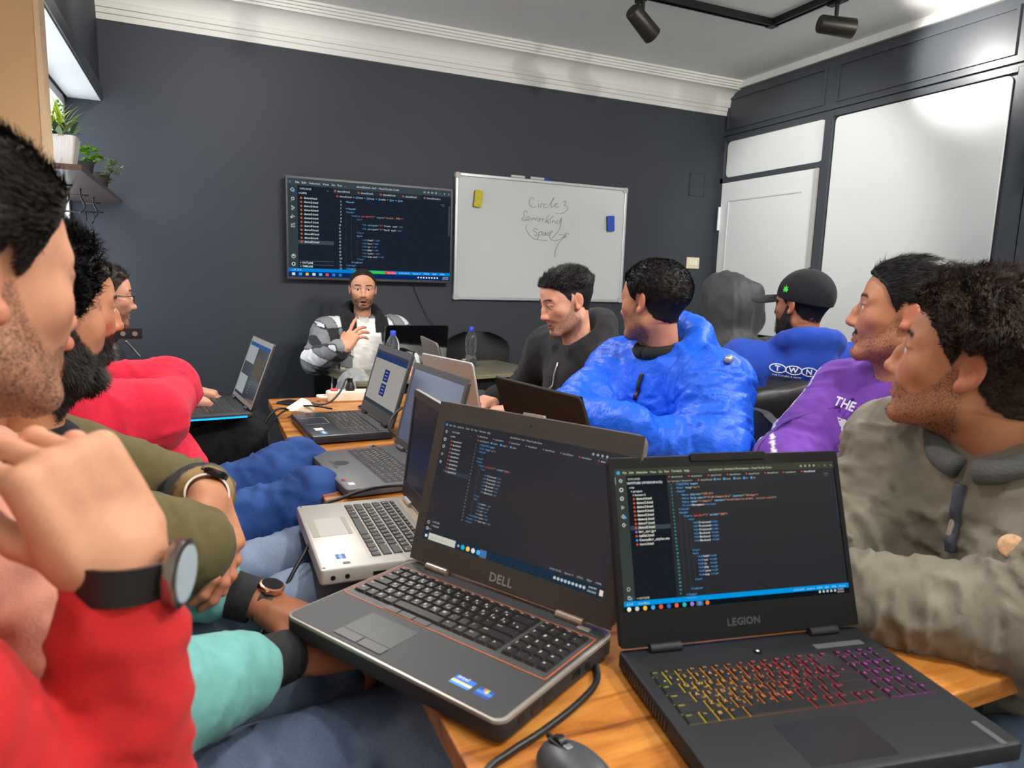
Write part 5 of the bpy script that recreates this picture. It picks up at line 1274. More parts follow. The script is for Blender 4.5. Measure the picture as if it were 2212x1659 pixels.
def folds(V, N, bones, amp, seed=0, iso=.0, ff=1.0):
    """cloth wrinkles: ridges across the nearest limb, deeper near its joints"""
    best = np.full(len(V), 9e9); q = np.zeros((len(V), 3)); am = np.zeros(len(V))
    for (a, b, r, s) in bones:
        a = np.asarray(a); b = np.asarray(b); L = np.linalg.norm(b - a); ax = (b - a) / (L + 1e-9)
        t = np.clip((V - a) @ ax, 0, L); P = a + t[:, None] * ax; dd = np.linalg.norm(V - P, axis=1) - r; m = dd < best
        best[m] = dd[m]; pr = (V - P)[m]
        e1 = _n(np.cross(ax, vec(.3, .2, 1))); e2 = np.cross(ax, e1)
        q[m] = np.stack([t[m] / .030, (pr @ e1) / .085, (pr @ e2) / .085], 1) + seed * 7.3
        am[m] = s * (.45 + .75 * np.exp(-((t[m] - L) / (.10)) ** 2) + .55 * np.exp(-(t[m] / .10) ** 2))
    q = q * ff
    w_ = np.stack([fbm(q * .6 + 3), fbm(q * .6 + 11), fbm(q * .6 + 23)], 1) * 2.4
    n1 = 1 - np.abs(2 * vnoise(q * np.array([.75, 1, 1]) + w_) - 1); n2 = 1 - np.abs(2 * vnoise(q * np.array([1.7, 1.6, 1.6]) + w_ * 1.5 + 9) - 1)
    d = am * amp * ((n1 ** 2 - .35) + .4 * (n2 ** 2 - .35))
    if iso: d = d + iso * (fbm(V * 16 + seed) - .5) * 2
    return V + N * d[:, None]

def person(label, S):
    """S: dict with head, hyaw.., tyaw, pelvis and limb targets (world); builds body, eyes, hair and clothes"""
    g = S.get; H = vec(*S['head']); Rh = rotm(S['hyaw'], g('hpitch', 0), g('hroll', 0)); Rt = rotm(S['tyaw']); tr, tf = Rt[0], Rt[1]
    pel = vec(*S['pelvis']); nb = vec(*S['nb']) if 'nb' in S else H + vec(0, 0, -.172) - tf * .045
    root = thing('person', label, 'person', (pel[0], pel[1], 0), 0, 'people around the tables'); loc = vec(pel[0], pel[1], 0)
    u = _n(nb - pel); r_ = _n(tr - u * (tr @ u)); f_ = np.cross(u, r_); f_ = f_ if f_ @ tf > 0 else -f_; T3 = np.stack([r_, f_, u])
    sw = g('sw', .178); shz = g('shz', .060)
    sh = {'R': nb + r_ * sw - u * shz + vec(*g('shR', (0, 0, 0))), 'L': nb - r_ * sw - u * shz + vec(*g('shL', (0, 0, 0)))}
    def ik(a, b, pole, l1, l2):
        dv = b - a; D = min(np.linalg.norm(dv), (l1 + l2) * .995); dv = _n(dv); b = a + dv * D
        x = (l1 * l1 - l2 * l2 + D * D) / (2 * D); y = math.sqrt(max(l1 * l1 - x * x, 0)); p = np.asarray(pole, float); p = _n(p - dv * (p @ dv))
        return a + dv * x + p * y, b
    el = {}; wr = {}
    for sd in 'RL':
        tgt = vec(*S['w' + sd]); pole = g('p' + sd, tuple((r_ if sd == 'R' else -r_) * .5 - vec(0, 0, 1) - f_ * .3))
        if 'e' + sd in S: el[sd] = vec(*S['e' + sd]); wr[sd] = tgt
        else: el[sd], wr[sd] = ik(sh[sd], tgt, pole, .295, .262)
    hip = {'R': pel + tr * .085, 'L': pel - tr * .085}; kn = {}; an = {}
    for sd, sg in (('R', 1), ('L', -1)):
        kn[sd] = vec(*S['k' + sd]) if 'k' + sd in S else hip[sd] + tf * .43 + tr * .05 * sg + vec(0, 0, -.02)
        an[sd] = vec(*S['a' + sd]) if 'a' + sd in S else vec(kn[sd][0], kn[sd][1], .09) + tf * .02
    vb = g('vox', .0085); inf = g('inf', .0); fat = g('fat', 0.0); aw = g('aw', 1.0)
    # ---- top
    allp = np.array([nb + u * .08, pel, *sh.values(), *el.values(), *wr.values()])
    F = Field(allp.min(0) - .20, allp.max(0) + .17 + vec(0, 0, g('zpad', 0)), vb)
    ln = np.linalg.norm(nb - pel)
    F.ell(nb - u * .175, (.158 + inf + fat, .112 + inf + fat * .6, .185 + inf * .5), .0, False, T3)
    bl = g('belly', 0.0); F.ell(nb - u * (ln * .62) + f_ * (.012 + fat * .5 + bl), (.146 + inf + fat, .112 + inf + fat + bl * .3, .19), .07, False, T3)
    F.ell(pel + u * .055 + f_ * (.01 + bl * .7), (.158 + inf * .8 + fat, .122 + inf + fat * .6, .10), .06, False, T3)
    for sd in 'RL':
        c = nb - u * .012 - f_ * .01; s_ = sh[sd]
        F.cone(c, s_ - u * .004, .050 + inf * .5, .062 + inf, .05)
        F.cone(s_, el[sd], .064 * aw + inf, .050 * aw + inf, .035)
        e_ = el[sd]; w_ = wr[sd]; cuff = e_ + (w_ - e_) * g('slv' + sd, .93)
        F.cone(e_, cuff, .050 * aw + inf, g('cr', .036) + inf * .5, .018)
        if g('cuff', True):
            cd = _n(cuff - e_); F.cone(cuff - cd * .045, cuff, g('cr', .036) - .001 + inf * .2, g('cr', .036) - .003 + inf * .1, .004)
    # hem, collar, hood
    col = g('collar', 'crew')
    neckr = .066
    def ring(c, R, a0, a1, n, rf, ax=1.0):
        return [c + r_ * math.sin(math.radians(a)) * R + f_ * math.cos(math.radians(a)) * R * ax for a in np.linspace(a0, a1, n)]
    base = nb + u * .020
    if col == 'hood':
        P = [base + r_ * math.sin(math.radians(a)) * .088 + f_ * (math.cos(math.radians(a)) * .088 - .015) + u * (-.038 * math.cos(math.radians(a)) + .018) for a in np.linspace(38, 322, 12)]
        hk = g('hood', 1.0)
        F.chain(P, [.019] + [.024 + .012 * hk * math.sin(PI * i / 11) for i in range(1, 11)] + [.019], .018)
        F.ell(base - f_ * .105 - u * .055 * hk, (.110 * hk, .052 * hk, .095 * hk), .04, False, T3)
        F.ell(base - f_ * .060 + u * .012, (.080, .040, .048), .03, False, T3)
        F.ell(base + u * .06 - f_ * .0, (.060, .066, .085), .012, True, T3)
    elif col == 'high':
        P = [base + r_ * math.sin(math.radians(a)) * .073 + f_ * (math.cos(math.radians(a)) * .073 - .012) + u * .012 for a in np.linspace(0, 360, 17)]
        F.chain(P, [.020] * 17, .01); F.chain([p + u * .028 for p in P], [.015] * 17, .01)
        F.ell(base + u * .05, (.056, .060, .075), .01, True, T3)
    else:
        P = [base + r_ * math.sin(math.radians(a)) * .072 + f_ * (math.cos(math.radians(a)) * .072 - .010) + u * (-.022 * math.cos(math.radians(a)) - .004) for a in np.linspace(0, 360, 17)]
        F.chain(P, [.0105 + inf * .2] * 17, .012)
        F.ell(base + u * .055, (.060, .066, .075), .010, True, T3)
    if g('extra'): g('extra')(F, dict(nb=nb, u=u, r=r_, f=f_, sh=sh, el=el, wr=wr, pel=pel, T3=T3))
    V, Q = F.mesh(2); N = vnormals(V, Q)
    bones = [(sh[s], el[s], .06, 1.0) for s in 'RL'] + [(el[s], wr[s], .05, 1.0) for s in 'RL'] + [(nb - u * .05, pel, .13, g('tfold', .55))]
    V = folds(V, N, bones, g('fold', .006), S['seed'], g('iso', .002), g('ff', 1.0))
    info = dict(nb=nb, u=u, r=r_, f=f_, sh=sh, el=el, wr=wr, pel=pel, T3=T3, loc=loc, root=root, H=H, Rh=Rh, kn=kn, an=an, hip=hip)
    attrs = {}
    if callable(S['top']): attrs['col'] = S['top'](V, info)
    elif S['top'] is not None: attrs['col'] = np.tile(np.array(lin(S['top'])), (len(V), 1))
    top = np_mesh(g('topname', 'sweatshirt'), V, Q, S['topmat'], root, loc, attrs); top['label'] = g('toplabel', g('topname', 'sweatshirt').replace('_', ' '))
    info['top'] = top; info['topV'] = V; info['topQ'] = Q
    # ---- trousers
    if g('legs', True):
        allp = np.array([pel, *kn.values(), *an.values()]); F = Field(allp.min(0) - .15, allp.max(0) + .15, vb * 1.15)
        F.ell(pel + vec(0, 0, .0), (.160, .125, .105), 0, False, np.stack([tr, tf, vec(0, 0, 1)]))
        li = g('linf', 0.0)
        for s in 'RL':
            F.cone(hip[s], kn[s], .082 + li, .063 + li, .03); F.ell(kn[s], np.ones(3) * (.064 + li), .01); F.cone(kn[s], an[s], .060 + li, .046 + li, .02)
        V, Q = F.mesh(2); N = vnormals(V, Q)
        V = folds(V, N, [(hip[s], kn[s], .07, 1.0) for s in 'RL'] + [(kn[s], an[s], .05, .8) for s in 'RL'], g('lfold', .009), S['seed'] + 3, .002, 1.3)
        pc = S['pants']; at = {}
        at['col'] = pc(V, info) if callable(pc) else np.tile(np.array(lin(pc)), (len(V), 1))
        np_mesh('trousers', V, Q, S['pantsmat'], root, loc, at)
        for s in 'RL':
            A = an[s]; fd = _n(tf + (tr if s == 'R' else -tr) * .2); F = Field(A - .24, A + .26, .010)
            fz = A[2] - .09; o_ = vec(0, 0, fz)
            F.cone(vec(A[0], A[1], fz + .05) - fd * .03, vec(A[0], A[1], fz + .042) + fd * .15, .046, .038, .02); F.cone(A, vec(A[0], A[1], fz + .06), .042, .045, .02); F.cut((A[0], A[1], fz + .004), (0, 0, -1))
            V, Q = F.mesh(1); np_mesh('shoe', V, Q, mat('shoe_' + g('shoe', 'black'), {'black': (30, 30, 32), 'white': (214, 210, 206)}[g('shoe', 'black')], .6), root, loc)
    # ---- body: head, neck, hands and the limbs under the clothes, one mesh
    L = []
    hv = g('hvox', .0028); hs = g('hscale', 1.0); nbl = Rh @ (nb - vec(0, 0, .02) - H) / hs
    V, Q, A = head_mesh(S['face'], nbl, hv)
    Vw = H + (V * hs) @ Rh; Nl = vnormals(V, Q); L.append((Vw, Q, A))
    for s in 'RL':
        hd = g('hand' + s)
        if hd is None: hd = dict(d=_n(wr[s] - el[s]), pn=vec(0, 0, -1) + f_ * .01)
        hd = dict(hd); L.append(hand_mesh(wr[s], side=s, arm=el[s] + (wr[s] - el[s]) * .72, **hd))
    F = Field(np.array([nb, pel, *el.values(), *wr.values(), *kn.values(), *an.values()]).min(0) - .12, np.array([nb, pel, *sh.values(), *el.values(), *wr.values(), *kn.values()]).max(0) + .12, .016)
    F.ell(nb - u * .19, (.13, .085, .17), 0, False, T3); F.ell(pel + u * .06, (.12, .09, .14), .06, False, T3)
    for s in 'RL':
        F.cone(sh[s], el[s], .045, .034, .03); F.cone(el[s], el[s] + (wr[s] - el[s]) * .8, .034, .026, .02); F.cone(hip[s], kn[s], .060, .045, .03); F.cone(kn[s], an[s], .042, .030, .02)
    F.cone(nb, nb - u * .1, .045, .06, .03)
    V2, Q2 = F.mesh(0); L.append((V2, Q2, {}))
    BV, BQ, BA = cat_meshes(L); keep = {k: BA[k] for k in ('flush', 'lips', 'beard') if k in BA}
    np_mesh('body', BV, BQ, S['skin'], root, loc, keep)
    # ---- eyes
    gz = g('gaze', (0, 0)); Re = rotm(S['hyaw'] + gz[0], g('hpitch', 0) + gz[1], g('hroll', 0))
    for s in (-1, 1):
        me = bpy.data.meshes.get('eyeball')
        if me is None:
            e = MB().lathe([(.0001, -.0128)] + [(.0128 * math.sin(t), -.0128 * math.cos(t)) for t in np.linspace(.15, PI - .15, 12)] + [(.0001, .0128)], 18, Matrix.Rotation(-PI / 2, 4, 'X')).build('eyeball', eye_mat('eye_brown', (58, 36, 22)), None, True)
            me = e.data; me.name = 'eyeball'; bpy.data.objects.remove(e)
        e = bpy.data.objects.new('eye', me); COL.objects.link(e); e.parent = root
        c = H + (vec(s * .0325, .0780, .003) * hs) @ Rh - loc; e.scale = (hs, hs, hs)
        Mx = Matrix(((Re[0][0], Re[1][0], Re[2][0], c[0]), (Re[0][1], Re[1][1], Re[2][1], c[1]), (Re[0][2], Re[1][2], Re[2][2], c[2]), (0, 0, 0, 1))); e.matrix_local = Mx @ Matrix.Scale(hs, 4)
    # ---- hair, brows, beard hair
    hr = S.get('hair')
    wdt = g('strand', .0022)
    if hr:
        ths = hr.get('t', .012)
        sc = A['scalp']; top_ = sstep(hr.get('fz0', -.02), hr.get('fz1', .05), V[:, 2] + hr.get('back', .15) * np.minimum(V[:, 1], 0) * -1)
        prof_ = hr.get('side', .25) + (1 - hr.get('side', .25)) * top_
        nz_ = fbm(V * hr.get('cl', 70) + S['seed'], 2)
        sv = V + Nl * (ths * prof_ * sc * (.45 + .55 * nz_) - .0012)[:, None]
        qs = Q[(sc[Q] > .35).all(1)]; used = np.unique(qs); rm = np.full(len(V), -1); rm[used] = np.arange(len(used))
        parts = [(sv[used], rm[qs], {})]
        comb = hr.get('comb', lambda P: np.stack([P[:, 0] * .3, -1 + 0 * P[:, 1], -.3 + 0 * P[:, 0]], 1))
        zt = hr.get('fz0', -.02); zt1 = hr.get('fz1', .05)
        def ln_(P): return hr.get('len', .02) * (hr.get('side', .25) + (1 - hr.get('side', .25)) * sstep(zt, zt1, P[:, 2]))
        a, b = strands(sv, Nl, Q, np.where(sc > .3, sc, 0), hr.get('n', 5000), ln_, wdt, comb, hr.get('curl', 0), hr.get('lift', .5), 3, S['seed'], 0, hr.get('clump', 60)); parts.append((a, b, {}))
        hV, hQ, _ = cat_meshes(parts)
        np_mesh('hair', H + (hV * hs) @ Rh, hQ, hair_mat('hair_' + hr.get('col', 'black'), {'black': (20, 18, 18), 'brown': (52, 42, 36), 'dark': (34, 28, 25)}[hr.get('col', 'black')]), root, loc)
    a, b = strands(V, Nl, Q, A['brow'], 420, .009, wdt * .6, lambda P: np.stack([np.sign(P[:, 0]), 0 * P[:, 1], .15 + 0 * P[:, 0]], 1), 0, .15, 2, S['seed'])
    np_mesh('eyebrows', H + (a * hs) @ Rh, b, hair_mat('hair_black', (20, 18, 18)), root, loc)
    bh = g('beardlen', 0)
    if bh:
        a, b = strands(V, Nl, Q, A['bmask'], g('beardn', 3500), bh, wdt * .8, lambda P: np.stack([0 * P[:, 0], .3 + 0 * P[:, 1], -1 + 0 * P[:, 0]], 1), 0, .35, 2, S['seed'] + 1, 0, 50)
        np_mesh('beard', H + (a * hs) @ Rh, b, hair_mat('hair_dark', (34, 28, 25)), root, loc)
    return info
# ================================================================== the people
from mathutils.bvhtree import BVHTree
def onto(info, P, nrm, off=.0025):
    """drop world points onto the top garment along -nrm"""
    if 'bvh' not in info: info['bvh'] = BVHTree.FromPolygons([tuple(v) for v in info['topV']], [tuple(q) for q in info['topQ']])
    out = []; nv = Vector(nrm).normalized()
    for p in P:
        h = info['bvh'].ray_cast(Vector(p) + nv * (info.get('start', .12)), -nv, .6)
        out.append(tuple((h[0] + nv * off) if h[0] is not None else Vector(p)))
    return out
def sub_faces(V, F):
    return V, F
def decal(info, name, items, org, rt, upv, nrm, off=.0030):
    """flat print laid on a smooth patch fitted to the garment; items: list of (verts2d, faces, material)"""
    P = Print(); rt = Vector(rt).normalized(); upv = Vector(upv).normalized(); nv = Vector(nrm).normalized(); O = Vector(org)
    A2 = np.array([p for V, _, _ in items for p in V]); lo, hi = A2.min(0), A2.max(0); g = [(x, y) for x in np.linspace(lo[0], hi[0], 9) for y in np.linspace(lo[1], hi[1], 7)]
    W = onto(info, [tuple(O + rt * x + upv * y) for x, y in g], nrm, 0); hgt = np.array([(Vector(w) - O).dot(nv) for w in W]); g = np.array(g)
    B = lambda q: np.stack([np.ones(len(q)), q[:, 0], q[:, 1], q[:, 0] ** 2, q[:, 0] * q[:, 1], q[:, 1] ** 2], 1)
    ok = np.abs(hgt - np.median(hgt)) < .045; g, hgt = g[ok], hgt[ok]; co = np.linalg.lstsq(B(g), hgt, rcond=None)[0]; rs = np.percentile(hgt - B(g) @ co, 85)
    for V, F, m in items:
        h = B(np.array(V)) @ co + rs + off
        P.poly([tuple(O + rt * x + upv * y + nv * float(z) - Vector(info['loc'])) for (x, y), z in zip(V, h)], m, F)
    return P.build(name, info['root'])
def band(pts, w):
    """2-D stroke along pts"""
    V = []; F = []
    for i, p in enumerate(pts):
        a = np.array(pts[max(i - 1, 0)]); b = np.array(pts[min(i + 1, len(pts) - 1)]); t = (b - a) / (np.linalg.norm(b - a) + 1e-9); n = np.array([-t[1], t[0]]) * w / 2
        V += [tuple(np.array(p) + n), tuple(np.array(p) - n)]
        if i: F.append((2 * i - 2, 2 * i - 1, 2 * i + 1, 2 * i))
    return V, F
def front(I, up=.40): v = vec(I['f'][0], I['f'][1], 0); return _n(_n(v) + vec(0, 0, up))
def C3(*c): return np.array(lin(c))
def tubeworld(info, name, pts, r, m, k=6, n=8):
    L = Vector(info['loc']); return MB(Matrix.Translation(-L)).tube(pts, r, n, k).build(name, m, info['root'], True)
def watch(info, sd, band_m, case_m, face_m, face_dir, size=1.0, back=.012, r=.031, name='wristwatch'):
    """strap ring, case and dial round a wrist"""
    a = _n(info['wr'][sd] - info['el'][sd]); c = info['wr'][sd] - a * back; fd = np.asarray(face_dir, float); fd = _n(fd - a * (fd @ a)); sd_ = np.cross(a, fd); L = info['loc']
    M = Matrix(((sd_[0], a[0], fd[0], c[0] - L[0]), (sd_[1], a[1], fd[1], c[1] - L[1]), (sd_[2], a[2], fd[2], c[2] - L[2]), (0, 0, 0, 1)))
    st = MB(M); n = 28; rings = []
    for yy, rr in ((-.011, 0), (.011, 0), (.011, .003), (-.011, .003)): rings.append([((r + rr) * math.cos(2 * PI * i / n), yy * size, (r * .92 + rr) * math.sin(2 * PI * i / n)) for i in range(n)])
    rings.append(rings[0]); st.loft(rings, caps=False)
    strap = st.build(name, band_m, info['root'], True, 50)
    MB(M).lathe([(.019 * size, r * .9), (.021 * size, r * .9 + .003), (.021 * size, r * .9 + .009), (.018 * size, r * .9 + .0105)], 28).build('watch_case', case_m, strap, True, 40)
    MB(M).lathe([(.0175 * size, r * .9 + .0098), (.0175 * size, r * .9 + .0112)], 28).build('watch_dial', face_m, strap)
    MB(M).cyl((.021 * size, 0, r * .9 + .006), (.026 * size, 0, r * .9 + .006), .003).build('crown', case_m, strap, True, 40)
    return strap

m_fl = cloth_mat('fleece_cloth', None, 300, .30); m_kn = cloth_mat('knit_cloth', None, 420, .35); m_puff = mat('nylon_puffer', (26, 92, 222), .46, noise=(9, .05), bump=(48, .55), spec=.3, bd=.008)
m_dn = denim_mat('denim'); m_plain = cloth_mat('plain_trousers', None, 350, .25); m_knit_blk = cloth_mat('black_fleece', (38, 38, 41), 240, .5, .2)
def denim(c0, c1):
    a, b = C3(*c0), C3(*c1)
    def fn(V, I):
        t = sstep(.35, .68, fbm(V * 11, 3))[:, None]
        for s in 'RL':
            ax = _n(I['kn'][s] - I['hip'][s]); k = ((V - I['hip'][s]) @ ax); 
            t = np.maximum(t, (np.exp(-((k - .25) / .14) ** 2) * sstep(.02, .07, (V - I['hip'][s])[:, 2]) * .55)[:, None])
        return a * (1 - t) + b * t
    return fn
SK = dict(l=skin_mat('skin_light_olive', (206, 152, 122)), m=skin_mat('skin_olive', (190, 134, 102)), d=skin_mat('skin_brown', (158, 104, 76)), f=skin_mat('skin_fair', (212, 158, 132)))
back_comb = lambda P: np.stack([P[:, 0] * .4, -1 + 0 * P[:, 1], .1 + 0 * P[:, 0]], 1)

# --- man in red, resting his chin on his hand
I = person('man in a red sweatshirt raising his watch hand to his chin', dict(seed=1, head=(-.196, .694, 1.241), hyaw=44, hpitch=-3, tyaw=62, pelvis=(-.37, .60, .53), nb=(-.252, .615, 1.055),
    wR=(-.056, .530, 1.048), eR=(-.074, .520, .815), wL=(-.22, .84, .66), handR=dict(d=(-.42, .10, .90), pn=(-.55, .75, -.35), curl=(60, 45, 20), spread=2, thumb=(25, 45), vox=.0022, scale=.95), slvR=.87, cr=.036, inf=.006, vox=.0075, fold=.008,
    top=(186, 36, 40), topmat=m_fl, pants=(44, 46, 54), pantsmat=m_plain, skin=SK['l'], hvox=.0024, strand=.0016,
    face=dict(beard=.40, stub=.75), hair=dict(t=.020, len=.018, side=.30, n=12000, col='dark', fz0=.0, fz1=.06, comb=back_comb, lift=.35, clump=30), beardlen=.003))
watch(I, 'R', mat('black_leather_strap', (24, 20, 20), .5), mat('steel_case', (150, 140, 130), .2, metal=.9), mat('pale_dial', (176, 190, 200), .12), (.93, -.30, .1), 1.15, .004, .034)

# --- man in teal and pink
def teal(V, I):
    h = (V - I['pel']) @ I['u']; lat = np.abs((V - I['nb']) @ I['r']); fw = (V - I['nb']) @ I['f']
    c = np.tile(C3(108, 168, 164), (len(V), 1)); tor = (lat < .17) & (fw < .17)
    c[(V[:, 2] > .845)] = C3(222, 160, 140)
    for z in (.815, .775): c[(fw < .10) & (np.abs(V[:, 2] - z) < .011)] = C3(24, 28, 44)
    return c
I = person('man in a teal and pink sweatshirt with black cuffs and jeans', dict(seed=2, head=(-.255, 1.00, 1.205), hyaw=30, hpitch=-4, tyaw=70, pelvis=(-.25, .93, .56), nb=(-.275, .965, 1.035),
    wR=(.105, .955, .722), eR=(-.075, .800, .775), wL=(.070, 1.10, .735), eL=(-.10, 1.17, .79), kR=(.36, .875, .615), kL=(.33, 1.10, .61), aR=(.33, .88, .09), aL=(.33, 1.1, .09), linf=.012,
    handR=dict(d=(.85, .30, -.25), pn=(.1, .2, -1), curl=(30, 35, 20)), handL=dict(d=(.80, -.25, -.35), pn=(.1, -.2, -1), curl=(30, 35, 20)), slvR=.54, slvL=.54, cr=.046, inf=.018, vox=.0075, fold=.007,
    top=teal, topmat=m_kn, pants=denim((50, 64, 90), (116, 130, 154)), pantsmat=m_dn, skin=SK['d'], hvox=.0034, face=dict(beard=.3), hair=dict(t=.014, len=.02, n=2500, col='black')))
for s in 'RL':
    a = I['el'][s] + (I['wr'][s] - I['el'][s]) * .56; b = I['el'][s] + (I['wr'][s] - I['el'][s]) * .93
    MB(Matrix.Translation(-Vector(I['loc']))).tube([tuple(a), tuple((a + b) / 2), tuple(b)], lambda t: .0385 - .003 * t, 18).build('inner_cuff', mat('black_rib_cuff', (22, 22, 25), .85, bump=(300, .3)), I['root'], True, 60)
watch(I, 'L', mat('black_strap', (22, 20, 22), .5), mat('rose_gold', (206, 150, 120), .25, metal=.8), mat('black_dial', (14, 14, 16), .1), (.2, -.1, 1), .95, -.006, .029)

# --- curly bearded man in olive
def olive(V, I):
    h = (V - I['nb']) @ I['u']; lat = np.abs((V - I['nb']) @ I['r']); fw = (V - I['nb']) @ I['f']
    c = np.tile(C3(92, 84, 54), (len(V), 1)); c[(h > -.075) & (fw < .09)] = C3(170, 140, 92); c[(lat < .065) & (fw > .0) & (h > -.30)] = C3(24, 26, 34)
    for s in 'L':
        d = I['wr'][s] - I['el'][s]; t = ((V - I['el'][s]) @ d) / (d @ d); far = (t > .70) & (t < 1.1) & (np.linalg.norm(V - I['el'][s] - t[:, None] * d, axis=1) < .044); dR = I['el']['R'] - I['sh']['R']; tR = np.clip(((V - I['sh']['R']) @ dR) / (dR @ dR), 0, 1); far &= np.linalg.norm(V - I['sh']['R'] - tR[:, None] * dR, axis=1) > .078; c[far] = C3(150, 122, 82)
    return c
I = person('curly black haired bearded man in an olive and tan sweater', dict(seed=3, head=(-.222, 1.105, 1.178), hyaw=42, hpitch=8, tyaw=68, pelvis=(-.26, 1.22, .58), nb=(-.245, 1.150, 1.010),
    eR=(-.035, 1.085, .850), wR=(-.07, 1.33, .80), eL=(-.03, 1.40, .83), wL=(-.005, 1.125, .915), handL=dict(d=(.28, -.42, -.86), pn=(-.70, .35, -.3), curl=(22, 32, 24), spread=4, thumb=(40, 5), vox=.0026), kR=(.31, 1.25, .68), kL=(.32, 1.46, .68), aR=(.30, 1.2, .09), aL=(.31, 1.42, .09), linf=.012,
    slvL=.80, cr=.040, inf=.012, vox=.0075, fold=.007, top=olive, topmat=m_kn, pants=denim((66, 84, 112), (132, 148, 172)), pantsmat=m_dn, skin=SK['m'], hvox=.0024, strand=.0020,
    face=dict(beard=.97, stub=.9, nose=1.1), hair=dict(t=.030, len=.020, side=.45, n=10000, col='black', curl=.9, lift=.75, clump=38, cl=48, fz0=-.01, fz1=.05), beardlen=.014, beardn=6000))
watch(I, 'L', mat('white_silicone', (232, 222, 214), .5), mat('black_case', (18, 18, 20), .25), mat('black_dial', (14, 14, 16), .1), (.45, .35, .85), .9, .006, .030)

# --- man in crimson, arms folded
I = person('bearded man in a crimson sweater with folded arms', dict(seed=4, head=(-.272, 1.722, 1.165), hyaw=66, hpitch=-4, tyaw=72, pelvis=(-.26, 1.68, .60), nb=(-.275, 1.700, 1.000), fat=.020, belly=.075,
    eR=(-.115, 1.570, .950), wR=(-.065, 1.80, .955), eL=(-.09, 1.90, .96), wL=(-.09, 1.76, .93), handR=dict(d=(-.5, .8, -.1), pn=(-.8, -.5, 0), curl=(35, 40, 25)), handL=dict(d=(-.8, -.3, -.2), pn=(-.5, .5, -.2), curl=(35, 40, 25)), kR=(.22, 1.66, .70), kL=(.22, 1.90, .72), aR=(.27, 1.60, .09), aL=(.27, 1.86, .09), linf=.018,
    inf=.020, aw=1.12, vox=.0075, fold=.0055, tfold=.8, top=(206, 34, 62), topmat=m_kn, pants=denim((30, 56, 112), (48, 80, 142)), pantsmat=m_dn, lfold=.013, skin=SK['m'], hvox=.0030, shoe='white',
    face=dict(beard=.95, nose=1.0), hair=dict(t=.012, len=.014, n=3500, col='black', side=.4), beardlen=.012))

# --- man in glasses with the lap laptop
I = person('man in glasses and black leather jacket typing on a lap laptop', dict(seed=5, hscale=.94, head=(-.325, 2.785, 1.151), hyaw=72, hpitch=-4, tyaw=80, pelvis=(-.36, 2.72, .55), nb=(-.355, 2.765, .985),
    wR=(-.085, 2.60, .815), eR=(-.25, 2.50, .84), wL=(-.06, 2.78, .815), handR=dict(d=(.93, .15, -.25), pn=(0, 0, -1), curl=(22, 32, 20), vox=.003), handL=dict(d=(.93, -.1, -.25), pn=(0, 0, -1), curl=(22, 32, 20), vox=.003),
    kR=(.11, 2.53, .66), kL=(.10, 2.78, .66), aR=(.16, 2.48, .09), aL=(.16, 2.8, .09), linf=.02, inf=.012, collar='high', top=(26, 26, 29), topmat=mat('black_leather', (26, 26, 29), .4, bump=(60, .3)), topname='leather_jacket',
    pants=(24, 24, 27), pantsmat=m_plain, skin=SK['f'], hvox=.0034, face=dict(beard=.45, nose=1.25), hair=dict(t=.012, len=.016, n=3500, col='brown', side=.4), beardlen=.004))
Rh, Hd, L = I['Rh'], I['H'], I['loc']
gm = mat('black_spectacle_frame', (20, 18, 20), .35); gf = MB(Matrix.Translation(-Vector(L)))
def hp3(x, y, z): return tuple(Hd + vec(x, y, z) * .94 @ Rh)
for s in (-1, 1):
    gf.tube([hp3(s * (.034 + .024 * math.cos(a)), .107 - .010 * abs(math.cos(a)) * (s * math.cos(a) * s > 0), -.002 + .018 * math.sin(a)) for a in np.linspace(0, 2 * PI, 21)], .0014, 6)
    gf.tube([hp3(s * .058, .100, .008), hp3(s * .074, .060, .008), hp3(s * .080, .0, .006), hp3(s * .078, -.015, -.008)], .0016, 6)
gf.tube([hp3(-.010, .110, .004), hp3(0, .113, .007), hp3(.010, .110, .004)], .0014, 6); gf.build('spectacles', gm, I['root'], True)
sn = MB(Matrix.Translation(-Vector(L)))
# collar tab with snaps
tb = thing  # (kept as part of the jacket)
ct = MB(Matrix.Translation(-Vector(L)) ).box((-.285, 2.640, 1.015), (-.195, 2.665, 1.050)).build('collar_tab', mat('black_leather', (26, 26, 29), .4), I['root'])
for x in (-.250, -.215): MB(Matrix.Translation(-Vector(L))).cyl((x, 2.640, 1.033), (x, 2.636, 1.033), .008).build('snap', mat('steel', (190, 184, 172), .3, metal=.8), I['root'], True, 40)
tubeworld(I, 'zip', [(-.245, 2.645, 1.01), (-.225, 2.66, .98), (-.205, 2.67, .95)], .004, mat('steel', (190, 184, 172), .3, metal=.8))
lp5 = laptop('laptop', 'lap laptop glowing blue along its edge on the black trousers', .000, 2.590, -83, .355, .240, .022, .235, 20, .765, mat('dark_shell', (38, 38, 42), .45), mat('dark_lid', (40, 40, 44), .45), mat('silver_bezel_rim', (120, 112, 104), .4), (34, 38, 46), None, corner=.008)
keyboard(lp5[1], -.160, .160, .07, .0172, .0222, m_key, m_leg, False, ins=.001, t=.0016, gap=.0024, arab=False)
u = UI(lp5[5], lp5[6]); u.rect(0, 0, 1, .07, (50, 90, 140)); u.rect(.0, .07, .45, .38, (150, 158, 160)); u.rect(.52, .2, .95, .62, (88, 84, 74)); u.rect(.0, .62, .40, .95, (150, 158, 160))
for k in range(5): u.text(.55, .68 + .05 * k, .02, 'td  tr  table', (150, 160, 168))
u.build('screen_image', lp5[2], lp5[3] @ Matrix.Translation((0, lp5[4], .0006)))
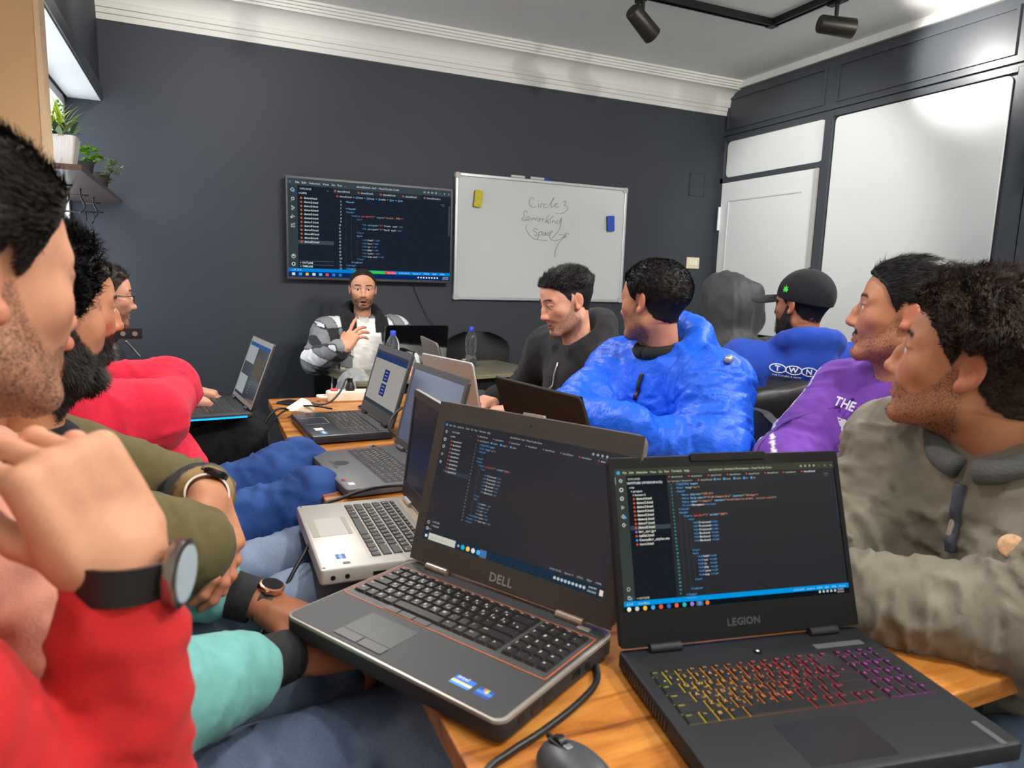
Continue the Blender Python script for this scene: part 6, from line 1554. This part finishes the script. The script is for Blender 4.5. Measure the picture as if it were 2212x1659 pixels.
MB().box((.1765, -.11, .006), (.1785, .10, .012)).build('light_strip', glow((30, 170, 250), 1.6), lp5[1])

# --- presenter
def plaid(V, I):
    x = (V - I['nb']) @ I['r']; y = (V - I['nb']) @ I['f']; z = (V - I['nb']) @ I['u']
    a = np.floor((x + .4 * y) / .062).astype(int); b = np.floor((z + .3 * y) / .066).astype(int)
    k = (a % 2) + (b % 2); pal = np.stack([C3(206, 206, 206), C3(120, 122, 126), C3(46, 47, 52)]); c = pal[k]
    lines = (np.abs(((x + .4 * y) / .062) % 1 - .5) > .46) | (np.abs(((z + .3 * y) / .066) % 1 - .5) > .46); c[lines] = C3(40, 40, 44)
    c[(np.abs(x) < .078 + .10 * np.clip(-z - .1, 0, .3)) & (y > .02) & (z < .02)] = C3(222, 220, 216)
    c[(z > -.055) & (np.abs(x) < .13) & (np.abs(x) > .05) & (y > -.05)] = C3(30, 30, 34); c[(z > -.03) & (y < -.02)] = C3(26, 26, 30)
    return c
I = person('presenter in a checked grey hooded jacket and white shirt gesturing', dict(seed=6, hscale=.87, head=(.788, 3.787, 1.173), hyaw=190, hpitch=-2, tyaw=176, pelvis=(.80, 3.84, .55), nb=(.790, 3.820, 1.000), sw=.185,
    eR=(.520, 3.69, .800), wR=(.625, 3.475, .885), eL=(1.02, 3.66, .80), wL=(.96, 3.52, .78), handR=dict(d=(.60, .10, .78), pn=(.55, .55, -.40), curls=[(2, 8, 6), (28, 20, 12), (34, 22, 14), (40, 24, 14)], spread=12, thumb=(60, 20), vox=.003), slvR=.88, cr=.044,
    inf=.020, collar='hood', hood=.6, top=plaid, topmat=m_fl, topname='hooded_jacket', vox=.0052, fold=.006, pants=denim((130, 132, 132), (176, 178, 178)), pantsmat=m_dn, skin=SK['l'], hvox=.0028,
    kR=(.655, 3.36, .72), aR=(.665, 3.27, .32), kL=(.98, 3.50, .56), aL=(.98, 3.55, .09), linf=.01, lfold=.009, mouth=.8,
    face=dict(beard=.42, mouth=.8, hl=.022, stub=.5), hair=dict(t=.006, len=.008, n=3500, col='dark', side=.5), beardlen=.006))
tubeworld(I, 'drawstring', [tuple(I['nb'] + I['r'] * .085 + I['f'] * .125 - I['u'] * t) for t in (.06, .12, .18, .22)], .003, mat('drawstring_grey', (190, 190, 190), .7))

# --- man in the black fleece hoodie at his laptop
I = person('man in a black fleece hoodie looking down at his keyboard', dict(seed=7, hscale=.87, head=(1.080, 2.005, 1.190), hyaw=-86, hpitch=-18, tyaw=-96, pelvis=(1.26, 2.08, .54), nb=(1.150, 2.035, 1.035), sw=.19, shz=.042,
    eR=(1.14, 2.42, .83), wR=(.985, 2.385, .805), eL=(1.105, 1.800, .840), wL=(.965, 2.115, .815), handR=dict(d=(-.80, -.45, -.1), pn=(0, 0, -1), curl=(28, 35, 20), vox=.003), handL=dict(d=(-.75, .60, -.15), pn=(0, 0, -1), curl=(28, 35, 20), vox=.003),
    inf=.018, collar='hood', hood=.75, top=None, topmat=m_knit_blk, topname='hoodie', fold=.005, pants=(34, 36, 42), pantsmat=m_plain, skin=SK['f'], hvox=.0026, strand=.0020,
    face=dict(beard=.42, eye=.0030, stub=.85), gaze=(0, -22), hair=dict(t=.016, len=.014, side=.14, n=9000, col='black', fz0=.035, fz1=.068, comb=back_comb, lift=.45, clump=50)))
tubeworld(I, 'zip', onto(I, [tuple(I['nb'] + I['f'] * .1 - I['u'] * t + I['r'] * 0) for t in np.linspace(.03, .36, 10)], I['f'], .003), .0035, mat('steel', (190, 184, 172), .3, metal=.8), 2, 6)
bd = onto(I, [tuple(I['nb'] + I['f'] * .1 - I['u'] * .14 - I['r'] * .085)], tuple(I['f'] * .8 - I['r'] * .4), .004)[0]
Mb = Matrix.Translation(Vector(bd) - Vector(I['loc'])) @ Vector(I['f'] * .8 - I['r'] * .45).to_track_quat('Z', 'Y').to_matrix().to_4x4()
MB(Mb).slab(.030, .030, 0, .003, .005, .001).build('badge', mat('gold_badge', (206, 180, 136), .4), I['root'])

# --- man in the blue puffer jacket
def puff(F, J): pass
I = person('man in a bright blue puffer jacket with folded arms', dict(seed=8, hscale=.89, head=(1.100, 1.555, 1.205), hyaw=-20, hpitch=-1, tyaw=-100, pelvis=(1.25, 1.58, .54), nb=(1.155, 1.570, 1.040), sw=.165, shz=.048,
    eL=(1.120, 1.300, .860), wL=(.900, 1.480, .850), eR=(.905, 1.63, .870), wR=(.940, 1.385, .900), slvR=.98, handR=dict(d=(.85, -.35, -.35), pn=(.4, .6, -.3), curl=(45, 55, 35), spread=1, thumb=(5, 40), vox=.003), handL=dict(d=(-.2, .9, 0), pn=(.9, .2, 0), curl=(30, 40, 25)),
    inf=.034, cr=.044, collar='hood', hood=1.15, vox=.0075, fold=.010, tfold=1.0, iso=.004, ff=1.45, top=None, topmat=m_puff, topname='puffer_jacket', pants=(40, 44, 56), pantsmat=m_plain, skin=SK['m'], hvox=.0026, strand=.0020,
    face=dict(beard=.36, stub=.9, nose=1.0), hair=dict(t=.013, len=.008, side=.35, n=10000, col='black', fz0=-.02, fz1=.04, lift=.6, clump=120), beardlen=.003))
tubeworld(I, 'turtleneck', [tuple(I['nb'] + I['u'] * .040 + I['r'] * math.sin(a) * .063 + I['f'] * (math.cos(a) * .066 - .004)) for a in np.linspace(0, 2 * PI, 20)], .022, mat('black_knit', (22, 22, 25), .9, bump=(200, .4)), 2)
I['start'] = .28
tubeworld(I, 'zip', onto(I, [tuple(I['nb'] - vec(0, 0, t) + front(I, 0) * .08 - I['r'] * .015) for t in np.linspace(.035, .115, 10)], front(I, .6), .004), .006, m_black, 2, 6)
tg_ = onto(I, [tuple(I['nb'] - I['u'] * .02 - I['r'] * .125 + I['f'] * .02)], tuple(-I['r'] + I['u'] * .5), .004)[0]
MB(Matrix.Translation(Vector(tg_) - Vector(I['loc']))).lathe([(.004, -.012), (.010, -.006), (.011, 0), (.010, .006), (.004, .012)], 14, Matrix.Rotation(1.2, 4, 'Y')).build('cord_toggle', mat('silver_toggle', (170, 172, 176), .3, metal=.6), I['root'], True)

# --- hooded figure by the door
def hoodup(F, J):
    H = vec(2.03, 2.353, 1.165); F.ell(H + vec(0, 0, .01), (.112, .140, .140), .02); F.cone(H + vec(.06, -.09, .06), H + vec(.10, -.06, -.06), .05, .05, .03); F.cone(H + vec(0, 0, -.05), J['nb'], .10, .11, .05)
    F.ell(H + _n(vec(-.5, .85, 0)) * .14, (.085, .085, .11), .02, True)
I = person('person hidden under a raised black hood near the white door', dict(seed=9, head=(2.03, 2.353, 1.165), hyaw=-32, hpitch=-10, tyaw=5, pelvis=(2.06, 2.33, .54), wR=(2.2, 2.62, .72), wL=(1.9, 2.62, .72), inf=.022, zpad=.15, extra=hoodup,
    top=None, topmat=cloth_mat('black_nylon_cloth', (48, 49, 51), 60, .25, .08, .6), topname='hooded_coat', fold=.012, iso=.006, ff=1.3, pants=(34, 36, 42), pantsmat=m_plain, skin=SK['m'], hvox=.004, face=dict(beard=.3), vox=.009))

# --- man in the cap
def royal(V, I):
    z = (V - I['nb']) @ I['u']; y = (V - I['nb']) @ I['f']; x = (V - I['nb']) @ I['r']; c = np.tile(C3(34, 66, 160), (len(V), 1))
    c[(y < -.02) & (z < -.062) & (np.abs(x) < .135)] = C3(52, 54, 64); m = (y < -.02) & ((x / .10) ** 2 + ((z + .14) / .055) ** 2 < 1); c[m] = C3(110, 128, 150)
    return c
I = person('bearded man in a black cap and royal blue hoodie seen from behind', dict(seed=10, hscale=.89, head=(1.858, 1.772, 1.195), hyaw=-8, hpitch=2, tyaw=30, pelvis=(1.90, 1.80, .54), nb=(1.875, 1.760, 1.030), sw=.195, shz=.045, wR=(2.10, 2.05, .72), wL=(1.78, 2.12, .72), inf=.022, collar='hood', hood=.72,
    top=royal, topmat=m_fl, topname='hoodie', fold=.005, pants=(40, 44, 56), pantsmat=m_plain, skin=SK['d'], hvox=.003, face=dict(beard=.97, stub=.85), hair=dict(t=.008, len=.01, n=3000, col='black'), beardlen=.012, beardn=4500))
Rh, Hd, L = I['Rh'], I['H'], I['loc']; m_cap = cloth_mat('black_cotton_cap', (20, 21, 26), 300, .3, .1)
F = Field(vec(-.12, -.14, -.02), vec(.12, .22, .16), .004); F.ell((0, -.012, .040), (.088, .110, .098), 0); F.cut((0, 0, .018), (0, .16, -1)); F.ell((0, -.012, .034), (.080, .101, .088), 0, True)
V, Q = F.mesh(1); V = V + vnormals(V, Q) * (.0012 * np.abs(np.sin(np.arctan2(V[:, 0], V[:, 1]) * 3)))[:, None]
cp = np_mesh('cap', Hd + (V * .90) @ Rh, Q, m_cap, I['root'], L)
F = Field(vec(-.10, .06, -.02), vec(.10, .23, .06), .003); F.ell((0, .118, .030), (.082, .100, .0060), 0); F.ell((0, .060, .030), (.078, .090, .05), 0, True) if False else None
V, Q = F.mesh(1); V[:, 2] -= 4.5 * V[:, 0] ** 2 + .10 * np.maximum(V[:, 1] - .10, 0); np_mesh('cap_peak', Hd + (V * .90) @ Rh, Q, m_cap, I['root'], L)
MB(Matrix.Translation(-Vector(L))).lathe([(.006, 0), (.005, .004), (.001, .006)], 12, Matrix.Translation(Vector(Hd + vec(0, -.012, .123) @ Rh))).build('cap_button', m_cap, I['root'], True)
# green leaf embroidered on the side of the cap
bv = BVHTree.FromPolygons([tuple(v) for v in (cp.data.vertices[i].co for i in range(len(cp.data.vertices)))], [tuple(p.vertices) for p in cp.data.polygons])
lf = Print(); mlf = mat('green_thread', (60, 210, 70), .6); o3 = vec(-.11, .015, .048)
for k in range(7):
    a = math.radians(-105 + 35 * k); ln = (.010, .014, .018, .020, .018, .014, .010)[k]; w_ = .0035
    P2 = [(0, 0), (math.sin(a) * ln * .55 + math.cos(a) * w_, math.cos(a) * ln * .55 - math.sin(a) * w_), (math.sin(a) * ln, math.cos(a) * ln), (math.sin(a) * ln * .55 - math.cos(a) * w_, math.cos(a) * ln * .55 + math.sin(a) * w_)]
    W = []
    for x, y in P2:
        p = Vector(Hd + (o3 + vec(-.03, -x, y)) @ Rh - L); dr = Vector(vec(1, 0, 0) @ Rh); h = bv.ray_cast(p, dr, .3); W.append(tuple(h[0] - dr * .002) if h[0] else tuple(p))
    lf.poly(W, mlf)
lf.build('cap_emblem', I['root'])
mw = mat('white_print', (226, 228, 232), .7); mred = mat('red_print', (170, 50, 60), .7); it = []
for k, ch in enumerate('TWN'):
    cx_ = -.060 + k * .044; it.append((*band([(cx_ + .023 * math.cos(a), .014 * math.sin(a)) for a in np.linspace(0, 2 * PI, 19)], .0035), mw))
    V, F2, wd = text_geo(ch, .024, None, .03); it.append(([(x + cx_ - wd / 2, y - .008) for x, y in V], F2, mw))
V, F2, wd = text_geo('THE FUTURE IS NOW', .0085, None, .01); it.append(([(x - .075, y - .026) for x, y in V], F2, mw))
it2 = []; V, F2, wd = text_geo('S', .05, None, .03); it2.append(([(-y + .135, x - .03) for x, y in V], F2, mred))
V, F2, wd = text_geo('B', .05, None, .03); it2.append(([(-y + .135, x - .065) for x, y in V], F2, mred))
decal(I, 'red_print', it2, tuple(I['nb'] - I['u'] * .030 - I['f'] * .2 - I['r'] * .050), tuple(I['r']), tuple(I['u']), tuple(-I['f']))
decal(I, 'hoodie_print', it, tuple(I['nb'] - I['u'] * .030 - I['f'] * .2 - I['r'] * .050), tuple(I['r']), tuple(I['u']), tuple(-I['f']))

# --- man in purple
def purp(V, I):
    x = (V - I['nb']) @ I['r']; z = (V - I['nb']) @ I['u']; c = np.tile(C3(108, 62, 158), (len(V), 1))
    for s in 'RL':
        for a, b in ((I['sh'][s], I['el'][s]), (I['el'][s], I['wr'][s])):
            d = b - a; t = np.clip(((V - a) @ d) / (d @ d), 0, 1); q = V - a - t[:, None] * d; o = _n(vec(0, 0, 1) + (I['r'] if s == 'R' else -I['r']) * .8); o = _n(o - d * (o @ d) / (d @ d))
            c[(np.linalg.norm(q, axis=1) < .12) & (np.abs(q @ np.cross(_n(d), o)) < .004) & (q @ o > .02)] = C3(232, 226, 232)
    return c
I = person('moustached man in a purple hoodie with big white letters', dict(seed=11, head=(1.425, 1.060, 1.205), hyaw=-34, hpitch=6, tyaw=-78, pelvis=(1.50, 1.10, .54), nb=(1.455, 1.075, 1.030), sw=.18, shz=.05,
    eR=(1.225, 1.175, .850), wR=(1.12, 1.06, .80), eL=(1.33, .88, .82), wL=(1.15, .98, .80), inf=.022, collar='hood', hood=.8, top=purp, topmat=m_fl, topname='hoodie', fold=.007, vox=.0075,
    pants=(40, 44, 56), pantsmat=m_plain, skin=SK['m'], hvox=.0026, strand=.0018, face=dict(beard=.20, nose=1.1, stub=.9, mous=.8), hair=dict(t=.014, len=.018, side=.3, n=9000, col='black', fz0=0, fz1=.06, comb=back_comb, lift=.2, clump=30), beardlen=.003))
it = []
V, F2, wd = text_geo('THE', .032, None, .03); it.append(([(x + .20 * y - .055, y + .050) for x, y in V], F2, mw))
V, F2, wd = text_geo('nm', .105, None, .05); it.append(([(x * 1.0 + .30 * y - .055, y * 1.05 - .030) for x, y in V], F2, mw))
I['start'] = .26
decal(I, 'chest_lettering', it, tuple(I['nb'] - vec(0, 0, .105) + front(I, 0) * .1 + I['r'] * .010), tuple(-I['r']), (0, 0, 1), tuple(front(I, .3)), .002)
m_dp = mat('purple_cord', (84, 52, 140), .7)
for s, o in ((1, .05), (-1, .02)):
    a = I['nb'] + I['f'] * .1 + I['r'] * .045 * s - I['u'] * .02
    tubeworld(I, 'drawstring', onto(I, [tuple(a - I['u'] * t + I['r'] * .02 * s * math.sin(t * 30)) for t in np.linspace(.0, .16, 8)], I['f'], .005), .0042, m_dp, 4)

# --- sliver of a head behind him
person('dark haired man mostly hidden behind the purple hoodie', dict(seed=14, head=(1.86, 1.27, 1.20), hyaw=-30, tyaw=-40, pelvis=(1.92, 1.26, .54), wR=(1.72, 1.62, .74), wL=(1.60, 1.36, .74), inf=.018, top=(120, 128, 118), topmat=m_fl, pants=(40, 44, 56), pantsmat=m_plain, skin=SK['m'], hvox=.004, vox=.010,
    face=dict(beard=.3), hair=dict(t=.014, len=.016, n=2500, col='black')))

# --- man in grey leaning on the table
I = person('curly brown haired man in a grey fleece jacket leaning on the oak table', dict(seed=12, head=(1.058, .668, 1.150), hyaw=-24, hpitch=10, hroll=-3, tyaw=-94, pelvis=(1.28, .66, .54), nb=(1.112, .645, 1.015), sw=.155, shz=.045,
    eR=(1.025, .790, .860), wR=(.915, .800, .812), eL=(1.030, .535, .800), wL=(.872, .715, .795), handL=dict(d=(-.05, .98, -.05), pn=(.2, .0, -1), curl=(30, 35, 25)), handR=dict(d=(-.3, .3, -.1), pn=(0, .2, -1), curl=(60, 70, 40)), slvL=1.02, slvR=1.02,
    inf=.025, cr=.048, aw=1.05, collar='crew', vox=.0070, fold=.015, tfold=1.0, iso=.004, ff=1.2, top=(126, 120, 108), topmat=m_fl, topname='fleece_jacket', pants=denim((54, 70, 96), (110, 128, 152)), pantsmat=m_dn, skin=SK['m'], hvox=.0022, strand=.0016,
    kR=(.90, .80, .57), kL=(.86, .52, .57), aR=(.92, .8, .09), aL=(.88, .45, .09), face=dict(beard=.34, stub=.85, nose=.95, jaw=1.03), hair=dict(t=.032, len=.018, side=.28, n=15000, col='brown', curl=.8, lift=.7, clump=42, cl=50, fz0=.0, fz1=.06), beardlen=.003))
P_ = [tuple(I['nb'] + I['u'] * (.046 - .034 * math.cos(a)) + I['r'] * math.sin(a) * .082 + I['f'] * (math.cos(a) * .096 - .006)) for a in np.linspace(.16, 2 * PI - .16, 60)]
tubeworld(I, 'rib_collar', P_, lambda t: .019, mat('grey_rib_knit', (88, 90, 90), .9, bump=(220, .4)), 8)
I['start'] = .28
zp = onto(I, [tuple(I['nb'] - vec(0, 0, t) + front(I, 0) * .08 + I['r'] * .004) for t in np.linspace(.045, .150, 14)], front(I), .003)
tubeworld(I, 'zip_tape', zp, .009, mat('navy_zip', (66, 70, 84), .5, bump=(400, .5)), 2, 6)
zq = zp[6]; MB(Matrix.Translation(-Vector(I['loc']))).cyl(zq, tuple(Vector(zq) + Vector((-.006, .002, -.032))), .005).build('zip_pull', mat('steel', (190, 184, 172), .3, metal=.8), I['root'], True, 40)
bd = onto(I, [tuple(I['nb'] - vec(0, 0, .115) + front(I, 0) * .08 - I['r'] * .085)], front(I), .002)[0]
Mb = Matrix.Translation(Vector(bd) - Vector(I['loc'])) @ Vector(front(I, .5) - I['r'] * .35).to_track_quat('Z', 'Y').to_matrix().to_4x4()
MB(Mb).lathe([(.0165, 0), (.0165, .003), (.015, .004)], 20).build('round_patch', mat('tan_patch', (206, 160, 122), .5, noise=(120, .3)), I['root'], True, 40)

# ---- chairs they sit on
for lab, x, y, a in (('black chair under the man in the red sweatshirt', -.46, .60, 62), ('black chair under the man in teal', -.30, .93, 70), ('black chair under the man in olive', -.31, 1.30, 70), ('black chair under the man in crimson', -.31, 1.70, 72), ('black chair under the man in glasses', -.29, 2.78, 80),
                     ('black chair under the man in the fleece hoodie', 1.33, 2.08, -96), ('black chair under the hooded person', 2.07, 2.27, 5), ('black chair under the man in purple', 1.56, 1.10, -78), ('black chair under the man in grey fleece', 1.36, .66, -62), ('black chair under the presenter', .80, 3.92, 176), ('black chair of the man hidden behind the purple hoodie', 1.96, 1.22, -40)):
    chair(lab, x, y, a)
chair('grey plastic shell chair behind the blue puffer jacket', 1.235, 1.55, -85, shell=True, zt=.90)
chair('wide black vinyl chair behind the royal blue hoodie', 1.84, 1.70, 24, bw=.66, zt=.975)
